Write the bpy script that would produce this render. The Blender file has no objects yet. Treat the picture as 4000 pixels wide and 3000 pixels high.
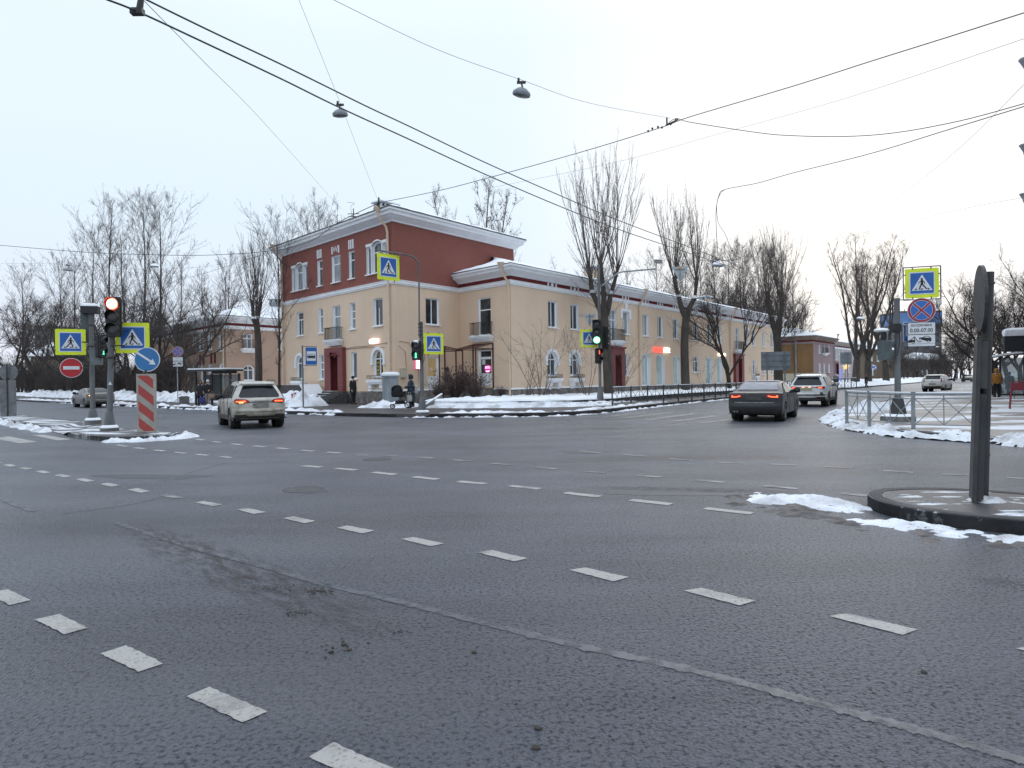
import bpy, bmesh, math, random
from mathutils import Vector, Matrix, noise
V = Vector
PI = math.pi
SC = bpy.context.scene
COL = SC.collection

# ------------------------------------------------------------------ camera
FL = 2600.0; CZ = 1.6                      # focal length in photo pixels (4000 wide), eye height
_a = math.atan(.014); _p = -math.atan(16/FL)
_F = V((0, math.cos(_p), math.sin(_p))); _Uh = V((0, -math.sin(_p), math.cos(_p))); _X = V((1, 0, 0))
_R = math.cos(_a)*_X - math.sin(_a)*_Uh
_U = math.sin(_a)*_X + math.cos(_a)*_Uh
cam = bpy.data.cameras.new('camera'); cam.sensor_width = 36; cam.lens = FL/4000*36
cam.clip_start = .1; cam.clip_end = 5000
camo = bpy.data.objects.new('camera', cam); COL.objects.link(camo)
camo.matrix_world = Matrix(((_R.x, _U.x, -_F.x, 0), (_R.y, _U.y, -_F.y, 0), (_R.z, _U.z, -_F.z, CZ), (0, 0, 0, 1)))
SC.camera = camo

# ------------------------------------------------------------------ sky, sun, exposure
W = bpy.data.worlds.new('World'); SC.world = W; W.use_nodes = True
wn = W.node_tree.nodes; wl = W.node_tree.links; wn.clear()
SUN_EL, SUN_AZ = 9.0, 28.0                 # low winter sun behind cloud, ahead and to the right
sky = wn.new('ShaderNodeTexSky'); sky.sky_type = 'NISHITA'; sky.sun_disc = False
sky.sun_elevation = math.radians(SUN_EL); sky.sun_rotation = math.radians(SUN_AZ)
sky.dust_density = 4.0; sky.air_density = 1.0; sky.altitude = 20
tc = wn.new('ShaderNodeTexCoord'); sep = wn.new('ShaderNodeSeparateXYZ')
wl.new(tc.outputs['Generated'], sep.inputs[0])
ramp = wn.new('ShaderNodeValToRGB')        # overcast: brighter towards the zenith
cr = ramp.color_ramp; cr.elements[0].position = 0.0; cr.elements[1].position = 1.0
cr.elements[0].color = (.82, .84, .93, 1); cr.elements[1].color = (.88, .97, 1.12, 1)
for pos, c in ((.10, (.77, .85, .97)), (.22, (.76, .88, 1.0)), (.42, (.80, .915, 1.03)), (.7, (.86, .96, 1.09))):
    e = cr.elements.new(pos); e.color = (*c, 1)
wl.new(sep.outputs['Z'], ramp.inputs[0])
# warm veil around the hidden sun
dot = wn.new('ShaderNodeVectorMath'); dot.operation = 'DOT_PRODUCT'
sd = V((math.sin(math.radians(SUN_AZ))*math.cos(math.radians(20)), math.cos(math.radians(SUN_AZ))*math.cos(math.radians(20)), math.sin(math.radians(20))))
dot.inputs[1].default_value = sd; wl.new(tc.outputs['Generated'], dot.inputs[0])
gl = wn.new('ShaderNodeMapRange'); gl.inputs[1].default_value = .88; gl.inputs[2].default_value = 1.0
gl.interpolation_type = 'SMOOTHSTEP'
wl.new(dot.outputs['Value'], gl.inputs[0])
glm = wn.new('ShaderNodeMix'); glm.data_type = 'RGBA'; glm.inputs[7].default_value = (.97, .985, 1.0, 1)
wl.new(ramp.outputs[0], glm.inputs[6]); wl.new(gl.outputs[0], glm.inputs[0])
cn = wn.new('ShaderNodeTexNoise'); cn.inputs['Scale'].default_value = 2.2; cn.inputs['Detail'].default_value = 4
cmap = wn.new('ShaderNodeMapping'); cmap.inputs['Scale'].default_value = (1, 1, 3.5)
wl.new(tc.outputs['Generated'], cmap.inputs[0]); wl.new(cmap.outputs[0], cn.inputs['Vector'])
cm2 = wn.new('ShaderNodeMapRange'); cm2.inputs[1].default_value = .3; cm2.inputs[2].default_value = .7
cm2.inputs[3].default_value = .985; cm2.inputs[4].default_value = 1.02
wl.new(cn.outputs[0], cm2.inputs[0])
zb = wn.new('ShaderNodeMapRange'); zb.inputs[1].default_value = .45; zb.inputs[2].default_value = 1.0
zb.inputs[3].default_value = 11.0; zb.inputs[4].default_value = 17.0
wl.new(sep.outputs['Z'], zb.inputs[0])
mul = wn.new('ShaderNodeMath'); mul.operation = 'MULTIPLY'; wl.new(zb.outputs[0], mul.inputs[0]); wl.new(cm2.outputs[0], mul.inputs[1])
ov = wn.new('ShaderNodeVectorMath'); ov.operation = 'SCALE'; wl.new(glm.outputs[2], ov.inputs[0]); wl.new(mul.outputs[0], ov.inputs['Scale'])
mx = wn.new('ShaderNodeMix'); mx.data_type = 'RGBA'; mx.inputs[0].default_value = .97
wl.new(sky.outputs[0], mx.inputs[6]); wl.new(ov.outputs[0], mx.inputs[7])
bg = wn.new('ShaderNodeBackground'); bg.inputs[1].default_value = .098
wl.new(mx.outputs[2], bg.inputs[0])
wo = wn.new('ShaderNodeOutputWorld'); wl.new(bg.outputs[0], wo.inputs[0])
sl = bpy.data.lights.new('sun', 'SUN'); sl.energy = .5; sl.angle = math.radians(40); sl.color = (1, .97, .95)
so = bpy.data.objects.new('sun', sl); COL.objects.link(so)
_el = math.radians(30); _az = math.radians(SUN_AZ)
so.rotation_euler = (-V((math.sin(_az)*math.cos(_el), math.cos(_az)*math.cos(_el), math.sin(_el)))).to_track_quat('-Z', 'Y').to_euler()
SC.view_settings.view_transform = 'Standard'; SC.view_settings.look = 'None'
SC.view_settings.exposure = 0; SC.view_settings.gamma = 1; SC.view_settings.use_curve_mapping = False
SC.cycles.use_denoising = True
SC.cycles.max_bounces = 6; SC.cycles.transparent_max_bounces = 12

# ------------------------------------------------------------------ measuring helpers (survey of the place)
def ray(px, py):
    u = (px-2000)/FL; v = (1500-py)/FL
    return _F + _R*u + _U*v
def G(px, py, z=0.0):
    r = ray(px, py); t = (z-CZ)/r.z
    return V((r.x*t, r.y*t, z))
def D(px, py, d):
    r = ray(px, py); t = d/r.y
    return V((r.x*t, d, CZ+r.z*t))
def hz(px): return 1484-.014*(px-2000)
def dirpx(px):
    r = ray(px, hz(px)); return V((r.x, r.y)).normalized()
def sz(A, d, px, py):
    r = ray(px, py); den = r.x*d.y-r.y*d.x
    t = (A.x*d.y-A.y*d.x)/den
    return ((V((r.x*t, r.y*t))-V((A.x, A.y))).dot(d), CZ+r.z*t)
def hit(px, py, A, d): return V((A.x, A.y))+d*sz(A, d, px, py)[0]
DL = dirpx(-490); DR = dirpx(4080)         # the two street directions

# ------------------------------------------------------------------ materials
MATS = {}
def mat(name, col, rough=.7, col2=None, scale=4., detail=6., bump=0., bscale=30., metal=0., emit=0., spec=.5, lo=.35, hi=.65, coat=0., stretch=None, rough2=None):
    if name in MATS: return MATS[name]
    m = bpy.data.materials.new(name); m.use_nodes = True; n = m.node_tree.nodes; l = m.node_tree.links
    b = n['Principled BSDF']; b.inputs['Base Color'].default_value = (*col, 1); b.inputs['Roughness'].default_value = rough
    b.inputs['Metallic'].default_value = metal; b.inputs['Specular IOR Level'].default_value = spec
    if coat: b.inputs['Coat Weight'].default_value = coat; b.inputs['Coat Roughness'].default_value = .08
    if emit:
        b.inputs['Emission Color'].default_value = (*col, 1); b.inputs['Emission Strength'].default_value = emit
    vec = None
    if col2 is not None or bump or rough2 is not None:
        t = n.new('ShaderNodeTexCoord'); mp = n.new('ShaderNodeMapping'); l.new(t.outputs['Object'], mp.inputs[0])
        if stretch: mp.inputs['Scale'].default_value = stretch
        vec = mp.outputs[0]
    if col2 is not None or rough2 is not None:
        x = n.new('ShaderNodeTexNoise'); x.inputs['Scale'].default_value = scale; x.inputs['Detail'].default_value = detail
        l.new(vec, x.inputs['Vector'])
        r = n.new('ShaderNodeMapRange'); r.inputs[1].default_value = lo; r.inputs[2].default_value = hi; l.new(x.outputs[0], r.inputs[0])
        if col2 is not None:
            mi = n.new('ShaderNodeMix'); mi.data_type = 'RGBA'; mi.inputs[6].default_value = (*col, 1); mi.inputs[7].default_value = (*col2, 1)
            l.new(r.outputs[0], mi.inputs[0]); l.new(mi.outputs[2], b.inputs['Base Color'])
        if rough2 is not None:
            rr = n.new('ShaderNodeMapRange'); rr.inputs[3].default_value = rough; rr.inputs[4].default_value = rough2
            l.new(r.outputs[0], rr.inputs[0]); l.new(rr.outputs[0], b.inputs['Roughness'])
    if bump:
        x2 = n.new('ShaderNodeTexNoise'); x2.inputs['Scale'].default_value = bscale; x2.inputs['Detail'].default_value = 5
        l.new(vec, x2.inputs['Vector'])
        bp = n.new('ShaderNodeBump'); bp.inputs['Strength'].default_value = 1.0; bp.inputs['Distance'].default_value = bump
        l.new(x2.outputs[0], bp.inputs['Height']); l.new(bp.outputs[0], b.inputs['Normal'])
    MATS[name] = m
    return m
def nz(n, l, vec, scale, detail=5, rough=.55):
    x = n.new('ShaderNodeTexNoise'); x.inputs['Scale'].default_value = scale; x.inputs['Detail'].default_value = detail
    x.inputs['Roughness'].default_value = rough; l.new(vec, x.inputs['Vector']); return x.outputs[0]
def mr(n, l, src, a, b, c=0., d=1.):
    r = n.new('ShaderNodeMapRange'); r.inputs[1].default_value = a; r.inputs[2].default_value = b; r.inputs[3].default_value = c; r.inputs[4].default_value = d
    l.new(src, r.inputs[0]); return r.outputs[0]
def mixc(n, l, f, a, b):
    m = n.new('ShaderNodeMix'); m.data_type = 'RGBA'
    for s, v in ((0, f), (6, a), (7, b)):
        if hasattr(v, 'links'): l.new(v, m.inputs[s])
        elif s == 0: m.inputs[s].default_value = v
        else: m.inputs[s].default_value = (*v, 1)
    return m.outputs[2]
def fmath(n, l, op, a, b):
    m = n.new('ShaderNodeMath'); m.operation = op
    for i, v in enumerate((a, b)):
        if hasattr(v, 'links'): l.new(v, m.inputs[i])
        else: m.inputs[i].default_value = v
    return m.outputs[0]
def newmat(name):
    m = bpy.data.materials.new(name); m.use_nodes = True; n = m.node_tree.nodes; l = m.node_tree.links
    MATS[name] = m
    t = n.new('ShaderNodeTexCoord')
    return m, n, l, n['Principled BSDF'], t.outputs['Object']
def mapv(n, l, vec, sc, rot=0):
    mp = n.new('ShaderNodeMapping'); mp.inputs['Scale'].default_value = sc; mp.inputs['Rotation'].default_value = (0, 0, rot); l.new(vec, mp.inputs[0]); return mp.outputs[0]
def bumpn(n, l, b, h, dist, prev=None):
    bp = n.new('ShaderNodeBump'); bp.inputs['Distance'].default_value = dist; l.new(h, bp.inputs['Height'])
    if prev: l.new(prev, bp.inputs['Normal'])
    l.new(bp.outputs[0], b.inputs['Normal']); return bp.outputs[0]

# ------------------------------------------------------------------ mesh helper
class MB:
    def __init__(s): s.v = []; s.f = []; s.fm = []; s.m = 0
    def q(s, *pts):
        i = len(s.v); s.v.extend(V(p) for p in pts); s.f.append(tuple(range(i, i+len(pts)))); s.fm.append(s.m)
    def box(s, x0, x1, y0, y1, z0, z1, tf=None):
        i = len(s.v); P = [V((x, y, z)) for z in (z0, z1) for x, y in ((x0, y0), (x1, y0), (x1, y1), (x0, y1))]
        s.v.extend([V(tf(p)) for p in P] if tf else P)
        for a in ((3, 2, 1, 0), (4, 5, 6, 7), (0, 1, 5, 4), (1, 2, 6, 5), (2, 3, 7, 6), (3, 0, 4, 7)):
            s.f.append(tuple(i+k for k in a)); s.fm.append(s.m)
    def rings(s, R, close=True, cap=True):
        """loft a list of rings with equal vertex counts"""
        i = len(s.v); n = len(R[0])
        for r in R: s.v.extend(V(p) for p in r)
        for a in range(len(R)-1):
            for b in range(n if close else n-1):
                c = (b+1) % n
                s.f.append((i+a*n+b, i+a*n+c, i+(a+1)*n+c, i+(a+1)*n+b)); s.fm.append(s.m)
        if cap:
            s.f.append(tuple(i+k for k in reversed(range(n)))); s.fm.append(s.m)
            s.f.append(tuple(i+(len(R)-1)*n+k for k in range(n))); s.fm.append(s.m)
    def tube(s, pts, rad, n=8, cap=True):
        pts = [V(p) for p in pts]; R = []
        if not isinstance(rad, (list, tuple)): rad = [rad]*len(pts)
        u = None
        for i, p in enumerate(pts):
            d = (pts[min(i+1, len(pts)-1)]-pts[max(i-1, 0)])
            if d.length < 1e-9: d = V((0, 0, 1))
            d.normalize()
            if u is None:
                u = d.cross(V((0, 0, 1)) if abs(d.z) < .9 else V((1, 0, 0))).normalized()
            else:
                u = (u-d*u.dot(d))
                u = u.normalized() if u.length > 1e-6 else d.orthogonal().normalized()
            w = d.cross(u)
            R.append([p+(u*math.cos(2*PI*k/n)+w*math.sin(2*PI*k/n))*rad[i] for k in range(n)])
        s.rings(R, True, cap)
    def lathe(s, c, prof, n=16, tf=None, cap=True):
        R = []
        for r, z in prof:
            ring = [V((r*math.cos(2*PI*k/n), r*math.sin(2*PI*k/n), z)) for k in range(n)]
            R.append([V(c)+(V(tf(p)) if tf else p) for p in ring])
        s.rings(R, True, cap)
    def prism(s, poly, d0, d1, tf):
        """2-D polygon (x,z) extruded along y from d0 to d1, mapped through tf"""
        i = len(s.v); n = len(poly)
        for d in (d0, d1): s.v.extend(V(tf(V((x, d, z)))) for x, z in poly)
        s.f.append(tuple(range(i, i+n))); s.fm.append(s.m)
        s.f.append(tuple(i+n+k for k in reversed(range(n)))); s.fm.append(s.m)
        for k in range(n):
            j = (k+1) % n; s.f.append((i+j, i+k, i+n+k, i+n+j)); s.fm.append(s.m)
    def build(s, name, mats, parent=None, org=None, smooth=False, fixn=True):
        """parent: Empty/obj; geometry is given in the parent's world frame and shifted by org"""
        me = bpy.data.meshes.new(name)
        if org is None: org = ORG.get(parent.name, V((0, 0, 0))) if parent else V((0, 0, 0))
        me.from_pydata([tuple(p-org) for p in s.v], [], s.f)
        if not isinstance(mats, (list, tuple)): mats = [mats]
        for m in mats: me.materials.append(m)
        me.polygons.foreach_set('material_index', s.fm)
        if fixn:
            bm = bmesh.new(); bm.from_mesh(me); bmesh.ops.recalc_face_normals(bm, faces=bm.faces); bm.to_mesh(me); bm.free()
        if smooth:
            me.polygons.foreach_set('use_smooth', [True]*len(me.polygons))
            try: me.set_sharp_from_angle(angle=math.radians(40))
            except Exception: pass
        me.update()
        o = bpy.data.objects.new(name, me); COL.objects.link(o)
        if parent: o.parent = parent; ORG[o.name] = org
        else: o.location = org
        return o
ORG = {}
def tag(o, label, cat, group=None, kind=None):
    o['label'] = label; o['category'] = cat
    if group: o['group'] = group
    if kind: o['kind'] = kind
    return o
def empty(name, loc, label, cat, group=None, rz=0., world=True):
    """world=True: children are given in world coordinates and shifted to the base; False: children in local frame"""
    o = bpy.data.objects.new(name, None); COL.objects.link(o); o.empty_display_size = .3
    o.location = loc; o.rotation_euler = (0, 0, rz)
    ORG[o.name] = V(loc) if world else V((0, 0, 0))
    return tag(o, label, cat, group)
def copy_tree(root, loc, rz=0., sc=None, label=None, group=None):
    r = root.copy(); COL.objects.link(r); r.location = loc; r.rotation_euler = (0, 0, rz)
    if sc: r.scale = sc if hasattr(sc, '__len__') else (sc, sc, sc)
    if label: r['label'] = label
    if group: r['group'] = group
    for ch in root.children:
        c = ch.copy(); COL.objects.link(c); c.parent = r
        for g in ch.children:
            d = g.copy(); COL.objects.link(d); d.parent = c
    return r
def cat_rom(pts, n=6):
    pts = [V(p) for p in pts]; out = []
    for i in range(len(pts)-1):
        p0 = pts[max(i-1, 0)]; p1 = pts[i]; p2 = pts[i+1]; p3 = pts[min(i+2, len(pts)-1)]
        for k in range(n):
            t = k/n
            out.append(.5*((2*p1)+(p2-p0)*t+(2*p0-5*p1+4*p2-p3)*t*t+(3*p1-p0-3*p2+p3)*t**3))
    out.append(pts[-1]); return out
def rot_tf(c, ang):
    ca, sa = math.cos(ang), math.sin(ang); c = V(c)
    return lambda p: V((c.x+p[0]*ca-p[1]*sa, c.y+p[0]*sa+p[1]*ca, c.z+p[2]))
def fbm(x, y, z=0., o=4):
    return noise.fractal(V((x, y, z)), 1.0, 2.0, o)
def text_faces(mb, txt, tf, size, x0=0, z0=0, dep=.02, center=True, width=None, bold=0):
    cu = bpy.data.curves.new('tmp', 'FONT'); cu.body = txt; cu.size = size; cu.extrude = dep/2; cu.resolution_u = 2; cu.offset = bold
    o = bpy.data.objects.new('tmp', cu); COL.objects.link(o)
    dg = bpy.context.evaluated_depsgraph_get(); me = bpy.data.meshes.new_from_object(o.evaluated_get(dg))
    xs = [v.co.x for v in me.vertices] or [0, 1]
    w = max(xs)-min(xs); s = (width/w) if width else 1
    off = (-(max(xs)+min(xs))/2*s) if center else -min(xs)*s
    i = len(mb.v)
    for v in me.vertices: mb.v.append(V(tf(V((x0+off+v.co.x*s, v.co.z, z0+v.co.y)))))
    for p in me.polygons: mb.f.append(tuple(i+k for k in p.vertices)); mb.fm.append(mb.m)
    bpy.data.objects.remove(o); bpy.data.meshes.remove(me); bpy.data.curves.remove(cu)

SNOW = None
def m_snow():
    m, n, l, b, o = newmat('snow')
    a = nz(n, l, o, 1.3, 6); c = nz(n, l, o, 9, 5)
    dirt = mr(n, l, a, .46, .66, 0, .8)
    col = mixc(n, l, dirt, (.78, .81, .86), (.36, .35, .35))
    sp = mr(n, l, nz(n, l, o, 22, 3, .7), .62, .70, 0, .85)
    col = mixc(n, l, sp, col, (.16, .14, .13))
    l.new(col, b.inputs['Base Color']); b.inputs['Roughness'].default_value = .75
    b.inputs['Specular IOR Level'].default_value = .2
    bumpn(n, l, b, c, .05); return m
SNOW = m_snow()
def m_clean():
    m, n, l, b, o = newmat('clean_snow'); b.inputs['Base Color'].default_value = (.82, .85, .88, 1); b.inputs['Roughness'].default_value = .8
    b.inputs['Specular IOR Level'].default_value = .15
    bumpn(n, l, b, nz(n, l, o, 5, 5), .05); return m
CSNOW = m_clean()
# ------------------------------------------------------------------ ground, road, pavements
def m_asphalt():
    m, n, l, b, o = newmat('asphalt')
    along = mapv(n, l, o, (.09, .9, 1), math.radians(46))        # wear drawn out along the main road
    along2 = mapv(n, l, o, (.9, .09, 1), math.radians(-38))
    big = nz(n, l, o, .18, 4); tr = nz(n, l, along, .8, 4); g1 = nz(n, l, o, 37, 4, .6); g2 = nz(n, l, o, 60, 4, .7)
    v = n.new('ShaderNodeTexVoronoi'); v.inputs['Scale'].default_value = 62; l.new(o, v.inputs['Vector'])
    c = mixc(n, l, mr(n, l, big, .35, .65), (.050, .062, .086), (.124, .140, .174))
    c = mixc(n, l, mr(n, l, tr, .46, .64, 0, .75), c, (.036, .040, .052))
    c = mixc(n, l, mr(n, l, g2, .52, .70, 0, .6), c, (.17, .18, .21))
    gm = fmath(n, l, 'MULTIPLY', mr(n, l, g1, .50, .61, 0, .9), mr(n, l, nz(n, l, o, .9, 4), .32, .66, .35, 1.0))
    c = mixc(n, l, gm, c, (.012, .014, .021))
    c = mixc(n, l, mr(n, l, nz(n, l, mapv(n, l, o, (.35, 1.2, 1), math.radians(46)), .7, 5), .46, .68, 0, .55), c, (.135, .145, .165))
    l.new(c, b.inputs['Base Color'])
    ro = fmath(n, l, 'ADD', mr(n, l, tr, .3, .7, .46, .30), mr(n, l, big, .3, .7, -.05, .06))
    l.new(ro, b.inputs['Roughness']); l.new(mr(n, l, g1, .48, .66, .95, .14), b.inputs['Specular IOR Level'])
    h = fmath(n, l, 'ADD', fmath(n, l, 'MULTIPLY', g2, .9), fmath(n, l, 'MULTIPLY', v.outputs['Distance'], .9))
    bumpn(n, l, b, h, .026)
    return m
ASPH = m_asphalt()
def m_pave(name='pavement_asphalt', amt=.50, base=(.055, .052, .052), tone=(.11, .10, .095), sc=.9, st=(1, 1, 1), rot=0):
    m, n, l, b, o = newmat(name)
    o2 = mapv(n, l, o, st, rot)
    a = nz(n, l, o2, sc, 7, .65); g = nz(n, l, o, 38, 3)
    c = mixc(n, l, mr(n, l, nz(n, l, o, .6, 5), .35, .65), base, tone)
    c = mixc(n, l, mr(n, l, g, .5, .75, 0, .5), c, (.03, .03, .03))
    f = mr(n, l, a, amt, amt+.05)
    c = mixc(n, l, f, c, (.66, .69, .73))
    l.new(c, b.inputs['Base Color']); l.new(mr(n, l, f, 0, 1, .5, .8), b.inputs['Roughness'])
    bumpn(n, l, b, fmath(n, l, 'ADD', fmath(n, l, 'MULTIPLY', f, 1.5), g), .008)
    return m
PAVE = m_pave(amt=.66, base=(.05, .048, .05), tone=(.085, .08, .08))
PAVE_R = m_pave('trodden_snow_paving', .50, (.10, .095, .09), (.22, .205, .19), .55, (.5, 1.2, 1), math.radians(-52))
PAVE_N = m_pave('near_island_paving', .53, (.022, .022, .026), (.042, .042, .047), 3.0, (.55, 1.5, 1), math.radians(-20))
PAVE_I = m_pave('island_paving', .485, (.05, .05, .055), (.10, .10, .105), 1.1, (.5, 1.6, 1), math.radians(20))
KERB = mat('kerb_granite', (.16, .155, .155), .75, (.07, .068, .07), 3., bump=.01, bscale=25)
DKERB = mat('dark_kerb', (.075, .072, .075), .75, (.025, .025, .028), 1.6, bump=.012, bscale=14)
DIRT = mat('dirty_slush', (.045, .04, .04), .7, (.13, .12, .115), 5, bump=.03, bscale=12)
def structure(o): o['kind'] = 'structure'; return o

mb = MB(); mb.q((-3000, -600, -.06), (3000, -600, -.06), (3000, 4000, -.06), (-3000, 4000, -.06))
structure(mb.build('ground', CSNOW))
mb = MB(); mb.q((-170, -40, 0), (170, -40, 0), (170, 250, 0), (-170, 250, 0))
structure(mb.build('road', ASPH))

def slab(poly, z0, z1, mb):
    n = len(poly); i = len(mb.v)
    for z in (z0, z1): mb.v.extend(V((p[0], p[1], z)) for p in poly)
    mb.f.append(tuple(i+n+k for k in range(n))); mb.fm.append(mb.m)
    for k in range(n):
        j = (k+1) % n; mb.f.append((i+k, i+j, i+n+j, i+n+k)); mb.fm.append(mb.m)
def kerb_line(pts, w, z1, mb, side=1, blk=0., z0=-.03):
    """stone kerb along a polyline; side=+1 means body to the left of travel"""
    pts = [V((p[0], p[1])) for p in pts]; N = len(pts)
    inn = []
    for i, p in enumerate(pts):
        a = (pts[i]-pts[i-1]).normalized() if i else None
        b = (pts[i+1]-pts[i]).normalized() if i < N-1 else None
        d = ((a or b)+(b or a)).normalized()
        nn = V((-d.y, d.x))*side
        k = 1/max(.5, nn.dot(V((-(b or a).y, (b or a).x))*side))
        inn.append(p+nn*w*k)
    for i in range(N-1):
        L = (pts[i+1]-pts[i]).length; n = max(1, int(round(L/blk))) if blk else 1
        for k in range(n):
            e = .006 if blk else 0
            t0 = k/n+e/L; t1 = (k+1)/n-e/L
            A = pts[i].lerp(pts[i+1], t0); B = pts[i].lerp(pts[i+1], t1); C = inn[i].lerp(inn[i+1], t1); Dd = inn[i].lerp(inn[i+1], t0)
            dz = random.uniform(-.008, .008) if blk else 0; ins = .02
            cA, cB = A.lerp(Dd, ins/w), B.lerp(C, ins/w)
            R = [[(q.x, q.y, z) for q, z in ((A, z0), (A, z1-.02+dz), (cA, z1+dz), (Dd, z1+dz), (Dd, z0))],
                 [(q.x, q.y, z) for q, z in ((B, z0), (B, z1-.02+dz), (cB, z1+dz), (C, z1+dz), (C, z0))]]
            mb.rings(R, True, True)
random.seed(3)
far_kerb = [(-150, 172), (-56.9, 76), (-36, 56.5), (-22, 43.6), (-18.1, 40.2), (-12, 34.8), (-9.6, 32.7), (-6.9, 30.6), (-5.2, 29.8), (-3.8, 29.4), (-1.5, 29.05), (.54, 28.9), (1.8, 29.1), (2.8, 29.6), (3.9, 30.8), (5.0, 32.3), (9.6, 39.6), (16.07, 48.7), (54, 96), (118, 176)]
far_poly = far_kerb+[(160, 249), (-169, 249)]
mb = MB(); slab(far_poly, -.03, .15, mb); structure(mb.build('pavement', PAVE))
mb = MB(); kerb_line(far_kerb[1:9], .18, .156, mb, 1, 1.0); kerb_line(far_kerb[9:19], .18, .156, mb, 1, 1.0)
structure(mb.build('kerb', DKERB))
right_kerb = [(96, 131), (27.5, 45.8), (17.1, 32.6), (13.4, 27.4), (11.4, 23.8), (10.5, 21.2), (10.15, 19.2), (10.2, 17.6), (10.5, 16.4), (11.2, 14.6), (13.2, 11.5), (20, 4), (60, -36)]
mb = MB(); slab(right_kerb+[(169, -36), (169, 131)], -.03, .14, mb); structure(mb.build('pavement', PAVE_R))
mb = MB(); kerb_line(right_kerb[1:12], .16, .146, mb, 1, 1.0); structure(mb.build('kerb', DKERB))
# left traffic island: two raised pieces with a dropped crossing between them
islA = [(-60.5, 69), (-24.1, 31.3), (-16.9, 24.1), (-17.6, 27.4), (-25.2, 34.3), (-57.5, 70.5)]
islB = [(-14.2, 21.25), (-13.0, 20.1), (-12.05, 19.35), (-11.4, 19.1), (-10.85, 19.15), (-10.4, 19.5), (-10.2, 20.0), (-10.35, 20.6), (-11.2, 21.3), (-12.9, 22.5), (-14.6, 24.3), (-16.0, 25.7)]
gap = [(-16.9, 24.1), (-14.2, 21.25), (-16.0, 25.7), (-17.6, 27.4)]
mb = MB(); slab(islA, -.03, .13, mb); slab(islB, -.03, .13, mb)
mb.q((-16.9, 24.1, .13), (-16.3, 23.5, .02), (-17.2, 26.9, .02), (-17.6, 27.4, .13)); mb.q((-16.3, 23.5, .02), (-14.8, 21.9, .02), (-16.45, 26.2, .02), (-17.2, 26.9, .02)); mb.q((-14.8, 21.9, .02), (-14.2, 21.25, .13), (-16.0, 25.7, .13), (-16.45, 26.2, .02))
structure(mb.build('traffic_island', PAVE_I))
mb = MB(); kerb_line(islA[:3], .16, .136, mb, 1, 1.0); kerb_line(islB+[islB[0]], .16, .136, mb, 1, 1.0); kerb_line(islA[3:], .16, .136, mb, 1, 1.0)
structure(mb.build('kerb', KERB))
# right traffic island, long rounded nose
def nose(cx, cy, r, ang, n=11): return [(cx+r*math.cos(ang+PI*(k/(n-1)-.5)), cy+r*math.sin(ang+PI*(k/(n-1)-.5))) for k in range(n)]
nl, nr = V((4.25, 7.95)), V((4.9, 11.2))
isR = [(12, .6), (7.4, 4.2), (5.7, 5.95), (4.95, 6.6), (4.5, 6.95), (4.26, 7.4), (4.24, 7.85), (4.4, 8.25), (4.76, 8.5), (5.4, 8.52), (6.2, 8.05), (8.2, 6.3), (13, 1.6), (13, .9)]
isR = isR[:1]+[tuple(p) for p in [V(q).to_2d() for q in cat_rom([(x, y, 0) for x, y in isR[1:12]], 3)]]+isR[12:]
mb = MB(); slab(isR, -.03, .145, mb); structure(mb.build('traffic_island', PAVE_N))
mb = MB(); kerb_line(list(reversed(isR[:-2])), .15, .15, mb, 1, .0) if False else kerb_line(isR[:-2], .15, .151, mb, -1, 0)
structure(mb.build('kerb', DKERB))

# ---- painted markings
PAINT = None
def m_paint():
    m, n, l, b, o = newmat('road_paint')
    a = nz(n, l, o, 2.2, 7, .7); g = nz(n, l, o, 40, 3, .7)
    f = fmath(n, l, 'ADD', mr(n, l, a, .50, .72, 0, .75), mr(n, l, g, .54, .66, 0, .6))
    c = mixc(n, l, f, (.36, .355, .335), (.085, .085, .09)); l.new(c, b.inputs['Base Color']); b.inputs['Roughness'].default_value = .6
    bumpn(n, l, b, g, .01); return m
PAINT = m_paint()
def m_worn():
    m, n, l, b, o = newmat('worn_paint')
    a = nz(n, l, o, 3., 7, .7)
    c = mixc(n, l, mr(n, l, a, .4, .6, 0, 1), (.26, .255, .25), (.06, .06, .065)); l.new(c, b.inputs['Base Color']); b.inputs['Roughness'].default_value = .55; return m
WORN = m_worn()
def ragged(mb, A, B, C, Dd, z=.005, j=.005, n=14):
    """quad with slightly uneven long edges"""
    A, B, C, Dd = (V(p) for p in (A, B, C, Dd)); top = []; bot = []
    for k in range(n+1):
        t = k/n; p = A.lerp(B, t); q = Dd.lerp(C, t); e = (q-p).normalized() if (q-p).length > 0 else V((0, 0, 0))
        p = p+e*random.uniform(-j, j); q = q+e*random.uniform(-j, j); top.append((p.x, p.y, z)); bot.append((q.x, q.y, z))
    for k in range(n): mb.q(top[k], top[k+1], bot[k+1], bot[k])
def zp(q, ox, oy, s): return G(ox+q[0]*s, oy+q[1]*s)
mb = MB()
s1 = .7233
for qd in (((-60, 165), (40, 143), (165, 203), (50, 230)), ((190, 307), (320, 277), (475, 352), (350, 387)), ((540, 492), (680, 447), (887, 545), (750, 590)), ((1010, 722), (1130, 672), (1447, 805), (1310, 865)), ((1667, 1052), (1800, 972), (2180, 1140), (2040, 1230))):
    a, b_, c, d = (zp(q, 0, 2200, s1) for q in qd); ragged(mb, b_, c, d, a)
s2 = .4521
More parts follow.
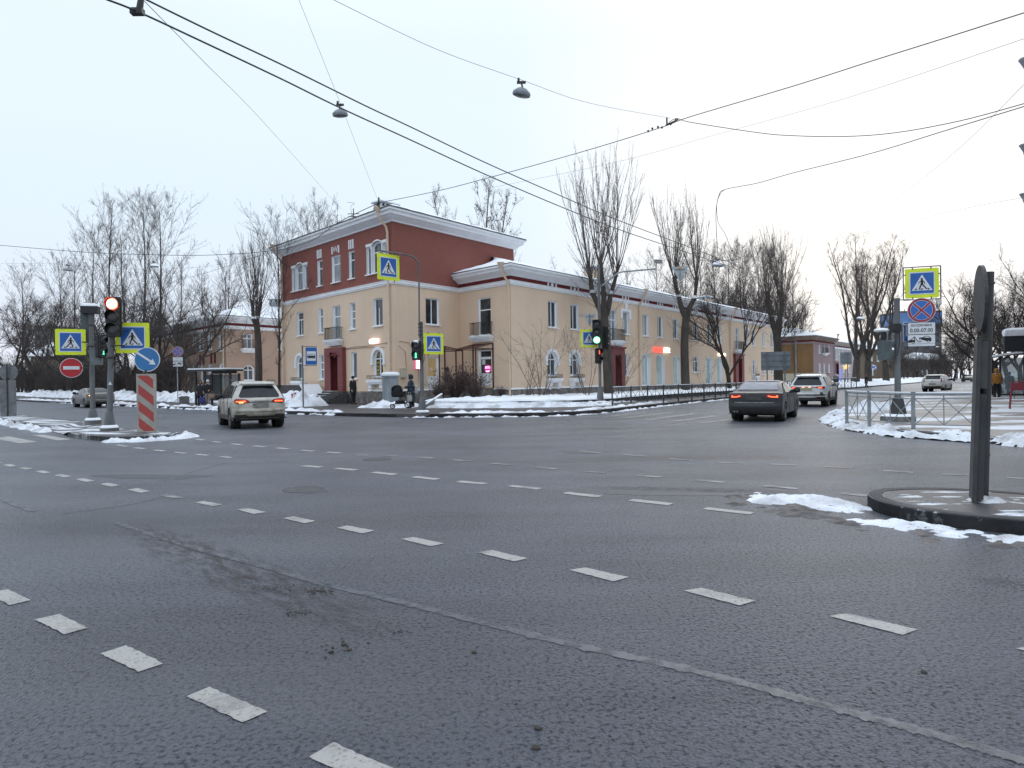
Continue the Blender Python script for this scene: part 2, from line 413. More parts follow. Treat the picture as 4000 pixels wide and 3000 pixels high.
for qd in (((-95, 566), (-30, 560), (25, 571), (-40, 580)), ((20, 590), (85, 583), (148, 597), (85, 606)), ((152, 617), (215, 609), (287, 623), (225, 632)), ((302, 648), (365, 638), (442, 655), (380, 664)), ((465, 682), (530, 670), (622, 688), (550, 698)), ((648, 715), (720, 705), (826, 727), (745, 738)), ((862, 757), (935, 745), (1045, 767), (960, 779)), ((1100, 804), (1190, 791), (1302, 818), (1215, 832)), ((1683, 915), (1760, 903), (1925, 933), (1840, 948)), ((992, 420), (1030, 414), (1118, 427), (1080, 433)), ((1145, 444), (1190, 438), (1273, 448), (1230, 455)), ((1310, 463), (1350, 457), (1443, 467), (1400, 474)), ((1487, 482), (1530, 476), (1622, 487), (1580, 493)), ((1675, 501), (1720, 494), (1815, 504), (1775, 511)), ((1880, 519), (1920, 513), (2015, 524), (1975, 530))):
    a, b_, c, d = (zp(q, 0, 1550, s2) for q in qd); ragged(mb, b_, c, d, a)
s3 = 4000/2212
for qd in (((510, 1101), (535, 1098), (576, 1107), (548, 1111)), ((610, 1120), (635, 1116), (683, 1126), (658, 1131)), ((727, 1141), (750, 1136), (810, 1147), (783, 1153)), ((866, 1165), (893, 1161), (960, 1175), (930, 1181)), ((1030, 1194), (1062, 1189), (1140, 1207), (1110, 1214)), ((1229, 1232), (1265, 1227), (1358, 1248), (1325, 1257)), ((1477, 1277), (1515, 1271), (1632, 1299), (1598, 1309)), ((1790, 1332), (1830, 1326), (1982, 1361), (1950, 1373)), ((2195, 1402), (2235, 1396), (2420, 1440), (2380, 1452))):
    a, b_, c, d = (zp(q, 0, 0, s3) for q in qd); ragged(mb, b_, c, d, a)
def dash_row(pts, ln, w, mb):
    pts = [G(x*s3, y*s3) for x, y in pts]
    for i, p in enumerate(pts):
        d = (pts[min(i+1, len(pts)-1)]-pts[max(i-1, 0)]).normalized(); sp = (pts[min(i+1, len(pts)-1)]-pts[max(i-1, 0)]).length/(2 if 0 < i < len(pts)-1 else 1)
        e = V((-d.y, d.x, 0))*w/2; h = d*sp*ln/2
        ragged(mb, p-h+e, p+h+e, p+h-e, p-h-e, j=.01, n=4)
dash_row([(674, 1008), (748, 1014), (830, 1023), (919, 1033), (1019, 1043), (1133, 1053), (1258, 1069), (1405, 1085), (1573, 1104)], .56, .16, mb)
dash_row([(432, 950), (469, 955), (511, 960), (560, 964.5), (610, 969), (664, 974), (720, 978)], .5, .16, mb)
structure(mb.build('road_markings', PAINT))
mb = MB()
dash_row([(784, 983.5), (843, 985), (920, 989), (998, 995), (1083, 1003), (1180, 1011), (1282, 1020), (1400, 1029), (1533, 1040), (1687, 1053), (1860, 1070)], .45, .15, mb)
dash_row([(1275, 976), (1370, 984), (1470, 993), (1575, 1000), (1690, 1004), (1810, 1010), (1940, 1019), (2070, 1026), (2210, 1034)], .5, .14, mb)
a, b_, c, d = (zp(q, 0, 1550, s2) for q in ((1372, 856), (1440, 844), (1595, 872), (1520, 882))); ragged(mb, b_, c, d, a)
a, b_, c, d = (zp(q, 0, 1550, s2) for q in ((2035, 980), (2110, 965), (2290, 1000), (2200, 1015)))
# zebra and lane line on the street to the right, long dashes on the far lane
for x0, y0, x1, y1, w in ((2370, 1628, 2540, 1607, .4), (2440, 1634, 2620, 1611, .4), (2530, 1640, 2715, 1615, .4), (2630, 1646, 2800, 1624, .4), (2740, 1652, 2905, 1632, .4), (2600, 1665, 2870, 1627, .14), (650, 1672, 880, 1687, .14), (1200, 1645, 1420, 1656, .14), (1260, 1643, 1500, 1653, .12)):
    p, q = G(x0, y0), G(x1, y1); d = (q-p).normalized(); e = V((-d.y, d.x, 0))*w/2; ragged(mb, p+e, q+e, q-e, p-e)
structure(mb.build('worn_markings', WORN))
mb = MB()
for qd in (((-30, 1712), (35, 1705), (146, 1727), (75, 1732)), ((122, 1700), (170, 1698), (278, 1717), (225, 1721))):
    a, b_, c, d = (G(*q) for q in qd); ragged(mb, b_, c, d, a)
structure(mb.build('crosswalk_stripes', PAINT))
SEAL = mat('joint_seal', (.105, .112, .128), .45, (.07, .076, .088), 12, bump=.003, bscale=30)
n_, l_ = SEAL.node_tree.nodes, SEAL.node_tree.links      # the seam is broken and worn through in places
t_ = n_.new('ShaderNodeTexCoord'); x_ = mr(n_, l_, nz(n_, l_, t_.outputs['Object'], 7, 6, .7), .36, .56, .35, .95); tb_ = n_.new('ShaderNodeBsdfTransparent'); mx_ = n_.new('ShaderNodeMixShader')
l_.new(x_, mx_.inputs[0]); l_.new(tb_.outputs[0], mx_.inputs[1]); l_.new(n_['Principled BSDF'].outputs[0], mx_.inputs[2]); l_.new(mx_.outputs[0], n_['Material Output'].inputs[0])
mb = MB()
def joint(pts, w):
    P = cat_rom([G(x*s3, y*s3) for x, y in pts], 40)
    for i in range(len(P)-1):
        d = (P[i+1]-P[i]).normalized(); e = V((-d.y, d.x, 0))
        wa, wb = (w*(.75+.9*abs(fbm(k*.37, w*9, 2))) for k in (i, i+1))
        mb.q(*[(q.x, q.y, .004) for q in (P[i]+e*wa/2, P[i+1]+e*wb/2, P[i+1]-e*wb/2, P[i]-e*wa/2)])
joint([(250, 1130), (420, 1185), (560, 1222), (700, 1262), (900, 1310), (1200, 1385), (1500, 1450), (1800, 1530), (2000, 1583), (2230, 1650)], .075)
joint([(0, 1078), (70, 1105)], .09)
joint([(130, 1110), (275, 1091), (355, 1072)], .05)
joint([(355, 1039), (420, 1018), (488, 1000)], .05)
structure(mb.build('road_joint', SEAL))
# repaired patches and hairline cracks in the carriageway
PATCH = mat('asphalt_patch', (.040, .042, .048), .55, (.062, .064, .072), 14, bump=.006, bscale=45)
mb = MB()
for x, y, w, h in ((655, 1060, 46, 5), (1265, 976, 60, 3.4), (1480, 1068, 150, 4), (330, 1030, 120, 6)):
    P = [G((x+w*math.cos(a)*(1+.25*math.sin(3*a+x)))*s3, (y+h*math.sin(a)*(1+.3*math.cos(2*a+y)))*s3) for a in [2*PI*k/22 for k in range(22)]]
    mb.q(*[(p.x, p.y, .0025) for p in P])
structure(mb.build('road_patch', PATCH))

# ---- snow banks: height fields whose ragged rim dives under the ground
def snow_strip(path, wl_, wr_, h, z0, seed, res=.12, rough=.5, name='snow_bank', m=None, label=None, prof=None, sink=.12, fs=1.3, ends=.6):
    P = [V((p[0], p[1])) for p in path]; L = [0]
    for i in range(1, len(P)): L.append(L[-1]+(P[i]-P[i-1]).length)
    nu = max(2, min(700, int(L[-1]/res))); nv = max(4, min(90, int((wl_+wr_)/res)))
    mb = MB(); rows = []
    for iu in range(nu+1):
        s = L[-1]*iu/nu; i = 0
        while i < len(P)-2 and L[i+1] < s: i += 1
        t = (s-L[i])/max(1e-6, L[i+1]-L[i]); p = P[i].lerp(P[i+1], t)
        d0 = (P[i+1]-P[i]).normalized(); da = (P[i]-P[i-1]).normalized() if i else d0; db = (P[i+2]-P[i+1]).normalized() if i+2 < len(P) else d0
        d = ((da+d0)*(1-t)+(d0+db)*t).normalized()
        nn = V((-d.y, d.x))
        row = []
        for iv in range(nv+1):
            o = -wr_+(wl_+wr_)*iv/nv; q = p+nn*o
            if prof: k = prof(o)
            else: k = max(0, 1-(o/wl_)**2 if o > 0 else 1-(o/wr_)**2)
            k = max(0, k*min(1, s/ends, (L[-1]-s)/ends))
            nzv = fbm(q.x*fs, q.y*fs, seed)+.35*fbm(q.x*4.3, q.y*4.3, seed+5)+.18*fbm(q.x*11, q.y*11, seed+8)
            z = z0-sink+(h+sink)*k**.7*(1+rough*nzv)+.03*nzv
            row.append((q.x, q.y, max(z, z0-.3)))
        rows.append(row)
    i0 = len(mb.v)
    for r in rows: mb.v.extend(V(p) for p in r)
    n = nv+1
    for a in range(nu):
        for b_ in range(nv):
            idx = (i0+a*n+b_, i0+(a+1)*n+b_, i0+(a+1)*n+b_+1, i0+a*n+b_+1)
            if max(mb.v[k].z for k in idx) < z0-.035: continue
            mb.f.append(idx); mb.fm.append(0)
    o = mb.build(name, m or SNOW, smooth=True, fixn=False)
    o['kind'] = 'stuff'
    tag(o, label or 'ridge of ploughed snow along the kerb', 'snow')
    return o
# along the kerbs
snow_strip([(x+.25*max(-1, min(1, -(x-1)*.3)), y+.55) for x, y in far_kerb[9:17]], .45, .33, .035, .15, 1.3, .08, 1.0, label='thin snow on the pavement behind the corner kerb', fs=1.6, sink=.05)
snow_strip([(x*1.0+(.12 if x > 3 else 0), y-.22) for x, y in far_kerb[8:18]], .2, .22, .012, .0, 1.9, .06, 1.4, label='thin broken snow in the gutter of the corner kerb', fs=2.4, sink=.05)
snow_strip([(-8, 31.9), (-12.3, 35.6), (-22.2, 44.3), (-36, 57), (-57, 77)], .5, .5, .05, .13, 2.2, .14, 1.2, label='strip of grey slush along the left far kerb', fs=1.6)
snow_strip([(17.3, 32.4), (13.4, 27.2), (11.3, 23.6), (10.4, 21.0), (10.05, 19.0), (10.1, 17.3), (10.6, 16.0), (11.5, 14.1), (13.5, 11)], .62, .48, .032, .09, 3.1, .06, 1.0, label='crusted snow round the right pavement corner', fs=2.)
snow_strip([(13.2, 26.0), (13.9, 26.2), (15.6, 29.0), (17.6, 31.6)], .7, .8, .24, .14, 4.4, .07, .7, label='heap of snow behind the grey railing corner')
snow_strip([(15.6, 26.5), (16.6, 28.6), (18, 31)], .5, .5, .2, .14, 4.9, .09, .9, label='low snow heap beside the sign pole')
snow_strip([(-11.9, 19.25), (-11.3, 18.85), (-10.6, 18.9), (-10.05, 19.4), (-9.85, 20.0), (-10.1, 20.9)], .25, .42, .05, .0, 5.2, .05, .7, label='snow lying round the nose of the left traffic island', fs=2.2)
snow_strip([(-24.2, 31.1), (-19.5, 26.4), (-16.7, 23.7), (-16.0, 23.0)], .25, .45, .05, .0, 6.2, .06, 1.0, label='snow along the left traffic island kerb', fs=2.)
snow_strip([(3.0, 9.0), (3.5, 8.5), (4.0, 8.05), (4.35, 7.7)], .55, .42, .034, .0, 7.7, .025, .75, label='patch of snow off the tip of the right traffic island', fs=2.2, sink=.035)
snow_strip([(3.75, 7.5), (4.15, 6.95), (4.8, 6.35), (5.6, 5.6), (7, 4.2)], .26, .30, .016, .0, 8.4, .022, 1.1, label='broken crust of snow below the right traffic island kerb', fs=3.2, sink=.016)
snow_strip([(5.2, 7.62), (5.5, 7.6), (5.9, 7.5)], .2, .2, .03, .145, 9.4, .025, .8, label='snow at the foot of the near sign pole', fs=4, sink=.02, ends=.2)
snow_strip([(2.7, 8.9), (3.3, 8.0), (3.9, 7.0), (4.7, 6.1), (6.5, 4.4)], .42, .45, .007, -.002, 12.4, .03, 1.6, m=DIRT, name='slush', label='dark slush ground into the asphalt by the right island', fs=2.6, sink=.012)
# lawns and beds
def bedprof(w0, w1): return lambda o: min(1, max(0, (o+w0)/.5))*1.0
snow_strip([(-5.2, 38.4), (-3.6, 36.7), (-1.0, 35.9), (2.0, 35.9), (5.2, 37.6)], 11, .15, .42, .15, 10.1, .2, .18, name='snow_lawn', label='snowy planted bed in front of the building corner', prof=lambda o: min(1, max(0, (o+.15)/.35)), m=CSNOW)
snow_strip([(5.0, 37.4), (8.6, 43.6), (14.5, 51.6), (40, 84)], 8.5, .15, .36, .15, 11.1, .25, .2, name='snow_lawn', label='snowy lawn strip between railing and long wing', prof=lambda o: min(1, max(0, (o+.15)/.4)), m=CSNOW)
snow_strip([(-4.8, 36.6), (-2.5, 35.5), (0, 34.9), (3, 35.2), (5.6, 36.7)], .5, .75, .13, .14, 12.9, .09, .8, label='snow along the foot of the stone bed edging')
snow_strip([(-12.2, 40.8), (-15.5, 44.2), (-17.5, 46.4), (-19.5, 48.5)], 1.6, 1.3, .60, .15, 13.3, .12, .5, label='big cleared snow heap beside the entrance steps')
snow_strip([(-5.2, 37.3), (-6.8, 37.9), (-8.3, 38.8)], 1.6, 1.2, .26, .15, 14.3, .12, .6, label='trodden snow bank between the steps and the corner')
snow_strip([(-120, 150), (-75, 104), (-45, 74), (-26, 55.5), (-19.5, 48.5)], 30, 1.2, .34, .15, 15.7, .35, .4, name='snow_lawn', label='snow covered lawn under the left trees', prof=lambda o: min(1, max(0, (o+1.2)/1.0)), m=CSNOW)
snow_strip([(-22, 50.5), (-30, 58.5), (-48, 76), (-70, 98)], 1.4, 1.1, .45, .3, 16.7, .2, .8, label='lumpy snow ridge along the left pavement')
snow_strip([(40, 80), (60, 105), (118, 178)], 26, .8, .45, .15, 17.7, .45, .4, name='snow_lawn', label='snowy verge beneath the trees along the far right street', prof=lambda o: min(1, max(0, (o+.8)/.8)), m=CSNOW)
# mud, grit and pebbles on the near asphalt
random.seed(8)
mb = MB()
def clod(p, r):
    tfm = Matrix.Rotation(random.uniform(0, 6), 3, 'Z')
    bmx = bmesh.new(); bmesh.ops.create_icosphere(bmx, subdivisions=1, radius=r)
    i = len(mb.v)
    for v in bmx.verts:
        q = tfm @ V((v.co.x*random.uniform(.8, 1.3), v.co.y*random.uniform(.7, 1.2), v.co.z*.55)); mb.v.append(V(p)+q+V((0, 0, r*.2)))
    for f in bmx.faces: mb.f.append(tuple(i+v.index for v in f.verts)); mb.fm.append(0)
    bmx.free()
for x, y, sx, sy, n, r0, r1 in ((690, 1278, 34, 6, 60, .005, .011), (600, 1268, 80, 14, 60, .003, .008), (640, 1325, 28, 6, 26, .004, .010), (730, 1400, 60, 30, 18, .004, .012), (1100, 1450, 300, 120, 14, .004, .009), (860, 1365, 20, 6, 12, .003, .007)):
    for k in range(n):
        clod(G((x+random.gauss(0, sx/2))*s3, (y+random.gauss(0, sy/2))*s3), random.uniform(r0, r1))
for x, y, r in ((1163, 1575, .02), (1157, 1617, .022), (1024, 1410, .018), (1995, 1453, .018), (743, 1394, .02), (755, 1405, .018), (715, 1410, .02)): clod(G(x*s3, y*s3), r)
o = mb.build('mud_clods', mat('mud', (.03, .024, .02), .9, (.055, .045, .035), 9)); o['kind'] = 'stuff'; tag(o, 'dark clods of mud scattered on the near asphalt', 'mud')
# thin brown smear of tracked-in dirt: a dirt film lying on the asphalt
def m_film():
    m, n, l, b, o = newmat('dirt_film'); b.inputs['Base Color'].default_value = (.040, .033, .028, 1); b.inputs['Roughness'].default_value = .8
    sx = n.new('ShaderNodeSeparateXYZ'); l.new(o, sx.inputs[0])
    e = fmath(n, l, 'ADD', fmath(n, l, 'POWER', fmath(n, l, 'ABSOLUTE', fmath(n, l, 'DIVIDE', sx.outputs[0], 3.2), 0), 2), fmath(n, l, 'POWER', fmath(n, l, 'ABSOLUTE', fmath(n, l, 'DIVIDE', sx.outputs[1], .55), 0), 2))
    f = fmath(n, l, 'MULTIPLY', mr(n, l, e, .1, 1, 1, 0), mr(n, l, nz(n, l, mapv(n, l, o, (.5, 1.4, 1)), 5, 7, .75), .45, .68, 0, .75))
    t = n.new('ShaderNodeBsdfTransparent'); ms = n.new('ShaderNodeMixShader'); l.new(f, ms.inputs[0]); l.new(t.outputs[0], ms.inputs[1]); l.new(b.outputs[0], ms.inputs[2]); l.new(ms.outputs[0], n['Material Output'].inputs[0]); return m
FILM = m_film()
for (xa, ya), (xb, yb), lb in (((270, 1130), (900, 1400), 'long brown smear of tracked in dirt on the near lanes'), ((2080, 1250), (2330, 1275), 'brown smear of dirt on the asphalt at the right edge'), ((1230, 1052), (1760, 1064), 'dark damp smear along the guide dashes by the right island')):
    a, b = G(xa*s3, ya*s3), G(xb*s3, yb*s3); c = (a+b)/2; d = (b-a); sc_ = d.length/6.4; ang = math.atan2(d.y, d.x); w_ = .55*sc_ if sc_ > .5 else .4
    mb = MB(); mb.q((-3.2, -.6, 0), (3.2, -.6, 0), (3.2, .6, 0), (-3.2, .6, 0)); o = mb.build('dirt_smear', FILM); o.location = (c.x, c.y, .0045); o.rotation_euler = (0, 0, ang); o.scale = (sc_, max(.35, sc_*.8), 1); o['kind'] = 'stuff'; tag(o, lb, 'dirt')
# manhole covers in the carriageway
for (x, y), lb in (((1268, 977), 'iron manhole cover in the asphalt before the corner'), ((815, 992), 'iron manhole cover on the road behind the dashed guide line'), ((655, 1057), 'iron manhole cover in the middle of the near lanes')):
    p = G(x*s3, y*s3); mb = MB()
    mb.lathe((p.x, p.y, 0), [(.3, -.01), (.3, .004), (.26, .005), (.25, .002), (.02, .003)], 20); tag(mb.build('manhole_cover', mat('cast_iron', (.03, .03, .033), .55, (.06, .058, .06), 20, bump=.006, bscale=60), org=V((p.x, p.y, 0)), smooth=False), lb, 'manhole', 'manhole covers in the road')
# ------------------------------------------------------------------ buildings
def m_stucco(name, c1, c2, sc=.5, stain=.0):
    m, n, l, b, o = newmat(name)
    a = nz(n, l, o, sc, 6, .6); g = nz(n, l, o, 45, 3)
    c = mixc(n, l, mr(n, l, a, .35, .68), c1, c2)
    s = mr(n, l, nz(n, l, mapv(n, l, o, (2.2, 2.2, .16)), 1.0, 5), .55, .78, 0, stain)
    c = mixc(n, l, s, c, tuple(x*.6 for x in c1))
    l.new(c, b.inputs['Base Color']); b.inputs['Roughness'].default_value = .9; b.inputs['Specular IOR Level'].default_value = .2
    bumpn(n, l, b, g, .006); return m
CREAM = m_stucco('cream_stucco', (.745, .575, .43), (.685, .525, .39), .45, .22)
PEACH = m_stucco('peach_stucco', (.43, .31, .235), (.39, .275, .21), .45, .2)
PINK = m_stucco('pink_stucco', (.32, .235, .24), (.28, .205, .21), .5, .3)
PALEPINK = m_stucco('pale_pink_stucco', (.46, .39, .39), (.40, .34, .34), .5, .3)
OCHRE = m_stucco('ochre_stucco', (.26, .155, .07), (.20, .12, .06), .4, .4)
BROWNW = m_stucco('brown_stucco', (.17, .13, .095), (.14, .105, .08), .4, .4)
GREYW = m_stucco('grey_block', (.10, .10, .11), (.13, .12, .12), .2, .2)
WHITE = m_stucco('white_trim', (.84, .855, .875), (.77, .785, .805), 1.5, .15)
def m_brick():
    m, n, l, b, o = newmat('red_painted_brick')
    # brick courses follow the wall's own height; run along both street directions
    sx = n.new('ShaderNodeSeparateXYZ'); l.new(o, sx.inputs[0])
    cx = n.new('ShaderNodeCombineXYZ')
    l.new(fmath(n, l, 'MULTIPLY', sx.outputs[1], 1.33), cx.inputs[0]); l.new(sx.outputs[2], cx.inputs[1])
    br = n.new('ShaderNodeTexBrick'); br.inputs['Scale'].default_value = 1; br.inputs['Brick Width'].default_value = .26; br.inputs['Row Height'].default_value = .085; br.inputs['Mortar Size'].default_value = .008
    br.inputs['Color1'].default_value = (.30, .115, .092, 1); br.inputs['Color2'].default_value = (.275, .103, .084, 1); br.inputs['Mortar'].default_value = (.20, .076, .064, 1)
    l.new(cx.outputs[0], br.inputs['Vector'])
    a = nz(n, l, o, .6, 6)
    c = mixc(n, l, mr(n, l, a, .4, .75, 0, .35), br.outputs[0], (.29, .12, .10))
    l.new(c, b.inputs['Base Color']); b.inputs['Roughness'].default_value = .85; b.inputs['Specular IOR Level'].default_value = .2
    bumpn(n, l, b, br.outputs['Fac'], -.01); return m
BRICK = m_brick()
MAROON = m_stucco('maroon_tiles', (.185, .035, .035), (.15, .03, .03), 2., .2)
PORTAL = None
def m_portal():
    m, n, l, b, o = newmat('maroon_portal_tiles')
    sx = n.new('ShaderNodeSeparateXYZ'); l.new(o, sx.inputs[0]); cx = n.new('ShaderNodeCombineXYZ')
    l.new(fmath(n, l, 'ADD', sx.outputs[0], fmath(n, l, 'MULTIPLY', sx.outputs[1], .5)), cx.inputs[0]); l.new(sx.outputs[2], cx.inputs[1])
    br = n.new('ShaderNodeTexBrick'); br.inputs['Brick Width'].default_value = .4; br.inputs['Row Height'].default_value = .2; br.inputs['Mortar Size'].default_value = .008; br.inputs['Scale'].default_value = 1
    br.inputs['Color1'].default_value = (.20, .042, .042, 1); br.inputs['Color2'].default_value = (.18, .037, .038, 1); br.inputs['Mortar'].default_value = (.10, .025, .025, 1)
    l.new(cx.outputs[0], br.inputs['Vector']); l.new(br.outputs[0], b.inputs['Base Color']); b.inputs['Roughness'].default_value = .5; return m
PORTAL = m_portal()
STONE = mat('plinth_stone', (.24, .215, .19), .85, (.10, .09, .085), 3.2, bump=.05, bscale=5)
DSTONE = mat('dark_stone', (.085, .083, .085), .85, (.035, .034, .036), 7, bump=.02, bscale=16)
DOORW = mat('dark_door', (.035, .018, .018), .5, (.05, .024, .024), 6)
IRON = mat('black_iron', (.02, .018, .02), .6)
BROWNIRON = mat('brown_iron', (.07, .022, .02), .5)
PVC = mat('white_window_frame', (.84, .86, .88), .45)
def m_glass(name, c1, c2, sc, st=(1, 1, 1), emit=0., ec=(1, .7, .3)):
    m, n, l, b, o = newmat(name)
    a = nz(n, l, mapv(n, l, o, st), sc, 3)
    c = mixc(n, l, mr(n, l, a, .4, .6), c1, c2); l.new(c, b.inputs['Base Color'])
    b.inputs['Roughness'].default_value = .06; b.inputs['Specular IOR Level'].default_value = .6
    if emit: b.inputs['Emission Color'].default_value = (*ec, 1); b.inputs['Emission Strength'].default_value = emit
    return m
GLASS = [m_glass('window_glass', (.035, .042, .05), (.10, .115, .125), 1.4, (1, 1, .35)), m_glass('curtained_glass', (.16, .18, .19), (.30, .33, .34), 5, (2, 2, .12)), m_glass('dark_glass', (.02, .024, .03), (.05, .058, .066), 1.2)]
SHOPGLASS = m_glass('shop_glass', (.22, .28, .29), (.34, .41, .42), 3, (1, 1, .1), .10, (.75, .95, .95))
WARMGLASS = m_glass('lit_warm_glass', (.30, .19, .07), (.55, .38, .14), 3, (1, 1, .4), .45, (1, .66, .22))
DOORGLASS = m_glass('lit_door_glass', (.20, .14, .065), (.30, .21, .10), 1.5, (1, 1, .3), .16, (1, .72, .33))
PIPE = mat('cream_pipe', (.68, .53, .395), .6, (.62, .48, .355), 3)
GREYPIPE = mat('zinc_pipe', (.33, .35, .37), .5, (.24, .26, .28), 4)

class Wall:
    """a vertical wall from A to B (building on the left of the travel direction); local (s, n, z), n outward"""
    def __init__(s, A, B):
        s.A = V((A[0], A[1])); s.B = V((B[0], B[1])); s.L = (s.B-s.A).length; s.d = (s.B-s.A)/s.L; s.n = V((s.d.y, -s.d.x))
    def tf(s, p): return V((s.A.x+s.d.x*p[0]+s.n.x*p[1], s.A.y+s.d.y*p[0]+s.n.y*p[1], p[2]))
def arc(s0, s1, zs, rise, n=10):
    """points of an arch springing at zs, from s0 to s1"""
    c = (s0+s1)/2; hw = (s1-s0)/2
    if rise >= hw*.99: return [(c-hw*math.cos(PI*k/n), zs+rise*math.sin(PI*k/n)) for k in range(n+1)]
    R = (hw*hw+rise*rise)/(2*rise); a = math.asin(hw/R)
    return [(c+R*math.sin(-a+2*a*k/n), zs+rise-R+R*math.cos(-a+2*a*k/n)) for k in range(n+1)]
def wall_panel(mb, w, z0, z1, ops=(), s0=0, s1=None):
    s1 = w.L if s1 is None else s1
    xs = sorted({s0, s1, *[v for o in ops for v in (o['s0'], o['s1'])]}); zs = sorted({z0, z1, *[v for o in ops for v in (o['z0'], o['z1'])]})
    xs = [x for x in xs if s0-1e-6 <= x <= s1+1e-6]; zs = [z for z in zs if z0-1e-6 <= z <= z1+1e-6]
    for i in range(len(xs)-1):
        for j in range(len(zs)-1):
            cx = (xs[i]+xs[i+1])/2; cz = (zs[j]+zs[j+1])/2
            if any(o['s0'] < cx < o['s1'] and o['z0'] < cz < o['z1'] for o in ops): continue
            mb.q(*[w.tf(p) for p in ((xs[i], 0, zs[j]), (xs[i+1], 0, zs[j]), (xs[i+1], 0, zs[j+1]), (xs[i], 0, zs[j+1]))])
    for o in ops:
        if o.get('arch'):
            A = arc(o['s0'], o['s1'], o['z1']-o['arch'], o['arch']); h = len(A)//2
            for k in range(len(A)-1):
                corner = (o['s0'], o['z1']) if k < h else (o['s1'], o['z1'])
                mb.q(*[w.tf((x, 0, z)) for x, z in (A[k], A[k+1], corner)])
            mb.q(*[w.tf((x, 0, z)) for x, z in (A[h], (o['s1'], o['z1']), (o['s0'], o['z1']))]) if False else None
def sweep(mb, path, prof, closed=False):
    """sweep an (outward, z) profile along a plan path with mitred corners (building on the left)"""
    P = [V((p[0], p[1])) for p in path]; N = len(P); R = []
    for i, p in enumerate(P):
        a = (P[i]-P[i-1]).normalized() if (i or closed) else None
        b = (P[(i+1) % N]-P[i]).normalized() if (i < N-1 or closed) else None
        na = V((a.y, -a.x)) if a else None; nb = V((b.y, -b.x)) if b else None
        na = na or nb; nb = nb or na
        m = (na+nb).normalized(); k = 1/max(.4, m.dot(na))
        R.append([(p.x+m.x*k*o, p.y+m.y*k*o, z) for o, z in prof])
    if closed: R.append(R[0])
    mb.rings(R, True, not closed)
def window(bld, w, s0, s1, z0, z1, glass=None, arch=0, muntin='t', rev=.2, sill=.07, name='window', frame=None, fw=.075, fanlight=None):
    """white reveal, frame, mullions and sill as one mesh; the pane is its child"""
    mb = MB(); g = MB()
    out = [(s0, z0), (s1, z0)]+(list(reversed(arc(s0, s1, z1-arch, arch))) if arch else [(s1, z1), (s0, z1)])
    n = len(out)
    for k in range(n):      # reveal lining
        a, b = out[k], out[(k+1) % n]
        mb.q(w.tf((a[0], .003, a[1])), w.tf((b[0], .003, b[1])), w.tf((b[0], -rev, b[1])), w.tf((a[0], -rev, a[1])))
    cx = (s0+s1)/2; cz = (z0+z1)/2
    inn = [(cx+(x-cx)*(1-2*fw/(s1-s0)), cz+(z-cz)*(1-2*fw/(z1-z0))) for x, z in out]
    for k in range(n):      # frame
        j = (k+1) % n
        mb.q(w.tf((out[k][0], -rev+.06, out[k][1])), w.tf((out[j][0], -rev+.06, out[j][1])), w.tf((inn[j][0], -rev+.06, inn[j][1])), w.tf((inn[k][0], -rev+.06, inn[k][1])))
        mb.q(w.tf((inn[k][0], -rev+.06, inn[k][1])), w.tf((inn[j][0], -rev+.06, inn[j][1])), w.tf((inn[j][0], -rev+.01, inn[j][1])), w.tf((inn[k][0], -rev+.01, inn[k][1])))
    b = lambda a0, a1, c0, c1: mb.box(a0, a1, -rev+.015, -rev+.055, c0, c1, w.tf)
    h = z1-z0; mw = .035
    if 'v' in muntin: b(cx-mw, cx+mw, z0+fw, z1-fw-(arch*.02))
    if 't' in muntin: zt = z0+h*.68; b(s0+fw, s1-fw, zt-mw, zt+mw)
    if 'm' in muntin: zt = z0+h*.4; b(s0+fw, s1-fw, zt-mw, zt+mw)
    if 'o' in muntin: zt = z0+h*.68; b(s0+fw+(s1-s0)*.34, s0+fw+(s1-s0)*.34+.05, z0+fw, zt-mw)
    if sill:
        mb.box(s0-.06, s1+.06, .004, .12, z0-sill, z0-.003, w.tf)
    g.q(*[w.tf((x, -rev+.02, z)) for x, z in inn])
    o = mb.build(name, frame or PVC, bld); p = g.build('pane', glass or GLASS[random.choice((0, 0, 1, 1, 2))], o)
    return o
def downpipe(bld, w, s, z0, z1, m=PIPE, r=.075, out=.14, name='downpipe', reach=.75):
    mb = MB()
    P = [(s, reach, z1+.42), (s, reach, z1+.2), (s, reach*.85, z1-.05), (s, out+.1, z1-.55), (s, out, z1-.9), (s, out, z0+.35), (s, out+.1, z0+.12)]
    mb.tube([w.tf(p) for p in P], r, 8)
    mb.lathe(w.tf((s, reach, z1+.3)), [(r, -.05), (.2, .2), (.24, .26), (.24, .3), (.19, .3), (r*.8, .05)], 10)
    z = z0+1.
    while z < z1-1: mb.lathe(w.tf((s, out, z)), [(r*1.25, -.03), (r*1.25, .03)], 8); z += 1.9
    return mb.build(name, m, bld, smooth=True)
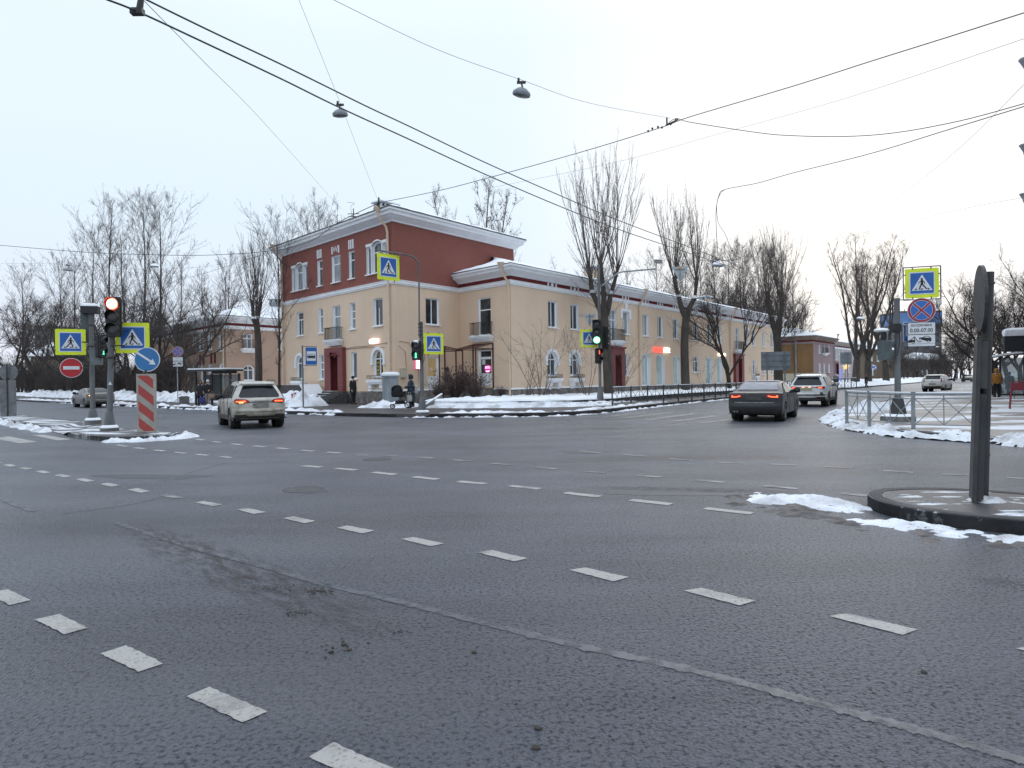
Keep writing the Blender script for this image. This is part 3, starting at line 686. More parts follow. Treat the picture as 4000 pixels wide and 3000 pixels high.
def balcony(bld, w, s0, s1, z, h=.95, out=.5, snow=True, rail=IRON, gap=.13):
    mb = MB()
    for k, (o, za, zb) in enumerate(((out, -.09, 0), (out-.06, -.17, -.091), (out-.14, -.26, -.171), (out-.24, -.36, -.261))):
        mb.box(s0+.05*k, s1-.05*k, .004, o, z+za, z+zb, w.tf)
    b = mb.build('balcony', WHITE, bld)
    r = MB(); a0, a1, o = s0+.12, s1-.12, out-.08
    for za in (.08, h): r.box(a0, a1, o-.02, o+.02, z+za-.02, z+za+.02, w.tf); [r.box(x-.02, x+.02, .01, o-.021, z+za-.02, z+za+.02, w.tf) for x in (a0+.02, a1-.02)]
    n = int((a1-a0)/gap)
    for k in range(n+1): x = a0+.02+(a1-a0-.04)*k/n; r.box(x-.012, x+.012, o-.012, o+.012, z+.1, z+h-.021, w.tf)
    for x in (a0+.02, a1-.02):
        for k in range(1, 4): r.box(x-.012, x+.012, o*k/4-.012, o*k/4+.012, z+.1, z+h-.021, w.tf)
    r.build('railing', rail, b)
    if snow:
        sn = MB(); nx, ny = 16, 5
        for i in range(nx):
            for j in range(ny):
                def hh(i, j): 
                    e = min(i, nx-i)/2, min(j, ny-j)/1.2
                    x = s0-.02+(s1-s0+.04)*i/nx; y = out*j/ny
                    return (x, y+(.03 if j == ny else .005), z+.005+.11*min(1, max(0, min(*e)))*(1+.5*fbm(x*3, y*3, z)))
                sn.q(*[w.tf(hh(a, c)) for a, c in ((i, j), (i+1, j), (i+1, j+1), (i, j+1))])
        sn.build('snow_cover', CSNOW, b, smooth=True)
    return b
def planter(bld, w, s0, s1, z):
    """bracketed window box with a low iron guard below the arched ground-floor windows"""
    mb = MB(); c = .1
    mb.box(s0, s1, .004, .42, z+.42, z+.62, w.tf); mb.box(s0+.05, s1-.05, .004, .36, z+.3, z+.419, w.tf)
    for a in (s0+.1, s1-.1-.32):
        mb.box(a, a+.32, .004, .30, z+.05, z+.299, w.tf); mb.box(a+.06, a+.26, .004, .2, z-.14, z+.049, w.tf)
    o = mb.build('flower_box', WHITE, bld)
    r = MB(); n = 11
    r.box(s0+.05, s1-.05, .36, .39, z+.86, z+.885, w.tf)
    for k in range(n+1): x = s0+.06+(s1-s0-.12)*k/n; r.box(x-.012, x+.012, .363, .387, z+.621, z+.859, w.tf)
    r.build('railing', IRON, o); return o
def hood(bld, w, s0, s1, z1, arch, t=.2):
    """white arched moulding over a window with little feet"""
    mb = MB(); zs = z1-arch
    A = arc(s0-.02, s1+.02, zs, arch+.02, 14); c = (s0+s1)/2; k = ((s1-s0)/2+t)/((s1-s0)/2)
    B = [(c+(x-c)*k, zs+(z-zs)*(1+t/arch)) for x, z in A]
    A = [(A[0][0], zs-.25)]+A+[(A[-1][0], zs-.25)]; B = [(B[0][0], zs-.25)]+B+[(B[-1][0], zs-.25)]
    for i in range(len(A)-1):
        for y0, y1 in ((.004, .09),):
            P = [(A[i], y1), (A[i+1], y1), (B[i+1], y1), (B[i], y1)]
            mb.q(*[w.tf((p[0], y, p[1])) for p, y in P])
            mb.q(*[w.tf((p[0], y, p[1])) for p, y in ((B[i], y1), (B[i+1], y1), (B[i+1], y0), (B[i], y0))])
            mb.q(*[w.tf((p[0], y, p[1])) for p, y in ((A[i], y1), (A[i+1], y1), (A[i+1], y0), (A[i], y0))])
    for q in (A[0][0]-t-.05, A[-1][0]-.05): mb.box(q, q+t+.1, .004, .11, zs-.36, zs-.251, w.tf)
    return mb.build('window_hood', WHITE, bld)
def hip_roof(mb, outline, z, rise, run, over=.75, flat=True):
    """low hipped roof: eaves outline pushed out, then a smaller ring raised"""
    P = [V((p[0], p[1])) for p in outline]; N = len(P)
    def off(o):
        out = []
        for i, p in enumerate(P):
            a = (P[i]-P[i-1]).normalized(); b = (P[(i+1) % N]-P[i]).normalized()
            na, nb = V((a.y, -a.x)), V((b.y, -b.x)); m = (na+nb).normalized(); k = 1/max(.45, m.dot(na)); out.append(p+m*k*o)
        return out
    E = off(over); I = off(-run)
    return [V((p.x, p.y, z)) for p in E], [V((p.x, p.y, z+rise)) for p in I]
def roof(bld, outline, z, rise, run, over=.78, thick=.06):
    E, I = hip_roof(None, outline, z, rise, run, over); N = len(E)
    mb = MB()
    for k in range(N):
        j = (k+1) % N
        mb.q(E[k], E[j], E[j]+V((0, 0, thick)), E[k]+V((0, 0, thick)))
        mb.q(*[p for p in (E[k], I[k]-V((0, 0, .2)), I[j]-V((0, 0, .2)), E[j])])
    r = mb.build('roof', mat('roof_sheet', (.10, .11, .12), .5), bld)
    s = MB()
    # snow blanket with an uneven lip
    for k in range(N):
        j = (k+1) % N; L = (E[j]-E[k]).length; n = max(2, int(L/.35)); nr = 6
        def pt(a, b):
            t = a/n; u = b/nr
            e = E[k].lerp(E[j], t); i_ = I[k].lerp(I[j], t); p = e.lerp(i_, u)
            q = .035*fbm(p.x*.9, p.y*.9, 3)+.02*fbm(p.x*3, p.y*3, 7)
            return p+V((0, 0, thick+.012+(.09 if b else 0.0)+q*(1 if b else .5)))+(i_-e).normalized()*(.05+.10*abs(fbm(p.x*1.3, p.y*1.3, 11)) if b == 0 else 0)
        for a in range(n):
            for b in range(nr): s.q(pt(a, b), pt(a+1, b), pt(a+1, b+1), pt(a, b+1))
    s.f.append(tuple(range(len(s.v), len(s.v)+N))); s.fm.append(0); s.v.extend(p+V((0, 0, thick+.05)) for p in I)
    s.build('snow_cover', CSNOW, r, smooth=True)
    return r
def chimney(bld, c, sx, sy, z0, z1, ang, m=CREAM, holes=3):
    tf = rot_tf((c[0], c[1], 0), ang); mb = MB()
    mb.box(-sx, sx, -sy, sy, z0, z1-.45, tf); mb.box(-sx-.06, sx+.06, -sy-.06, sy+.06, z1-.45, z1-.36, tf)
    o = mb.build('chimney', m, bld)
    h = MB(); h.m = 0
    h.box(-sx, sx, -sy, sy, z1-.359, z1-.05, tf); h.m = 1
    for k in range(holes):
        x = -sx+sx*2*(k+.5)/holes
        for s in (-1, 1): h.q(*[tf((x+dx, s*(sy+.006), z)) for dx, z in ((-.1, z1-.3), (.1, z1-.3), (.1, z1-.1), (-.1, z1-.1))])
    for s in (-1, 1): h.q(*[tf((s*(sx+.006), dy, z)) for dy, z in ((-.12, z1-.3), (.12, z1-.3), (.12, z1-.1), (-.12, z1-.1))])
    h.m = 2; h.box(-sx-.15, sx+.15, -sy-.15, sy+.15, z1-.05, z1+.0, tf); h.m = 3; h.box(-sx-.12, sx+.12, -sy-.12, sy+.12, z1+.001, z1+.09, tf)
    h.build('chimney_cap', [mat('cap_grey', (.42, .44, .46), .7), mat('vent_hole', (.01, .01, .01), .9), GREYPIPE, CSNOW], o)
    return o
CORN = [(.0, .0), (.10, .0), (.14, .08), (.30, .17), (.50, .29), (.60, .33), (.61, .50), (.74, .54), (.74, .66), (.0, .66)]
BAND = [(.0, .0), (.06, .0), (.08, .08), (.12, .10), (.12, .24), (.16, .27), (.16, .30), (.0, .34)]

# ---------------- the corner building: three-storey red-topped block and its long two-storey wing
C1 = V((-.02, 43)); I0 = hit(1795, 1290, C1, DL); C0 = hit(1537, 1200, I0, DR); L0 = hit(1105, 1300, C0, DL)
EW = C1+DR*56; RB = C0+DR*12.3; LB = L0+DR*12.3
# back corner of the wing
WB1 = EW+V((-DR.y, DR.x))*11; WB0 = RB+DR*.001
random.seed(5)
B1 = empty('corner_building', (C1.x, C1.y, .3), 'cream stucco corner building with red brick top storey and white cornices', 'building')
wL = Wall(L0, C0); wI = Wall(C0, I0); wF = Wall(I0, C1); wR = Wall(C1, EW); wRed = Wall(C0, RB)
LL = wL.L
lf = lambda s: LL-s          # the survey measured from the corner
Z2 = (5.24, 7.04); ZG = 1.83
opsL = [dict(s0=lf(13.3), s1=lf(12.2), z0=5.24, z1=7.04), dict(s0=lf(9.83), s1=lf(9.13), z0=5.24, z1=7.04), dict(s0=lf(7.7), s1=lf(6.62), z0=4.62, z1=7.04), dict(s0=lf(5.32), s1=lf(4.6), z0=5.24, z1=7.04), dict(s0=lf(2.34), s1=lf(1.24), z0=5.24, z1=7.04),
        dict(s0=lf(13.45), s1=lf(12.3), z0=1.92, z1=3.68, arch=.575), dict(s0=lf(9.85), s1=lf(9.15), z0=1.83, z1=3.66), dict(s0=lf(7.62), s1=lf(6.62), z0=1.0, z1=3.45, arch=.12), dict(s0=lf(5.24), s1=lf(4.5), z0=1.83, z1=3.64), dict(s0=lf(2.42), s1=lf(1.22), z0=1.92, z1=3.66, arch=.6)]
opsI = [dict(s0=2.8, s1=4.05, z0=5.38, z1=7.15), dict(s0=2.85, s1=3.95, z0=1.04, z1=3.22)]
lfF = lambda s: wF.L-s
opsF = [dict(s0=lfF(3.18), s1=lfF(1.92), z0=4.6, z1=7.16), dict(s0=lfF(3.25), s1=lfF(1.9), z0=1.2, z1=3.66)]
opsR = [dict(s0=a, s1=b, z0=5.24, z1=7.08) for a, b in ((4.15, 5.25), (6.95, 8.02), (14.6, 15.65), (18.08, 19.15), (20.9, 21.95), (24.05, 25.15), (28.75, 29.8), (32.0, 33.1), (34.75, 35.8), (43.0, 44.0), (45.35, 46.4), (49, 50), (52.2, 53.2))]
opsR += [dict(s0=12.45, s1=13.6, z0=4.62, z1=7.08), dict(s0=40.0, s1=41.1, z0=4.62, z1=7.08)]
opsR += [dict(s0=3.98, s1=5.12, z0=1.88, z1=3.52, arch=.57), dict(s0=6.82, s1=7.96, z0=1.88, z1=3.52, arch=.57), dict(s0=12.85, s1=13.85, z0=.98, z1=3.5, arch=.1), dict(s0=14.66, s1=15.5, z0=1.83, z1=3.66)]
SHOP = [(17.85, 19.45), (20.55, 22.3), (24.0, 25.45), (31.5, 33.35), (34.4, 36.15)]
opsR += [dict(s0=a, s1=b, z0=.95, z1=3.72, arch=.32) for a, b in SHOP]
opsR += [dict(s0=28.5, s1=29.9, z0=2.1, z1=3.72, arch=.5), dict(s0=40.1, s1=41.2, z0=.98, z1=3.6, arch=.2), dict(s0=45.5, s1=46.6, z0=1.83, z1=3.6, arch=.5), dict(s0=49, s1=50, z0=1.83, z1=3.6), dict(s0=52.2, s1=53.2, z0=1.83, z1=3.6, arch=.5)]
opsRed = [dict(s0=lf(14.05), s1=lf(11.4), z0=8.74, z1=10.72), dict(s0=lf(9.86), s1=lf(9.1), z0=8.70, z1=10.58), dict(s0=lf(7.72), s1=lf(6.52), z0=8.70, z1=10.58), dict(s0=lf(5.35), s1=lf(4.6), z0=8.70, z1=10.58), dict(s0=lf(3.1), s1=lf(.5), z0=8.70, z1=10.7)]
mb = MB(); ZB = .0
for w, ops in ((wL, opsL), (wI, opsI), (wF, opsF), (wR, opsR)): wall_panel(mb, w, ZB, 8.0, ops)
for a, b in ((EW, WB1), (WB1, LB+DR*.0), (LB, L0)): wall_panel(mb, Wall(a, b), ZB, 8.0)
mb.build('wall', CREAM, B1)
mb = MB()
wall_panel(mb, wL, 8.0, 11.72, opsRed)
for a, b in ((C0, RB), (RB, LB), (LB, L0)): wall_panel(mb, Wall(a, b), 8.0, 11.72)
mb.build('brick_storey', BRICK, B1, )
mb = MB(); sweep(mb, [I0-DR*.0, I0, C1, EW, WB1][1:], [(.012, 8.06), (.012, 8.34), (-.2, 8.34), (-.2, 8.06)]); mb.build('frieze', MAROON, B1)
mb = MB()
sweep(mb, [LB, L0, C0, I0, C1, EW, WB1], [(o, 7.76+z) for o, z in BAND])
mb.build('string_course', WHITE, B1)
mb = MB(); sweep(mb, [I0+(I0-C1).normalized()*.6, C1, EW, WB1], [(o, 8.34+z*.92) for o, z in CORN]); mb.build('cornice', WHITE, B1)
mb = MB(); sweep(mb, [C0, RB, LB, L0], [(o, 11.7+z*1.05) for o, z in CORN], True); mb.build('cornice', WHITE, B1)
mb = MB(); sweep(mb, [LB, L0, C0, I0, C1, EW, WB1], [(-.1, -.05), (.1, -.05), (.1, .85), (.05, .97), (-.1, .97)]); mb.build('plinth', STONE, B1)
mb = MB()
sweep(mb, [C0+DL*3.0, C0, I0, C1, C1+DR*11], [(.0, .972), (.11, .972), (.12, 1.02), (.05, 1.07), (.0, 1.08)]); mb.build('snow_ledge', CSNOW, B1)
# little white ornaments on the wing's frieze
mb = MB()
for s in (4.65, 7.5, 10.2, 15.1, 18.6, 21.4, 24.6, 29.2, 32.5, 35.3, 38, 43.5, 46, 49.5):
    for dx in (-.48, .48): mb = MB(); mb.box(s+dx-.07, s+dx+.07, .013, .05, 8.10, 8.32, wR.tf); mb.build('frieze_ornament', WHITE, B1)
    mb = MB(); mb.prism([(s+.15*math.cos(2*PI*k/10), 8.21+.13*math.sin(2*PI*k/10)) for k in range(10)], .013, .05, wR.tf); mb.build('frieze_ornament', WHITE, B1)
roof(B1, [L0, C0, RB, LB], 12.40, 1.9, 5.2)
wingo = [I0+(I0-C1).normalized()*.05, C1, EW, WB1, WB1-DR*44, ]
wingo = [I0-DL*0, C1, EW, WB1, RB+DR*.05+DL*3.4]
def wing_roof():
    e0 = C1-DL*.78-DR*.78; pts = []
    n = wR.n
    # front plane follows the wing; left hip closes against the red block
    F0 = V((*(C1+(n+wF.n).normalized()*.98), 8.95)); F1 = V((*(EW+n*.78), 8.95)); Hl = V((*(I0+wF.n*.78+DL*.75), 8.95))
    R0 = V((*(C1-n*5.6+DR*4.6), 10.75)); R1 = V((*(EW-n*5.6), 10.75)); K0 = V((*(I0+DR*5.8+DL*.2), 10.6)); B0 = V((*(RB+DR*.05), 8.95)); B1_ = V((*(WB1-n*.7), 8.95))
    return F0, F1, Hl, R0, R1, K0, B0, B1_
F0, F1, Hl, R0_, R1_, K0, B0_, B1_ = wing_roof()
mb = MB(); t = V((0, 0, .06))
for a, b in ((Hl, F0), (F0, F1)): mb.q(a, b, b+t, a+t)
mb.q(F0, R0_, R1_, F1); mb.q(Hl, K0, R0_, F0); mb.q(R0_, B0_, B1_, R1_)
rf = mb.build('roof', mat('roof_sheet', (.1, .11, .12), .5), B1)
mb = MB()
def snowquad(a, b, c, d, nu, nv, mb):
    """a-b eaves edge, d-c ridge edge"""
    def pt(i, j):
        e = a.lerp(b, i/nu); r = d.lerp(c, i/nu); p = e.lerp(r, j/nv); q = .045*fbm(p.x*.8, p.y*.8, 2)+.02*fbm(p.x*3, p.y*3, 6)
        return p+V((0, 0, .075+(.10 if j else 0)+q*(1 if j else .4)))+((r-e).normalized()*(.04+.16*abs(fbm(p.x*1.1, p.y*1.1, 12))) if j == 0 else V((0, 0, 0)))
    for i in range(nu):
        for j in range(nv): mb.q(pt(i, j), pt(i+1, j), pt(i+1, j+1), pt(i, j+1))
snowquad(F0, F1, R1_, R0_, 150, 6, mb); snowquad(Hl, F0, R0_, K0, 16, 6, mb); snowquad(B0_, B1_, R1_, R0_, 40, 3, mb)
mb.build('snow_cover', CSNOW, rf, smooth=True)
# windows, left facade
for k, o in enumerate(opsL):
    if k == 2: window(B1, wL, o['s0'], o['s1'], o['z0'], o['z1'], GLASS[1], muntin='t', sill=0, name='balcony_door')
    elif k == 7: continue
    elif k == 9:
        wb = window(B1, wL, o['s0'], o['s1'], o['z0'], o['z1'], GLASS[2], o['arch'], 'tv')
        # lit left half of the shop window and its lettering
        g = MB(); a, b = o['s0'], o['s1']; c = (a+b)/2
        g.q(*[wL.tf((x, -.17, z)) for x, z in ((c+.28, 1.99), (b-.07, 1.99), (b-.07, 3.05), (c+.28, 3.05))]); g.build('lit_pane', WARMGLASS, wb)
        YLET = mat('yellow_letters', (.55, .42, .06), .6)
        tx = MB(); text_faces(tx, 'О ПИВЕ', lambda p: wL.tf((p[0], -.165-p[1], p[2])), .26, c, 3.24, width=.66); tx.build('window_lettering', YLET, wb)
        for i, t_ in enumerate(('РОЗЛИВ', '10-22', 'ПИВО', '7/7')): tx = MB(); text_faces(tx, t_, lambda p: wL.tf((p[0], -.165-p[1], p[2])), .18, c-.29, 2.78-.24*i, width=.36); tx.build('window_lettering', YLET, wb)
    else:
        window(B1, wL, o['s0'], o['s1'], o['z0'], o['z1'], None, o.get('arch', 0), {5: 'tv', 0: 'to', 4: 'o', 1: 't', 3: 'tm', 6: 'tm', 8: ''}.get(k, 't'))
for k in (5, 9): o = opsL[k]; hood(B1, wL, o['s0'], o['s1'], o['z1'], o['arch']); planter(B1, wL, o['s0']-.3, o['s1']+.3, 1.14)
balcony(B1, wL, lf(8.25), lf(6.2), 4.56, .9, .55)
def portal(bld, w, s0, s1, z0, z1, d0, d1, dz, arch, cap=True, out=.3):
    mb = MB()
    mb.box(s0, d0, .003, out, z0, z1, w.tf); mb.box(d1, s1, .003, out, z0, z1, w.tf); mb.box(d0, d1, .003, out, dz, z1, w.tf)
    for a in (d0, d1): mb.q(*[w.tf(p) for p in ((a, out, z0), (a, -.3, z0), (a, -.3, dz), (a, out, dz))])
    if cap is True: mb.box(s0-.12, s1+.12, .003, out+.1, z1+.001, z1+.14, w.tf)
    o = mb.build('portal', PORTAL, bld)
    d = MB(); d.box(d0+.001, d1-.001, -.29, -.24, z0, dz-.001, w.tf); c = (d0+d1)/2
    d.box(c-.02, c+.02, -.239, -.22, z0, dz-.01, w.tf)
    for a in (d0+.1, c+.06): d.box(a, a+(d1-d0)/2-.2, -.239, -.225, z0+.15, z0+.9, w.tf); d.box(a, a+(d1-d0)/2-.2, -.239, -.225, z0+1.05, dz-.2, w.tf)
    dd = d.build('door', DOORW, o)
    h = MB(); h.box(c+.05, c+.075, -.2, -.17, z0+.95, z0+1.15, w.tf); h.build('handle', IRON, dd)
    return o
pt = portal(B1, wL, lf(8.5), lf(5.95), .98, 4.05, lf(7.62), lf(6.62), 3.45, 0, cap=False)
mb = MB(); mb.q(*[wL.tf(p) for p in ((lf(7.75), .31, 3.5), (lf(7.12), .62, 3.72), (lf(7.12), .31, 3.72))]); mb.q(*[wL.tf(p) for p in ((lf(6.5), .31, 3.5), (lf(7.12), .31, 3.72), (lf(7.12), .62, 3.72))]); mb.box(lf(7.8), lf(6.45), .301, .55, 3.46, 3.5, wL.tf); mb.build('door_canopy', MAROON, pt)
# red storey windows
for k, o in enumerate(opsRed):
    if k in (0, 4):
        a, b = o['s0'], o['s1']; w_ = b-a; p1, p2 = a+w_*.27, b-w_*.27
        window(B1, wL, a, p1-.09, o['z0'], o['z1']-.18, GLASS[2], 0, ''); window(B1, wL, p2+.09, b, o['z0'], o['z1']-.18, GLASS[0], 0, '')
        window(B1, wL, p1, p2, o['z0'], o['z1'], GLASS[1 if k == 0 else 0], .22, 't')
        mb = MB()
        for q in (p1-.0899, p2+.0001): mb.box(q, q+.0897, -.1, .05, o['z0'], o['z1'], wL.tf)
        for q0, q1 in ((a, p1-.0901), (p2+.0901, b)): mb.box(q0, q1, -.2, .05, o['z1']-.179, o['z1'], wL.tf)
        A = arc(p1-.05, p2+.05, o['z1']-.2, .25, 8)
        for i in range(8): mb.q(*[wL.tf((x, .05, z)) for x, z in (A[i], A[i+1], (A[i+1][0], A[i+1][1]+.1), (A[i][0], A[i][1]+.1))])
        mb.build('window_surround', WHITE, B1)
    else:
        window(B1, wL, o['s0'], o['s1'], o['z0'], o['z1'], [0, GLASS[0], GLASS[1], GLASS[2]][k], 0, 't' if k != 1 else 't')
        mb = MB(); c = (o['s0']+o['s1'])/2; n = 3 if k != 2 else 4
        for i in range(n):
            x = c+(i-(n-1)/2)*(.26 if n == 3 else .30)
            if n == 3 or i in (0, 3): mb.box(x-.06, x+.06, .003, .07, o['z1']+.14, o['z1']+(.76 if n == 3 else .66), wL.tf)
        if n == 4:
            for x0, x1 in ((-.30, -.15), (-.15, 0), (0, .15), (.15, .30)):
                za, zb = (.62, .3) if x0 in (-.30, 0) else (.3, .62)
                mb.q(*[wL.tf((c+x, .05, o['z1']+z)) for x, z in ((x0, za-.08), (x1, zb-.08), (x1, zb+.08), (x0, za+.08))])
        mb.build('keystone_ornament', WHITE, B1)
# inner face and wing end
window(B1, wI, 2.8, 4.05, 5.38, 7.15, GLASS[2], 0, 'v', rev=.16)
def glazed_door(bld, w, o, glass, top=None):
    mb = MB(); g = MB(); a, b, z0, z1 = o['s0'], o['s1'], o['z0'], o['z1']; y = -.16
    for q in ((a, a+.001), (b-.001, b)): mb.box(q[0], q[1], y, .003, z0, z1, w.tf)
    mb.box(a, b, y, .003, z1-.001, z1, w.tf)
    zt = top or z1
    for s0_, s1_, q0, q1 in ((a, a+.14, z0, z1), (b-.14, b, z0, z1), (a+.14, b-.14, z1-.1, z1), (a+.14, b-.14, z0, z0+.12)): mb.box(s0_, s1_, y, y+.07, q0, q1, w.tf)
    if top: mb.box(a+.14, b-.14, y, y+.07, zt-.08, zt+.08, w.tf)
    mb.box(a+.14, b-.14, y+.01, y+.05, z0+.12, z0+.8, w.tf); mb.box(a+.14, b-.14, y, y+.07, z0+.8, z0+.88, w.tf)
    d = mb.build('glazed_door', PVC, bld)
    g.q(*[w.tf((x, y+.03, z)) for x, z in ((a+.14, z0+.88), (b-.14, z0+.88), (b-.14, zt-.08 if top else z1-.1), (a+.14, zt-.08 if top else z1-.1))]); g.build('pane', glass, d)
    if top: g = MB(); g.q(*[w.tf((x, y+.03, z)) for x, z in ((a+.14, zt+.08), (b-.14, zt+.08), (b-.14, z1-.1), (a+.14, z1-.1))]); g.build('pane', GLASS[2], d)
    h = MB(); h.tube([w.tf(p) for p in ((a+.1, y+.08, z0+.95), (a+.1, y+.16, z0+.97), (a+.1, y+.16, z0+1.3), (a+.1, y+.08, z0+1.32))], .015, 6); h.build('handle', mat('brass_handle', (.5, .42, .25), .4), d)
    return d
gd = glazed_door(B1, wI, opsI[1], DOORGLASS)
mb = MB(); mb.q(*[wI.tf((x, -.115, z)) for x, z in ((3.25, 2.3), (3.48, 2.3), (3.48, 2.52), (3.25, 2.52))]); mb.build('notice', mat('paper', (.6, .62, .6), .8), gd)
window(B1, wF, opsF[0]['s0'], opsF[0]['s1'], opsF[0]['z0'], opsF[0]['z1'], GLASS[2], 0, 'm' if 0 else 't', sill=0, name='balcony_door', rev=.16)
balcony(B1, wF, lfF(3.72), lfF(1.62), 4.55, .92, .5)
gf = glazed_door(B1, wF, opsF[1], GLASS[2], 3.1)
mb = MB(); c = (opsF[1]['s0']+opsF[1]['s1'])/2
mb.prism([(c+.14+.33*math.cos(2*PI*k/14), 2.37+.27*math.sin(2*PI*k/14)) for k in range(14)], -.128, -.12, wF.tf)
sgn = mb.build('neon_sign', mat('dim_magenta', (.55, .05, .25), .5, emit=.7), gf)
tx = MB(); text_faces(tx, 'МОКО', lambda p: wF.tf((p[0], -.117-p[1], p[2])), .24, c+.14, 2.38, width=.5); tx.q(*[wF.tf((x, -.116, z)) for x, z in ((c-.1, 2.24), (c+.38, 2.26), (c+.3, 2.17), (c, 2.15))]); tx.build('neon_letters', mat('pink_neon', (1, .45, .75), .5, emit=1.8), sgn)
mb = MB(); mb.q(*[wF.tf((x, -.118, z)) for x, z in ((c-.42, 2.66), (c-.1, 2.66), (c-.1, 3.0), (c-.42, 3.0))]); mb.build('notice', mat('paper', (.6, .62, .6), .8), gf)
# steel canopy frames over the two side doors (no covering left)
def canopy_frame(w, a, b, z0, z1, out, nm='canopy_frame'):
    mb = MB(); r = .035
    for x in (a, b):
        mb.box(x-r, x+r, .01, .01+2*r, z0, z1+.35, w.tf); mb.box(x-r, x+r, out-r, out+r, z0-.4, z1, w.tf)
    def bar(p, q): mb.tube([w.tf(p), w.tf(q)], .028, 4)
    n = 4
    for k in range(n+1): x = a+(b-a)*k/n; bar((x, .05, z1+.35), (x, out, z1))
    bar((a, out, z1), (b, out, z1)); bar((a, .05, z1+.35), (b, .05, z1+.35)); bar((a, .05, z1-.02), (a, out, z1-.02)); bar((b, .05, z1-.02), (b, out, z1-.02)); bar((a, .05, z1-.02), (b, .05, z1-.02))
    return mb.build(nm, BROWNIRON, B1)
canopy_frame(wI, 2.3, 4.5, 1.0, 3.62, 1.7); canopy_frame(wF, lfF(3.75), lfF(1.72), 1.0, 3.70, 1.55)
mb = MB(); mb.box(1.5, 4.4, .11, 1.9, .15, .98, wI.tf); mb.box(lfF(3.6), lfF(1.6), .11, 1.2, .15, 1.1, wF.tf); mb.build('doorstep', STONE, B1)
# wing facade
for k, o in enumerate(opsR):
    w_ = o['s1']-o['s0']
    if o['z1'] < 4 and w_ > 1.3 and o['z0'] < 1: window(B1, wR, o['s0'], o['s1'], o['z0'], o['z1'], SHOPGLASS, o['arch'], '', rev=.34, sill=0)
    elif o['z0'] < 1: continue
    elif o['z0'] == 4.62: window(B1, wR, o['s0'], o['s1'], o['z0'], o['z1'], GLASS[1], 0, 'tv', sill=0, name='balcony_door')
    else: window(B1, wR, o['s0'], o['s1'], o['z0'], o['z1'], None, o.get('arch', 0), 'tv' if o.get('arch') else random.choice(('v', 'o', 'v')))
for k in range(2): o = opsR[15+k]; hood(B1, wR, o['s0'], o['s1'], o['z1'], o['arch']); planter(B1, wR, o['s0']-.22, o['s1']+.22, 1.06)
o = [q for q in opsR if abs(q['s0']-45.5) < .01][0]; planter(B1, wR, o['s0']-.2, o['s1']+.2, 1.06)
portal(B1, wR, 12.3, 14.4, .95, 4.0, 12.85, 13.85, 3.5, 0); balcony(B1, wR, 11.9, 14.3, 4.56, .95, .55)
portal(B1, wR, 39.3, 41.9, .95, 4.0, 40.1, 41.2, 3.6, 0); balcony(B1, wR, 39.4, 41.7, 4.56, .95, .55)
for c in (15.12, 43.5):     # stepped surrounds over two upper windows
    mb = MB(); mb.box(c-.85, c-.56, .003, .06, 6.5, 7.3, wR.tf); mb.box(c+.56, c+.85, .003, .06, 6.5, 7.3, wR.tf); mb.box(c-.56, c+.56, .003, .06, 7.09, 7.3, wR.tf); mb.box(c-.2, c+.2, .003, .1, 7.301, 7.75, wR.tf); mb.build('window_surround', WHITE, B1)
for s in (17.3, 38.2): downpipe(B1, wR, s, .3, 8.5)
downpipe(B1, wF, wF.L-.02, .3, 8.5, reach=.8); downpipe(B1, wL, wL.L-.35, .3, 11.95, reach=.85)
downpipe(B1, wL, .25, .3, 11.95, reach=.8)
# chimneys, aerial, roof hatch
chimney(B1, C0+DL*4.7+DR*2.9, .75, .4, 12.4, 14.3, math.atan2(DR.y, DR.x), mat('cap_grey', (.42, .44, .46), .7), 4)
for s, b, zt in ((17.2, 4.4, 11.45), (41.0, 3.8, 10.9)): chimney(B1, C1+DR*s-wR.n*b, .62, .5, 9.4, zt, math.atan2(DR.y, DR.x))
mb = MB(); p = C0+DL*9.3+DR*3.0; mb.tube([(p.x, p.y, 12.9), (p.x, p.y, 14.9)], .04, 5); [mb.tube([(p.x-.45+dx, p.y, z), (p.x+.45+dx, p.y, z)], .03, 4) for z, dx in ((14.5, 0), (14.3, .05))]
mb.tube(cat_rom([(p.x, p.y, 14.0), (p.x-.2, p.y, 15.0), (p.x+.1, p.y, 15.3), (p.x-.5, p.y, 15.4)], 4), .012, 4); mb.build('aerial', IRON, B1)
# facade cables and meter box on the corner
mb = MB()
mb.tube([wL.tf((lf(s), .04, z)) for s, z in ((6.0, 3.92), (4.8, 4.0), (3.2, 3.98), (1.5, 4.05), (.4, 4.1))]+[wI.tf(p) for p in ((.5, .05, 4.15), (1.2, .05, 4.1), (1.6, .05, 3.6), (2.0, .05, 2.9), (2.05, .05, 1.5))], .016, 4)
mb.tube([wL.tf((lf(s), .04, z)) for s, z in ((6.0, 3.9), (3.2, 3.9), (1.2, 3.82))]+[wI.tf(p) for p in ((.4, .05, 3.85), (.9, .05, 3.5), (1.0, .05, 1.9), (.8, .05, 1.8))], .014, 4)
mb.build('cable', mat('brown_cable', (.22, .12, .08), .7), B1)
mb = MB(); mb.box(.45, .85, .004, .22, 1.85, 2.4, wI.tf); mb.box(.43, .87, .004, .24, 2.4, 2.43, wI.tf); mb.build('meter_box', mat('box_cream', (.5, .45, .36), .6), B1)
mb = MB(); mb.box(4.55, 4.65, .004, .2, 2.3, 2.5, wI.tf); mb.lathe(wI.tf((4.6, .2, 2.2)), [(.05, 0), (.08, .05), (.08, .3), (.04, .36)], 8); mb.build('wall_lamp', IRON, B1)

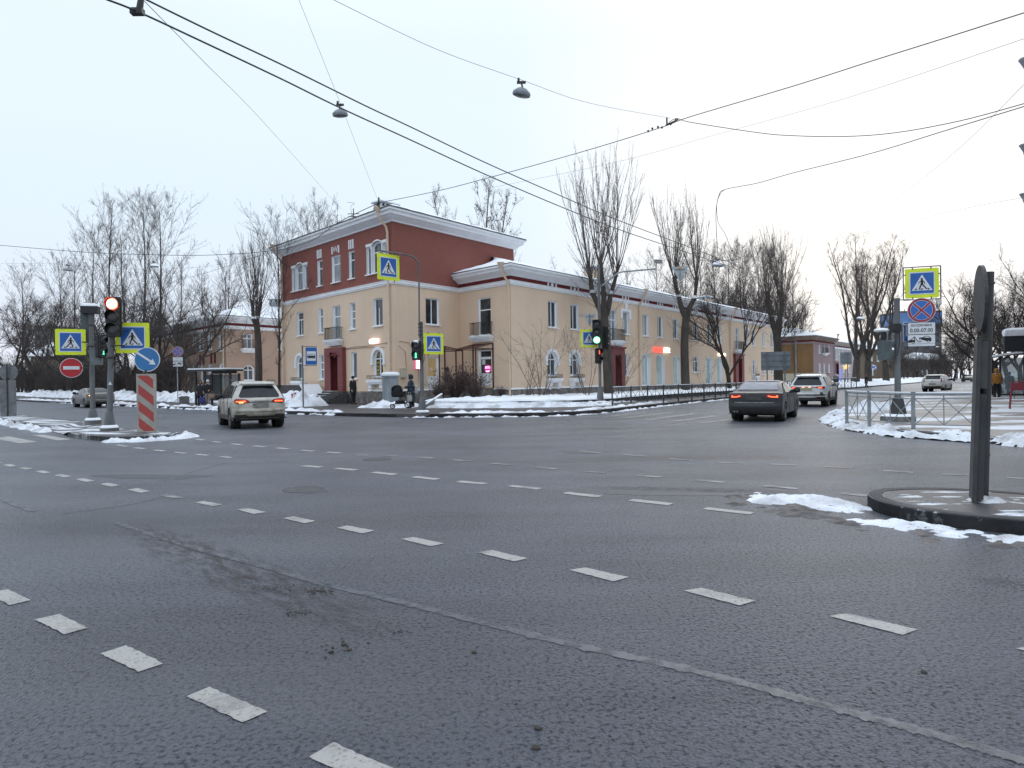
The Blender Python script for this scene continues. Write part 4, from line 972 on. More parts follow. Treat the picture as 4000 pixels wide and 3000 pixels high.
# entrance stair of the left facade with its dark stone flank walls
ST = empty('entrance_steps', wL.tf((lf(7.1), 2, .15)), 'dark stone entrance steps with sloping flank walls dusted in snow', 'steps')
mb = MB(); sn = MB()
for k in range(5):
    z = .98-.155*k; mb.box(lf(8.2), lf(5.2), .31+.36*k, .31+.36*(k+1)+.02, .1, z-.002*k, wL.tf)
    sn.box(lf(8.1), lf(6.9), .33+.36*k, .36+.36*k+.2, z, z+.02, wL.tf)
mb.build('tread', DSTONE, ST); sn.build('snow_cover', CSNOW, ST)
for a, b in ((lf(14.6), lf(8.25)),):
    mb = MB(); P = [(.4, .1), (2.3, .1), (1.9, 1.25), (.4, 1.25)]
    mb.rings([[wL.tf((a, y, z)) for y, z in P], [wL.tf((a+.55, y, 1.45 if z > .5 else z)) for y, z in P], [wL.tf((b-.9, y, 1.45 if z > .5 else z)) for y, z in P], [wL.tf((b, y, .75 if z > .5 else z)) for y, z in P]]); mb.build('flank_wall', DSTONE, ST)
    mb = MB(); mb.rings([[wL.tf((a+.5, y, 1.452)) for y in (.42, 1.93)], [wL.tf((b-.95, y, 1.452)) for y in (.42, 1.93)], [wL.tf((b-.9, y, 1.50)) for y in (.42, 1.95)], [wL.tf((b+.2, y, .64)) for y in (.42, 1.97)]], False, False); mb.build('snow_cover', CSNOW, ST, fixn=False)
# shop signs on the facades: each sign is a thing of its own
def letter_sign(name, w, s0, s1, z0, h, runs, label, tilt=0, back=None):
    E = empty(name, w.tf(((s0+s1)/2, .05, z0)), label, 'sign', 'lit shop signs')
    if back: mb = MB(); mb.box(s0-.1, s1+.1, .004, .08, z0-.08, z0+h+.08, w.tf); mb.build('backboard', back, E)
    for txt, a, b, m in runs:
        mb = MB(); text_faces(mb, txt, lambda p: w.tf((p[0], .12-p[1], p[2])), h*1.25, a, z0+.02, .05, False, b-a, .012); mb.build('lettering', m, E)
    return E
REDL = mat('red_letter_light', (1, .09, .06), .5, emit=1.6); WHL = mat('white_letter_light', (1, .97, .9), .5, emit=2.4); PKL = mat('pinkish_letter_light', (1, .86, .88), .5, emit=2.2); WARML = mat('warm_letter_light', (1, .93, .75), .5, emit=2.6)
letter_sign('shop_sign', wR, 19.85, 23.15, 3.88, .44, [('КРАСНОЕ', 19.9, 21.75, REDL), ('&БЕЛОЕ', 21.82, 23.1, WHL)], 'red and white lit letters above the second tall shop window', back=mat('sign_red_back', (.35, .02, .02), .6) if 0 else None)
letter_sign('shop_sign', wR, 34.6, 36.8, 3.84, .36, [('wildberries', 34.65, 36.75, WARML)], 'short warm white lit word beside the slim tree trunk')
letter_sign('shop_sign', wL, lf(2.75), lf(1.62), 4.11, .32, [('OZON', lf(2.72), lf(1.64), PKL)], 'small glowing white word above the arched window of the corner block')
E_ = empty('blade_sign', wI.tf((2.0, .3, 2.5)), 'small glowing pink and white panel beside the glazed side door', 'sign')
mb = MB(); mb.box(1.72, 2.16, .05, .12, 2.40, 2.98, wI.tf); mb.build('light_box', mat('magenta_panel', (.9, .12, .35), .5, emit=.8), E_)
mb = MB(); mb.box(1.76, 1.92, .122, .14, 2.42, 2.96, wI.tf); mb.box(1.98, 2.12, .122, .14, 2.42, 2.96, wI.tf); mb.build('lit_face', WHL, E_)

# ---------------- other buildings
def simple_block(name, label, front, depth, zc, wallm, trims, ops, corn=WHITE, frieze=MAROON, plinth=STONE, rise=1.8, z0=.0, mats2=None, over=.7, cat='building', group=None):
    """front: plan points left to right as seen from the street; body extruded back by depth"""
    P = [V((p[0], p[1])) for p in front]
    d0 = (P[1]-P[0]).normalized(); back = V((-d0.y, d0.x)) if len(P) == 2 else None
    E = empty(name, (P[-1].x, P[-1].y, .1), label, cat, group)
    pts = P+[V((q[0], q[1])) for q in depth]
    for k in range(len(pts)):
        w = Wall(pts[k], pts[(k+1) % len(pts)]); mb = MB(); o = ops.get(k, [])
        wall_panel(mb, w, z0, zc, o); mb.build('wall', (mats2 or {}).get(k, wallm), E)
        for q in o:
            if q.get('door'):
                dm = MB(); dm.box(q['s0'], q['s1'], -.3, -.25, q['z0'], q['z1'], w.tf); dm.box((q['s0']+q['s1'])/2-.02, (q['s0']+q['s1'])/2+.02, -.249, -.23, q['z0'], q['z1']-.05, w.tf); dm.build('door', q['door'], E)
                fm = MB(); fm.box(q['s0']-.35, q['s0'], .003, .15, q['z0'], q['z1']+.4, w.tf); fm.box(q['s1'], q['s1']+.35, .003, .15, q['z0'], q['z1']+.4, w.tf); fm.box(q['s0'], q['s1'], .003, .15, q['z1'], q['z1']+.4, w.tf); fm.build('portal', PORTAL, E)
            else: window(E, w, q['s0'], q['s1'], q['z0'], q['z1'], q.get('g'), q.get('arch', 0), q.get('m', 'tv'), frame=q.get('f'))
    if corn:
        mb = MB(); sweep(mb, pts, [(o, zc-.02+z*.92) for o, z in CORN], True); mb.build('cornice', corn, E)
    if frieze:
        mb = MB(); sweep(mb, pts, [(.012, zc-.3), (.012, zc-.025), (-.1, zc-.025), (-.1, zc-.3)], True); mb.build('frieze', frieze, E)
        mb = MB(); sweep(mb, pts, [(o, zc-.62+z) for o, z in BAND], True); mb.build('string_course', trims, E)
    if plinth: mb = MB(); sweep(mb, pts, [(-.1, -.05), (.06, -.05), (.06, .8), (-.1, .8)], True); mb.build('plinth', plinth, E)
    roof(E, pts, zc+.58 if corn else zc, rise, 4.4, over)
    return E, pts
def px_ops(A, B, lst):
    """openings measured on the plane A-B from photo columns: (x0, x1, ytop, ybottom)"""
    A, B = V(A), V(B); d = (B-A).normalized(); out = []
    for q in lst:
        x0, x1, y0, y1 = q[:4]; a = sz(A, d, x0, (y0+y1)/2)[0]; b = sz(A, d, x1, (y0+y1)/2)[0]
        o = dict(s0=a, s1=b, z0=sz(A, d, (x0+x1)/2, y1)[1], z1=sz(A, d, (x0+x1)/2, y0)[1]); o.update(q[4] if len(q) > 4 else {}); out.append(o)
    return out
# peach house behind, to the left
PC = V(((884-2000)/FL*1.0, 1.0)); r = ray(884, 1380); PC = V((r.x/r.y*66, 66)); PLF = PC+DL*26; PRT = PC+DR*20
pl_ops = px_ops(PLF, PC, ((855, 875, 1308, 1370), (812, 828, 1300, 1365), (778, 796, 1300, 1370), (752, 766, 1300, 1365), (858, 874, 1420, 1485, dict(arch=.3)), (815, 828, 1425, 1485), (785, 798, 1425, 1490), (755, 768, 1425, 1490)))
pr_ops = px_ops(PC, PRT, ((950, 986, 1305, 1362, dict(m='tv')), (952, 992, 1427, 1485, dict(arch=.3)), (1085, 1100, 1305, 1365)))
E2, p2 = simple_block('peach_house', 'peach two storey house with snowy roof behind the bus shelter', [PLF, PC, PRT], [PRT+DL*14, PLF+DR*12], 7.7, PEACH, WHITE, {0: pl_ops, 1: pr_ops})
wq = Wall(PC, PRT); q = pr_ops[0]; balcony(E2, wq, q['s0']-.35, q['s1']+.35, q['z0']-.05, .95, .5, rail=BROWNIRON, gap=.16)
downpipe(E2, Wall(PLF, PC), (PC-PLF).length-.4, .3, 8.2, PIPE)
chimney(E2, PC+DR*9+DL*5, 1.6, .45, 8.8, 11.1, math.atan2(DR.y, DR.x), GREYPIPE, 6)
mb = MB()
for (x, y) in ((790, 1385), (834, 1378)): 
    a, zz = sz(PLF, (PC-PLF).normalized(), x, y); w_ = Wall(PLF, PC)
    for dx in (-.5, .5): mb.box(a+dx-.12, a+dx+.12, .004, .12, zz-1.1, zz, w_.tf)
mb.build('wall_bracket', MAROON, E2)
mb = MB(); R_ = PLF; 
pts_ = [PLF+DR*1.2, PC+DR*1.2-DL*-1.0, PRT+DL*1]
for k in range(60):
    p = PLF.lerp(PC+DL*1, k/59)+DR*2.2; mb.tube([(p.x, p.y, 9.0), (p.x, p.y, 9.75)], .02, 3)
a, b = PLF+DR*2.2, PC+DL*1+DR*2.2; mb.tube([(a.x, a.y, 9.6), (b.x, b.y, 9.6)], .02, 3); mb.build('roof_guard', IRON, E2)
# low snow-roofed house far left, seen through the trees
r1, r2 = ray(120, 1400), ray(335, 1400); A = V((r1.x/r1.y*122, 122)); B = V((r2.x/r2.y*120, 120)); bk = V((-.3, .95))*16
E3, _ = simple_block('snow_roofed_house', 'low pale house with hipped snowy roof half hidden by the far left trees', [A, B], [B+bk, A+bk], 7.0, m_stucco('dull_yellow_stucco', (.34, .27, .20), (.28, .22, .17), .5, .3), WHITE, {0: [dict(s0=2+3*k, s1=3.2+3*k, z0=1.6, z1=3.4) for k in range(int(((B-A).length-2)/3))]}, None, None, STONE, 3.8)
# grey slab block in the far left distance
def slab_block(name, label, px0, px1, ytop, d, m, dep=14, rows=9, top=None):
    r1, r2 = ray(px0, 1300), ray(px1, 1300); A = V((r1.x/r1.y*d, d)); B = V((r2.x/r2.y*d, d)); h = D((px0+px1)/2, ytop, d).z
    E = empty(name, (A.x, A.y, 0), label, 'building'); bk = V((0, dep)); pts = [A, B, B+bk, A+bk]
    n = max(2, int((B-A).length/3.2)); ops = []
    for i in range(rows):
        for j in range(n):
            s = (B-A).length*(j+.5)/n; z = h*(i+.35)/rows; ops.append(dict(s0=s-.8, s1=s+.8, z0=z, z1=z+h/rows*.5))
    for k in range(4):
        w = Wall(pts[k], pts[(k+1) % 4]); mb = MB(); wall_panel(mb, w, 0, h, ops if k == 0 else []); mb.build('wall', m, E)
        if k == 0:
            for o in ops:
                f = MB(); f.box(o['s0'], o['s1'], -.3, -.2, o['z0'], o['z1'], w.tf); f.box(o['s0'], o['s1'], -.19, -.1, (o['z0']+o['z1'])/2-.05, (o['z0']+o['z1'])/2+.05, w.tf); f.build('window', GLASS[2], E)
    mb = MB(); mb.q(*[(p.x, p.y, h) for p in pts]); sweep(mb, pts, [(-.1, h-.3), (.15, h-.3), (.15, h+.4), (-.1, h+.4)], True); mb.build('roof', GREYW, E)
    return E, pts, h
slab_block('apartment_block', 'dim apartment block in the distance behind the far left trees', 135, 200, 1275, 260, mat('far_block', (.16, .165, .18), .8, (.20, .205, .22), .3), rows=8)
ET, tp, th = slab_block('tower_block', 'dark office tower with a blue top band at the end of the right street', 3520, 3678, 1218, 250, mat('dark_tower', (.07, .075, .085), .5, (.10, .105, .115), 1.), rows=10)
mb = MB(); sweep(mb, tp, [(.02, th-4.6), (.2, th-4.6), (.2, th-.35), (.02, th-.35)], True); mb.build('blue_band', mat('blue_band', (.06, .13, .34), .4, (.10, .20, .42), .4), ET)
tw = Wall(tp[0], tp[1])
mb = MB(); text_faces(mb, 'АДАР', lambda p: tw.tf((p[0], -p[1]+.5, p[2])), 5.2, tw.L*.62, th+.9, .3, True, tw.L*.74, .12); mb.build('roof_lettering', mat('white_roof_letters', (.62, .64, .66), .6), ET)
mb = MB()
for x in (1, 3.5, tw.L-2.5, tw.L-1): mb.box(x, x+.2, .3, .5, th+.4, th+1, tw.tf)
mb.build('letter_frame', IRON, ET)
# ochre and pink house beyond the wing
def colp(px, d, py=1380): r = ray(px, py); return V((r.x/r.y*d, d))
QC = colp(3177, 106); QL = QC+V((-.78, .62))*19; QR = hit(3258, 1380, QC, DR)
q_ops = px_ops(QC, QR, ((3197, 3204, 1336, 1380, dict(m='t')), (3215, 3223, 1340, 1378, dict(m='t')), (3233, 3240, 1342, 1380, dict(m='t')), (3198, 3205, 1420, 1455, dict(m='t')), (3216, 3222, 1422, 1460, dict(m='t')), (3236, 3241, 1422, 1455, dict(m='t'))))
E4, p4 = simple_block('pink_house', 'two storey house with pink street front and ochre gable side past the long wing', [QL, QC, QR], [QR+V((-.78, .62))*19], 7.35, PINK, PINK, {1: q_ops}, mat('dirty_cornice', (.25, .19, .15), .8, (.15, .11, .09), 2), MAROON, STONE, 1.6, mats2={0: OCHRE, 2: PINK, 3: OCHRE})
wq = Wall(QC, QR); q = q_ops[1]; balcony(E4, wq, q['s0']-.45, q['s1']+.45, q['z0']-.1, .95, .55, gap=.2)
downpipe(E4, Wall(QL, QC), (QC-QL).length-2.6, .3, 8.2, GREYPIPE, .1); downpipe(E4, Wall(QC, QR), (QR-QC).length-.3, .3, 8.2, GREYPIPE, .09)
mb = MB(); w_ = Wall(QL, QC); mb.box(0, w_.L+.0, .004, .03, .8, 2.0, w_.tf); mb.build('whitewash_band', mat('whitewash', (.55, .5, .38), .9), E4)
SC_ = QR+V((-.78, .62))*1.6; SE_ = hit(3345, 1380, SC_, DR)
s_ops = px_ops(SC_, SE_, ((3263, 3269, 1345, 1405, dict(m='t')), (3273, 3279, 1348, 1385, dict(m='t')), (3288, 3294, 1350, 1390, dict(m='t')), (3306, 3312, 1352, 1392, dict(m='t')), (3264, 3273, 1421, 1462, dict(door=mat('red_door', (.22, .03, .025), .6))), (3276, 3280, 1424, 1455, dict(m='t')), (3292, 3297, 1424, 1455, dict(m='t')), (3312, 3318, 1424, 1455, dict(m='t'))))
simple_block('pale_pink_house', 'pale pink house with a red arched door joined beyond the pink one', [SC_, SE_], [SE_+V((-.78, .62))*14, SC_+V((-.78, .62))*14], 7.2, PALEPINK, WHITE, {0: s_ops}, mat('dirty_cornice2', (.32, .27, .24), .8), MAROON, STONE, 1.5)
TB0 = colp(3388, 150); TB1 = hit(3490, 1380, TB0, V((.86, .5)))
t_ops = px_ops(TB0, TB1, ((3400, 3408, 1385, 1410), (3425, 3433, 1388, 1412), (3466, 3472, 1388, 1425), (3404, 3411, 1440, 1465), (3462, 3470, 1440, 1468)))
simple_block('brown_house', 'dull brown house behind the twin trunks on the far right street', [TB0, TB1], [TB1+V((-.5, .86))*14, TB0+V((-.5, .86))*14], 7.3, BROWNW, WHITE, {0: t_ops}, None, None, STONE, 2.2)
TB2 = colp(3590, 205); TB3 = colp(3720, 225)
simple_block('grey_house', 'low grey house under snow at the far end of the avenue', [TB2, TB3], [TB3+V((0, 14)), TB2+V((0, 14))], 6.0, mat('dim_grey_wall', (.09, .075, .065), .9, (.12, .10, .085), .5), WHITE, {0: [dict(s0=2+4*k, s1=3.4+4*k, z0=1.5, z1=3.2) for k in range(2)]}, None, None, STONE, 2.4)
# house at the right edge: only its downpipes and eaves reach into the picture
NA = V((18.5, 22.3)); ND = V((DR.x, DR.y)); 
na = ray(4122, 700); k0 = 21.0; NA = V((na.x/na.y*k0, k0)); NB = NA+DR*60; ndir = dirpx(3985)
NB = NA+ndir*60; nn_ = V((ndir.y, -ndir.x))
E5, p5 = simple_block('right_house', 'grey stucco house at the right edge with projecting downpipe funnels', [NB, NA], [NA+nn_*12, NB+nn_*12], 11.6, m_stucco('mauve_grey_stucco', (.30, .25, .26), (.26, .22, .23), .5, .3), WHITE, {i: [dict(s0=2.5+5*k, s1=3.9+5*k, z0=z, z1=z+1.9) for k in range(n) for z in (1.6, 5.0, 8.4)] for i, n in ((0, 11), (1, 2))}, None, None, STONE, 1.5, over=.3)
wq = Wall(NB, NA)
for k in range(3): downpipe(E5, wq, wq.L-1.0-10.5*k, .3, 11.45, GREYPIPE, .08, reach=.66)
# ------------------------------------------------------------------ trees
BARK = mat('bark', (.050, .041, .035), .95, (.085, .072, .062), 5, bump=.03, bscale=9, stretch=(1, 1, .25))
BARKD = mat('dark_bark', (.030, .025, .023), .95, (.055, .046, .042), 5, bump=.03, bscale=9, stretch=(1, 1, .25))
TWIG = mat('twigs', (.085, .070, .063), .95, (.135, .112, .10), 2)
TWIGD = mat('dark_twigs', (.048, .039, .036), .95, (.080, .066, .060), 2)
LEAF = mat('withered_leaf', (.040, .030, .028), .9, (.07, .05, .04), 3)
def stick(mb, p, d, L, r0, r1, n, segs, bend=.0, up=.0, rng=random):
    """one tapering, wandering branch; returns its points and directions"""
    P = [V(p)]; d = V(d).normalized(); Dd = [d.copy()]
    for k in range(segs):
        d = (d+V((rng.gauss(0, bend), rng.gauss(0, bend), rng.gauss(0, bend)+up))).normalized()
        P.append(P[-1]+d*L/segs); Dd.append(d.copy())
    mb.tube(P, [r0+(r1-r0)*k/segs for k in range(segs+1)], n, cap=False)
    return P, Dd
def side(d, ang, rng):
    o = d.orthogonal().normalized(); o.rotate(Matrix.Rotation(rng.uniform(0, 2*PI), 3, d)); return (d*math.cos(ang)+o*math.sin(ang)).normalized()
def at(P, Dd, t):
    x = t*(len(P)-1); i = min(int(x), len(P)-2); f = x-i; return P[i].lerp(P[i+1], f), Dd[i+1]
def twigs(mb, P, Dd, n, L, r, rng, ang=.7, up=.25, t0=.15, sub=0):
    for k in range(n):
        t = rng.uniform(t0, 1); p, d = at(P, Dd, t); l = L*rng.uniform(.5, 1.2)*(1.1-.5*t)
        q, e = stick(mb, p, side(d, ang*rng.uniform(.6, 1.3), rng), l, r, r*.45, 3, 2, .16, up, rng)
        for j in range(sub):
            a, b = at(q, e, rng.uniform(.25, .95)); stick(mb, a, side(b, .7, rng), l*.45, r*.7, r*.4, 3, 1, .1, .15, rng)
def tree_pollard(rng, H, hf, hc, tr, lean=0., forks=2, dens=1.0):
    T, C = MB(), MB()
    P, Dd = stick(T, (0, 0, -.2), (lean, 0, 1), hf+.2, tr, tr*.82, 9, 6, .03, .05, rng)
    heads = []
    az0 = rng.uniform(-.4, .4)
    for f in range(forks):
        az = az0+f*2*PI/forks+rng.uniform(-.3, .3); d = V((math.cos(az)*.42, math.sin(az)*.42, 1))
        L = (hc-hf)*rng.uniform(.45, .6); q, e = stick(T, P[-1]-Dd[-1]*.3, d, L+.3, tr*.66, tr*.5, 8, 5, .06, .10, rng)
        for s in range(rng.choice((2, 3, 3))):
            a2 = az+rng.uniform(-1.4, 1.4); d2 = V((math.cos(a2)*.33, math.sin(a2)*.33, 1)); L2 = (hc-hf)*rng.uniform(.35, .6)
            q2, e2 = stick(T, q[-1]-e[-1]*.15, d2, L2, tr*.42, tr*.3, 7, 4, .06, .15, rng); heads.append((q2, e2, tr*.3))
            T.lathe(q2[-1], [(tr*.32, -.12), (tr*.36, -.03), (tr*.28, .05)], 7)
        for t in range(int(9*dens)):
            p, dd = at(q, e, rng.uniform(.1, 1)); w, x = stick(C, p, side(dd, 1.0, rng)+V((0, 0, .3)), rng.uniform(1.5, 3), .014, .005, 3, 4, .10, .12, rng); twigs(C, w, x, 7, .6, .006, rng)
    for q2, e2, r in heads:
        n = int(rng.randint(6, 9)*dens)
        for k in range(n):
            p, dd = at(q2, e2, rng.uniform(.72, 1)); az = rng.uniform(0, 2*PI); sp = rng.uniform(.06, .62)
            L = (H-p.z)*rng.uniform(.62, 1.0)
            w, x = stick(C, p, V((math.cos(az)*sp, math.sin(az)*sp, 1)), L, rng.uniform(.024, .040), .006, 4, 7, .035, .12, rng)
            for j in range(int(6.5*dens)):
                a, b = at(w, x, rng.uniform(.2, .95)); y, z = stick(C, a, side(b, .30, rng), L*rng.uniform(.10, .26), .013, .005, 3, 3, .06, .14, rng); twigs(C, y, z, 4, .45, .006, rng, .6)
            twigs(C, w, x, 9, .7, .007, rng, .42, .22)
        for k in range(int(9*dens)):
            p, dd = at(q2, e2, rng.uniform(.0, .9)); w, x = stick(C, p, side(dd, 1.1, rng)+V((0, 0, .25)), rng.uniform(1.2, 3.2), .014, .005, 3, 4, .12, .10, rng); twigs(C, w, x, 9, .6, .006, rng)
    for k in range(int(16*dens)):
        p, dd = at(P, Dd, rng.uniform(.35, 1)); w, x = stick(C, p, side(dd, 1.25, rng)+V((0, 0, .2)), rng.uniform(.8, 2.4), .012, .004, 3, 4, .14, .12, rng); twigs(C, w, x, 7, .5, .006, rng)
    S = []
    for q2, e2, r in heads[:4]:
        S.append(MB()); c = q2[0]+V((0, 0, .12)); S[-1].lathe(c, [(.02, -.2), (.26, -.05), (.2, .12), (.03, .2)], 7, lambda p: p+V((.08*fbm(p.x*4, p.y*4, c.x), .08*fbm(p.y*4, p.x*4, c.y), 0)))
    return T, C, S
def tree_tall(rng, H, tr, leaders=1, spread=.34, dens=1.0, t0=.16, leaf=0):
    T, C = MB(), MB(); lf_ = MB()
    stems = []
    if leaders == 1: stems.append((stick(T, (0, 0, -.2), (rng.uniform(-.05, .05), 0, 1), H, tr, .02, 8, 12, .025, .03, rng), H, t0, tr))
    else:
        P, Dd = stick(T, (0, 0, -.2), (0, 0, 1), H*.16, tr, tr*.8, 9, 4, .02, .02, rng)
        for k in range(leaders):
            az = 2*PI*k/leaders+rng.uniform(-.4, .4); L = H*rng.uniform(.66, .84)
            stems.append((stick(T, P[-1]-Dd[-1]*.2, (math.cos(az)*.38, math.sin(az)*.38, 1), L, tr*.42, .015, 6, 10, .05, .04, rng), L, .06, tr*.5))
    for (P, Dd), L, t0_, r in stems:
        nb = int(34*dens*(1 if leaders == 1 else .7))
        for k in range(nb):
            t = t0_+(1-t0_)*(k+rng.random())/nb*.98; p, d = at(P, Dd, t)
            l = L*spread*(.06+.24*(1-t)+.70*math.sin(PI*min(1, max(0, 1-t)*1.15)**.8))*rng.uniform(.6, 1.15)*(.55 if t < t0_+.08 else 1)
            az = k*2.4+rng.uniform(-.5, .5); ang = rng.uniform(.28, .68)
            dd = V((math.cos(az)*math.sin(ang), math.sin(az)*math.sin(ang), math.cos(ang)))
            q, e = stick(C, p, dd, l, max(.012, r*(1-t)*.38), .008, 4, 6, .07, .07, rng)
            for j in range(max(3, int(l*2.6*dens))):
                a, b = at(q, e, rng.uniform(.15, 1)); y, z = stick(C, a, side(b, .6, rng), l*rng.uniform(.14, .36), .013, .006, 3, 3, .09, .10, rng); twigs(C, y, z, 6, .6, .007, rng, .65, .15, .1, 1)
                if leaf and rng.random() < leaf:
                    for _ in range(5):
                        c = at(y, z, rng.random())[0]+V((rng.gauss(0, .12), rng.gauss(0, .12), rng.gauss(0, .12))); u = V((rng.gauss(0, 1), rng.gauss(0, 1), rng.gauss(0, 1))).normalized()*.07; w = u.orthogonal().normalized()*.05
                        C.m = 1; C.q(c-u, c-w, c+u, c+w); C.m = 0
            twigs(C, q, e, int(l*3), .5, .007, rng)
        twigs(C, P, Dd, 12, .6, .008, rng, .5, .2, .75)
    return T, C, None
def tree_spread(rng, H, tr, hf=.2, wide=1.0, levels=4, dens=1.0, lean=0.):
    T, C = MB(), MB()
    P, Dd = stick(T, (0, 0, -.2), (lean, 0, 1), H*hf, tr, tr*.8, 9, 5, .05, .0, rng)
    def grow(p, d, L, r, lv):
        big = lv >= levels-1
        q, e = stick(T if r > .05 else C, p, d, L, r, r*.55, 6 if r > .06 else (4 if r > .02 else 3), 5, .13, .05, rng)
        if lv == 0:
            twigs(C, q, e, int(7*dens), .55, .007, rng, .8, .08, .1, 1); return
        n = rng.choice((3, 4)) if lv > 1 else rng.choice((3, 4, 5))
        for k in range(n):
            t = rng.uniform(.3, .95) if k else 1.0; a, b = at(q, e, t)
            grow(a, (side(b, rng.uniform(.35, .85)*(wide if k else .5), rng)+V((0, 0, .10))), L*rng.uniform(.52, .76), r*rng.uniform(.42, .6) if k else r*.55, lv-1)
        twigs(C, q, e, int(8*dens), .7, .009, rng, .9, .12)
    n0 = rng.choice((3, 4, 4))
    for k in range(n0):
        az = 2*PI*k/n0+rng.uniform(-.4, .4); sp = rng.uniform(.35, .8)*wide
        grow(P[-1]-Dd[-1]*.25*k*H*.08, V((math.cos(az)*sp, math.sin(az)*sp, 1)), H*rng.uniform(.30, .38), tr*.55, levels)
    return T, C, None
def tree_shrub(rng, H, n=16, spread=.5, dens=1., leaf=False):
    T, C = MB(), MB()
    for k in range(n):
        az = rng.uniform(0, 2*PI); sp = rng.uniform(.05, spread); b0 = V((math.cos(az)*.12*rng.random()*H, math.sin(az)*.12*rng.random()*H, -.05))
        L = H*rng.uniform(.6, 1.05)
        q, e = stick(T, b0, (math.cos(az)*sp, math.sin(az)*sp, 1), L, .008+.009*H/2.5, .005, 4, 6, .09, .03, rng)
        for j in range(int(9*dens)):
            a, b = at(q, e, rng.uniform(.12, 1)); y, z = stick(C, a, side(b, .7, rng), L*rng.uniform(.18, .4), .009, .004, 3, 3, .12, .1, rng); twigs(C, y, z, 5, .3*H/2.5, .0055, rng, .7, .1, .1, 1)
            if leaf and rng.random() < .5:
                c = y[-1]; C.lathe(c, [(.01, -.05), (.05, 0), (.01, .05)], 4)
    return T, C, None
PROTO = {}
def proto(name, fn, *a, mats=(BARK, TWIG), seed=1, **k):
    T, C, S = fn(random.Random(seed), *a, **k)
    PROTO[name] = (T, C, S, mats)
def tree(kind, name, loc, label, group, rz=0, s=1., cat='tree', parts=('trunk', 'crown')):
    """first use builds the meshes, later uses copy thing and parts"""
    e = PROTO[kind]
    if not isinstance(e, bpy.types.Object):
        T, C, S, mats = e; o = empty(name, (0, 0, 0), label, cat, group, world=False)
        T.build(parts[0], mats[0], o, smooth=True, fixn=False); C.build(parts[1], [mats[1], LEAF], o, fixn=False)
        for q in S or (): q.build('snow_clump', CSNOW, o, smooth=True)
        PROTO[kind] = o; o.location = loc; o.rotation_euler = (0, 0, rz); o.scale = (s, s, s); return o
    o = copy_tree(e, loc, rz, s, label, group)
    o.name = name; return o
proto('pollard_a', tree_pollard, 17.0, 5.6, 9.2, .36, seed=11, forks=3, dens=1.2)
proto('pollard_b', tree_pollard, 16.0, 6.2, 9.6, .36, seed=22, forks=2)
proto('pollard_c', tree_pollard, 16.0, 5.2, 9.0, .46, seed=37, forks=3)
proto('tall_a', tree_tall, 22., .19, seed=4, dens=1.0, spread=.34, mats=(BARK, TWIG))
proto('tall_b', tree_tall, 20., .17, seed=9, spread=.40, dens=.9, mats=(BARKD, TWIGD))
proto('tall_c', tree_tall, 18., .15, seed=14, spread=.30, dens=.85)
proto('poplar', tree_tall, 21., .50, 5, .30, seed=23, dens=1.0)
proto('leafy', tree_tall, 19., .22, seed=31, spread=.26, leaf=.55, dens=.8)
proto('spread_a', tree_spread, 11., .24, seed=41, dens=.6, wide=1.15, mats=(BARKD, TWIGD))
proto('spread_b', tree_spread, 12., .26, seed=52, hf=.24, wide=1.3, dens=.6, mats=(BARKD, TWIGD), lean=.25)
proto('spread_c', tree_spread, 9., .18, seed=63, wide=.9, levels=3, dens=1.2, mats=(BARKD, TWIGD))
proto('shrub', tree_shrub, 2.6, 18, .6, seed=71, mats=(BARKD, TWIGD))
proto('dense_shrub', tree_shrub, 2.0, 46, .75, seed=72, dens=1.2, leaf=True, mats=(BARKD, mat('reddish_twigs', (.060, .040, .036), .95, (.10, .07, .06), 2)))
proto('sapling', tree_shrub, 5.4, 7, .5, seed=75, dens=.8, mats=(BARK, TWIG))
HT = dict(pollard_a=17, pollard_b=16, pollard_c=16, tall_a=22.4, tall_b=20.4, tall_c=18.4, poplar=19.5, leafy=18.5, spread_a=12.5, spread_b=13, spread_c=10, shrub=2.5, dense_shrub=1.9, sapling=5.0)
def plant(kind, name, px, d, ytop, label, group, rz=0., z=.35, cat='tree', **k):
    r = ray(px, hz(px)); x = r.x/r.y*d; H = CZ+(hz(px)-ytop)*d/FL-z
    return tree(kind, name, (x, d, z), label, group, rz, H/HT[kind], cat, **k)
rr = random.Random(77)
# street trees in front of the long wing
plant('pollard_a', 'pollard_tree', 2378, 47.5, 590, 'lopped tree with bundled upright shoots right behind the green traffic light', 'lopped street trees', .3)
plant('pollard_b', 'pollard_tree', 2678, 58, 755, 'lopped forked tree with snow in its fork before the red and white shop letters', 'lopped street trees', 2.9)
plant('spread_c', 'street_tree', 2850, 62, 1010, 'slim dark forked tree before the second maroon doorway', 'lopped street trees', 1.2, z=.3)
plant('pollard_c', 'pollard_tree', 3040, 69, 880, 'thick lopped tree with many upright shoots at the far end of the long wing', 'lopped street trees', .9)
plant('tall_c', 'street_tree', 3105, 78, 1300, 'small thin leaning tree beside the ochre gable wall', 'lopped street trees', .5)
plant('poplar', 'poplar_tree', 3342, 92, 905, 'left one of the tall twin poplars before the pale pink house', 'tall poplars on the right street', .2)
plant('poplar', 'poplar_tree', 3392, 95, 930, 'right one of the tall twin poplars before the brown house', 'tall poplars on the right street', 2.1)
plant('poplar', 'poplar_tree', 3462, 104, 985, 'tall poplar just left of the grey sign pole', 'tall poplars on the right street', 4.0)
# pollards by the bus shelter
plant('pollard_b', 'pollard_tree', 1010, 52, 895, 'thick lopped tree behind the white car in the middle of the road', 'lopped trees by the peach house', 1.3)
plant('tall_b', 'street_tree', 1092, 49.5, 860, 'slender dark trunk touching the left corner of the cream building', 'lopped trees by the peach house', .8)
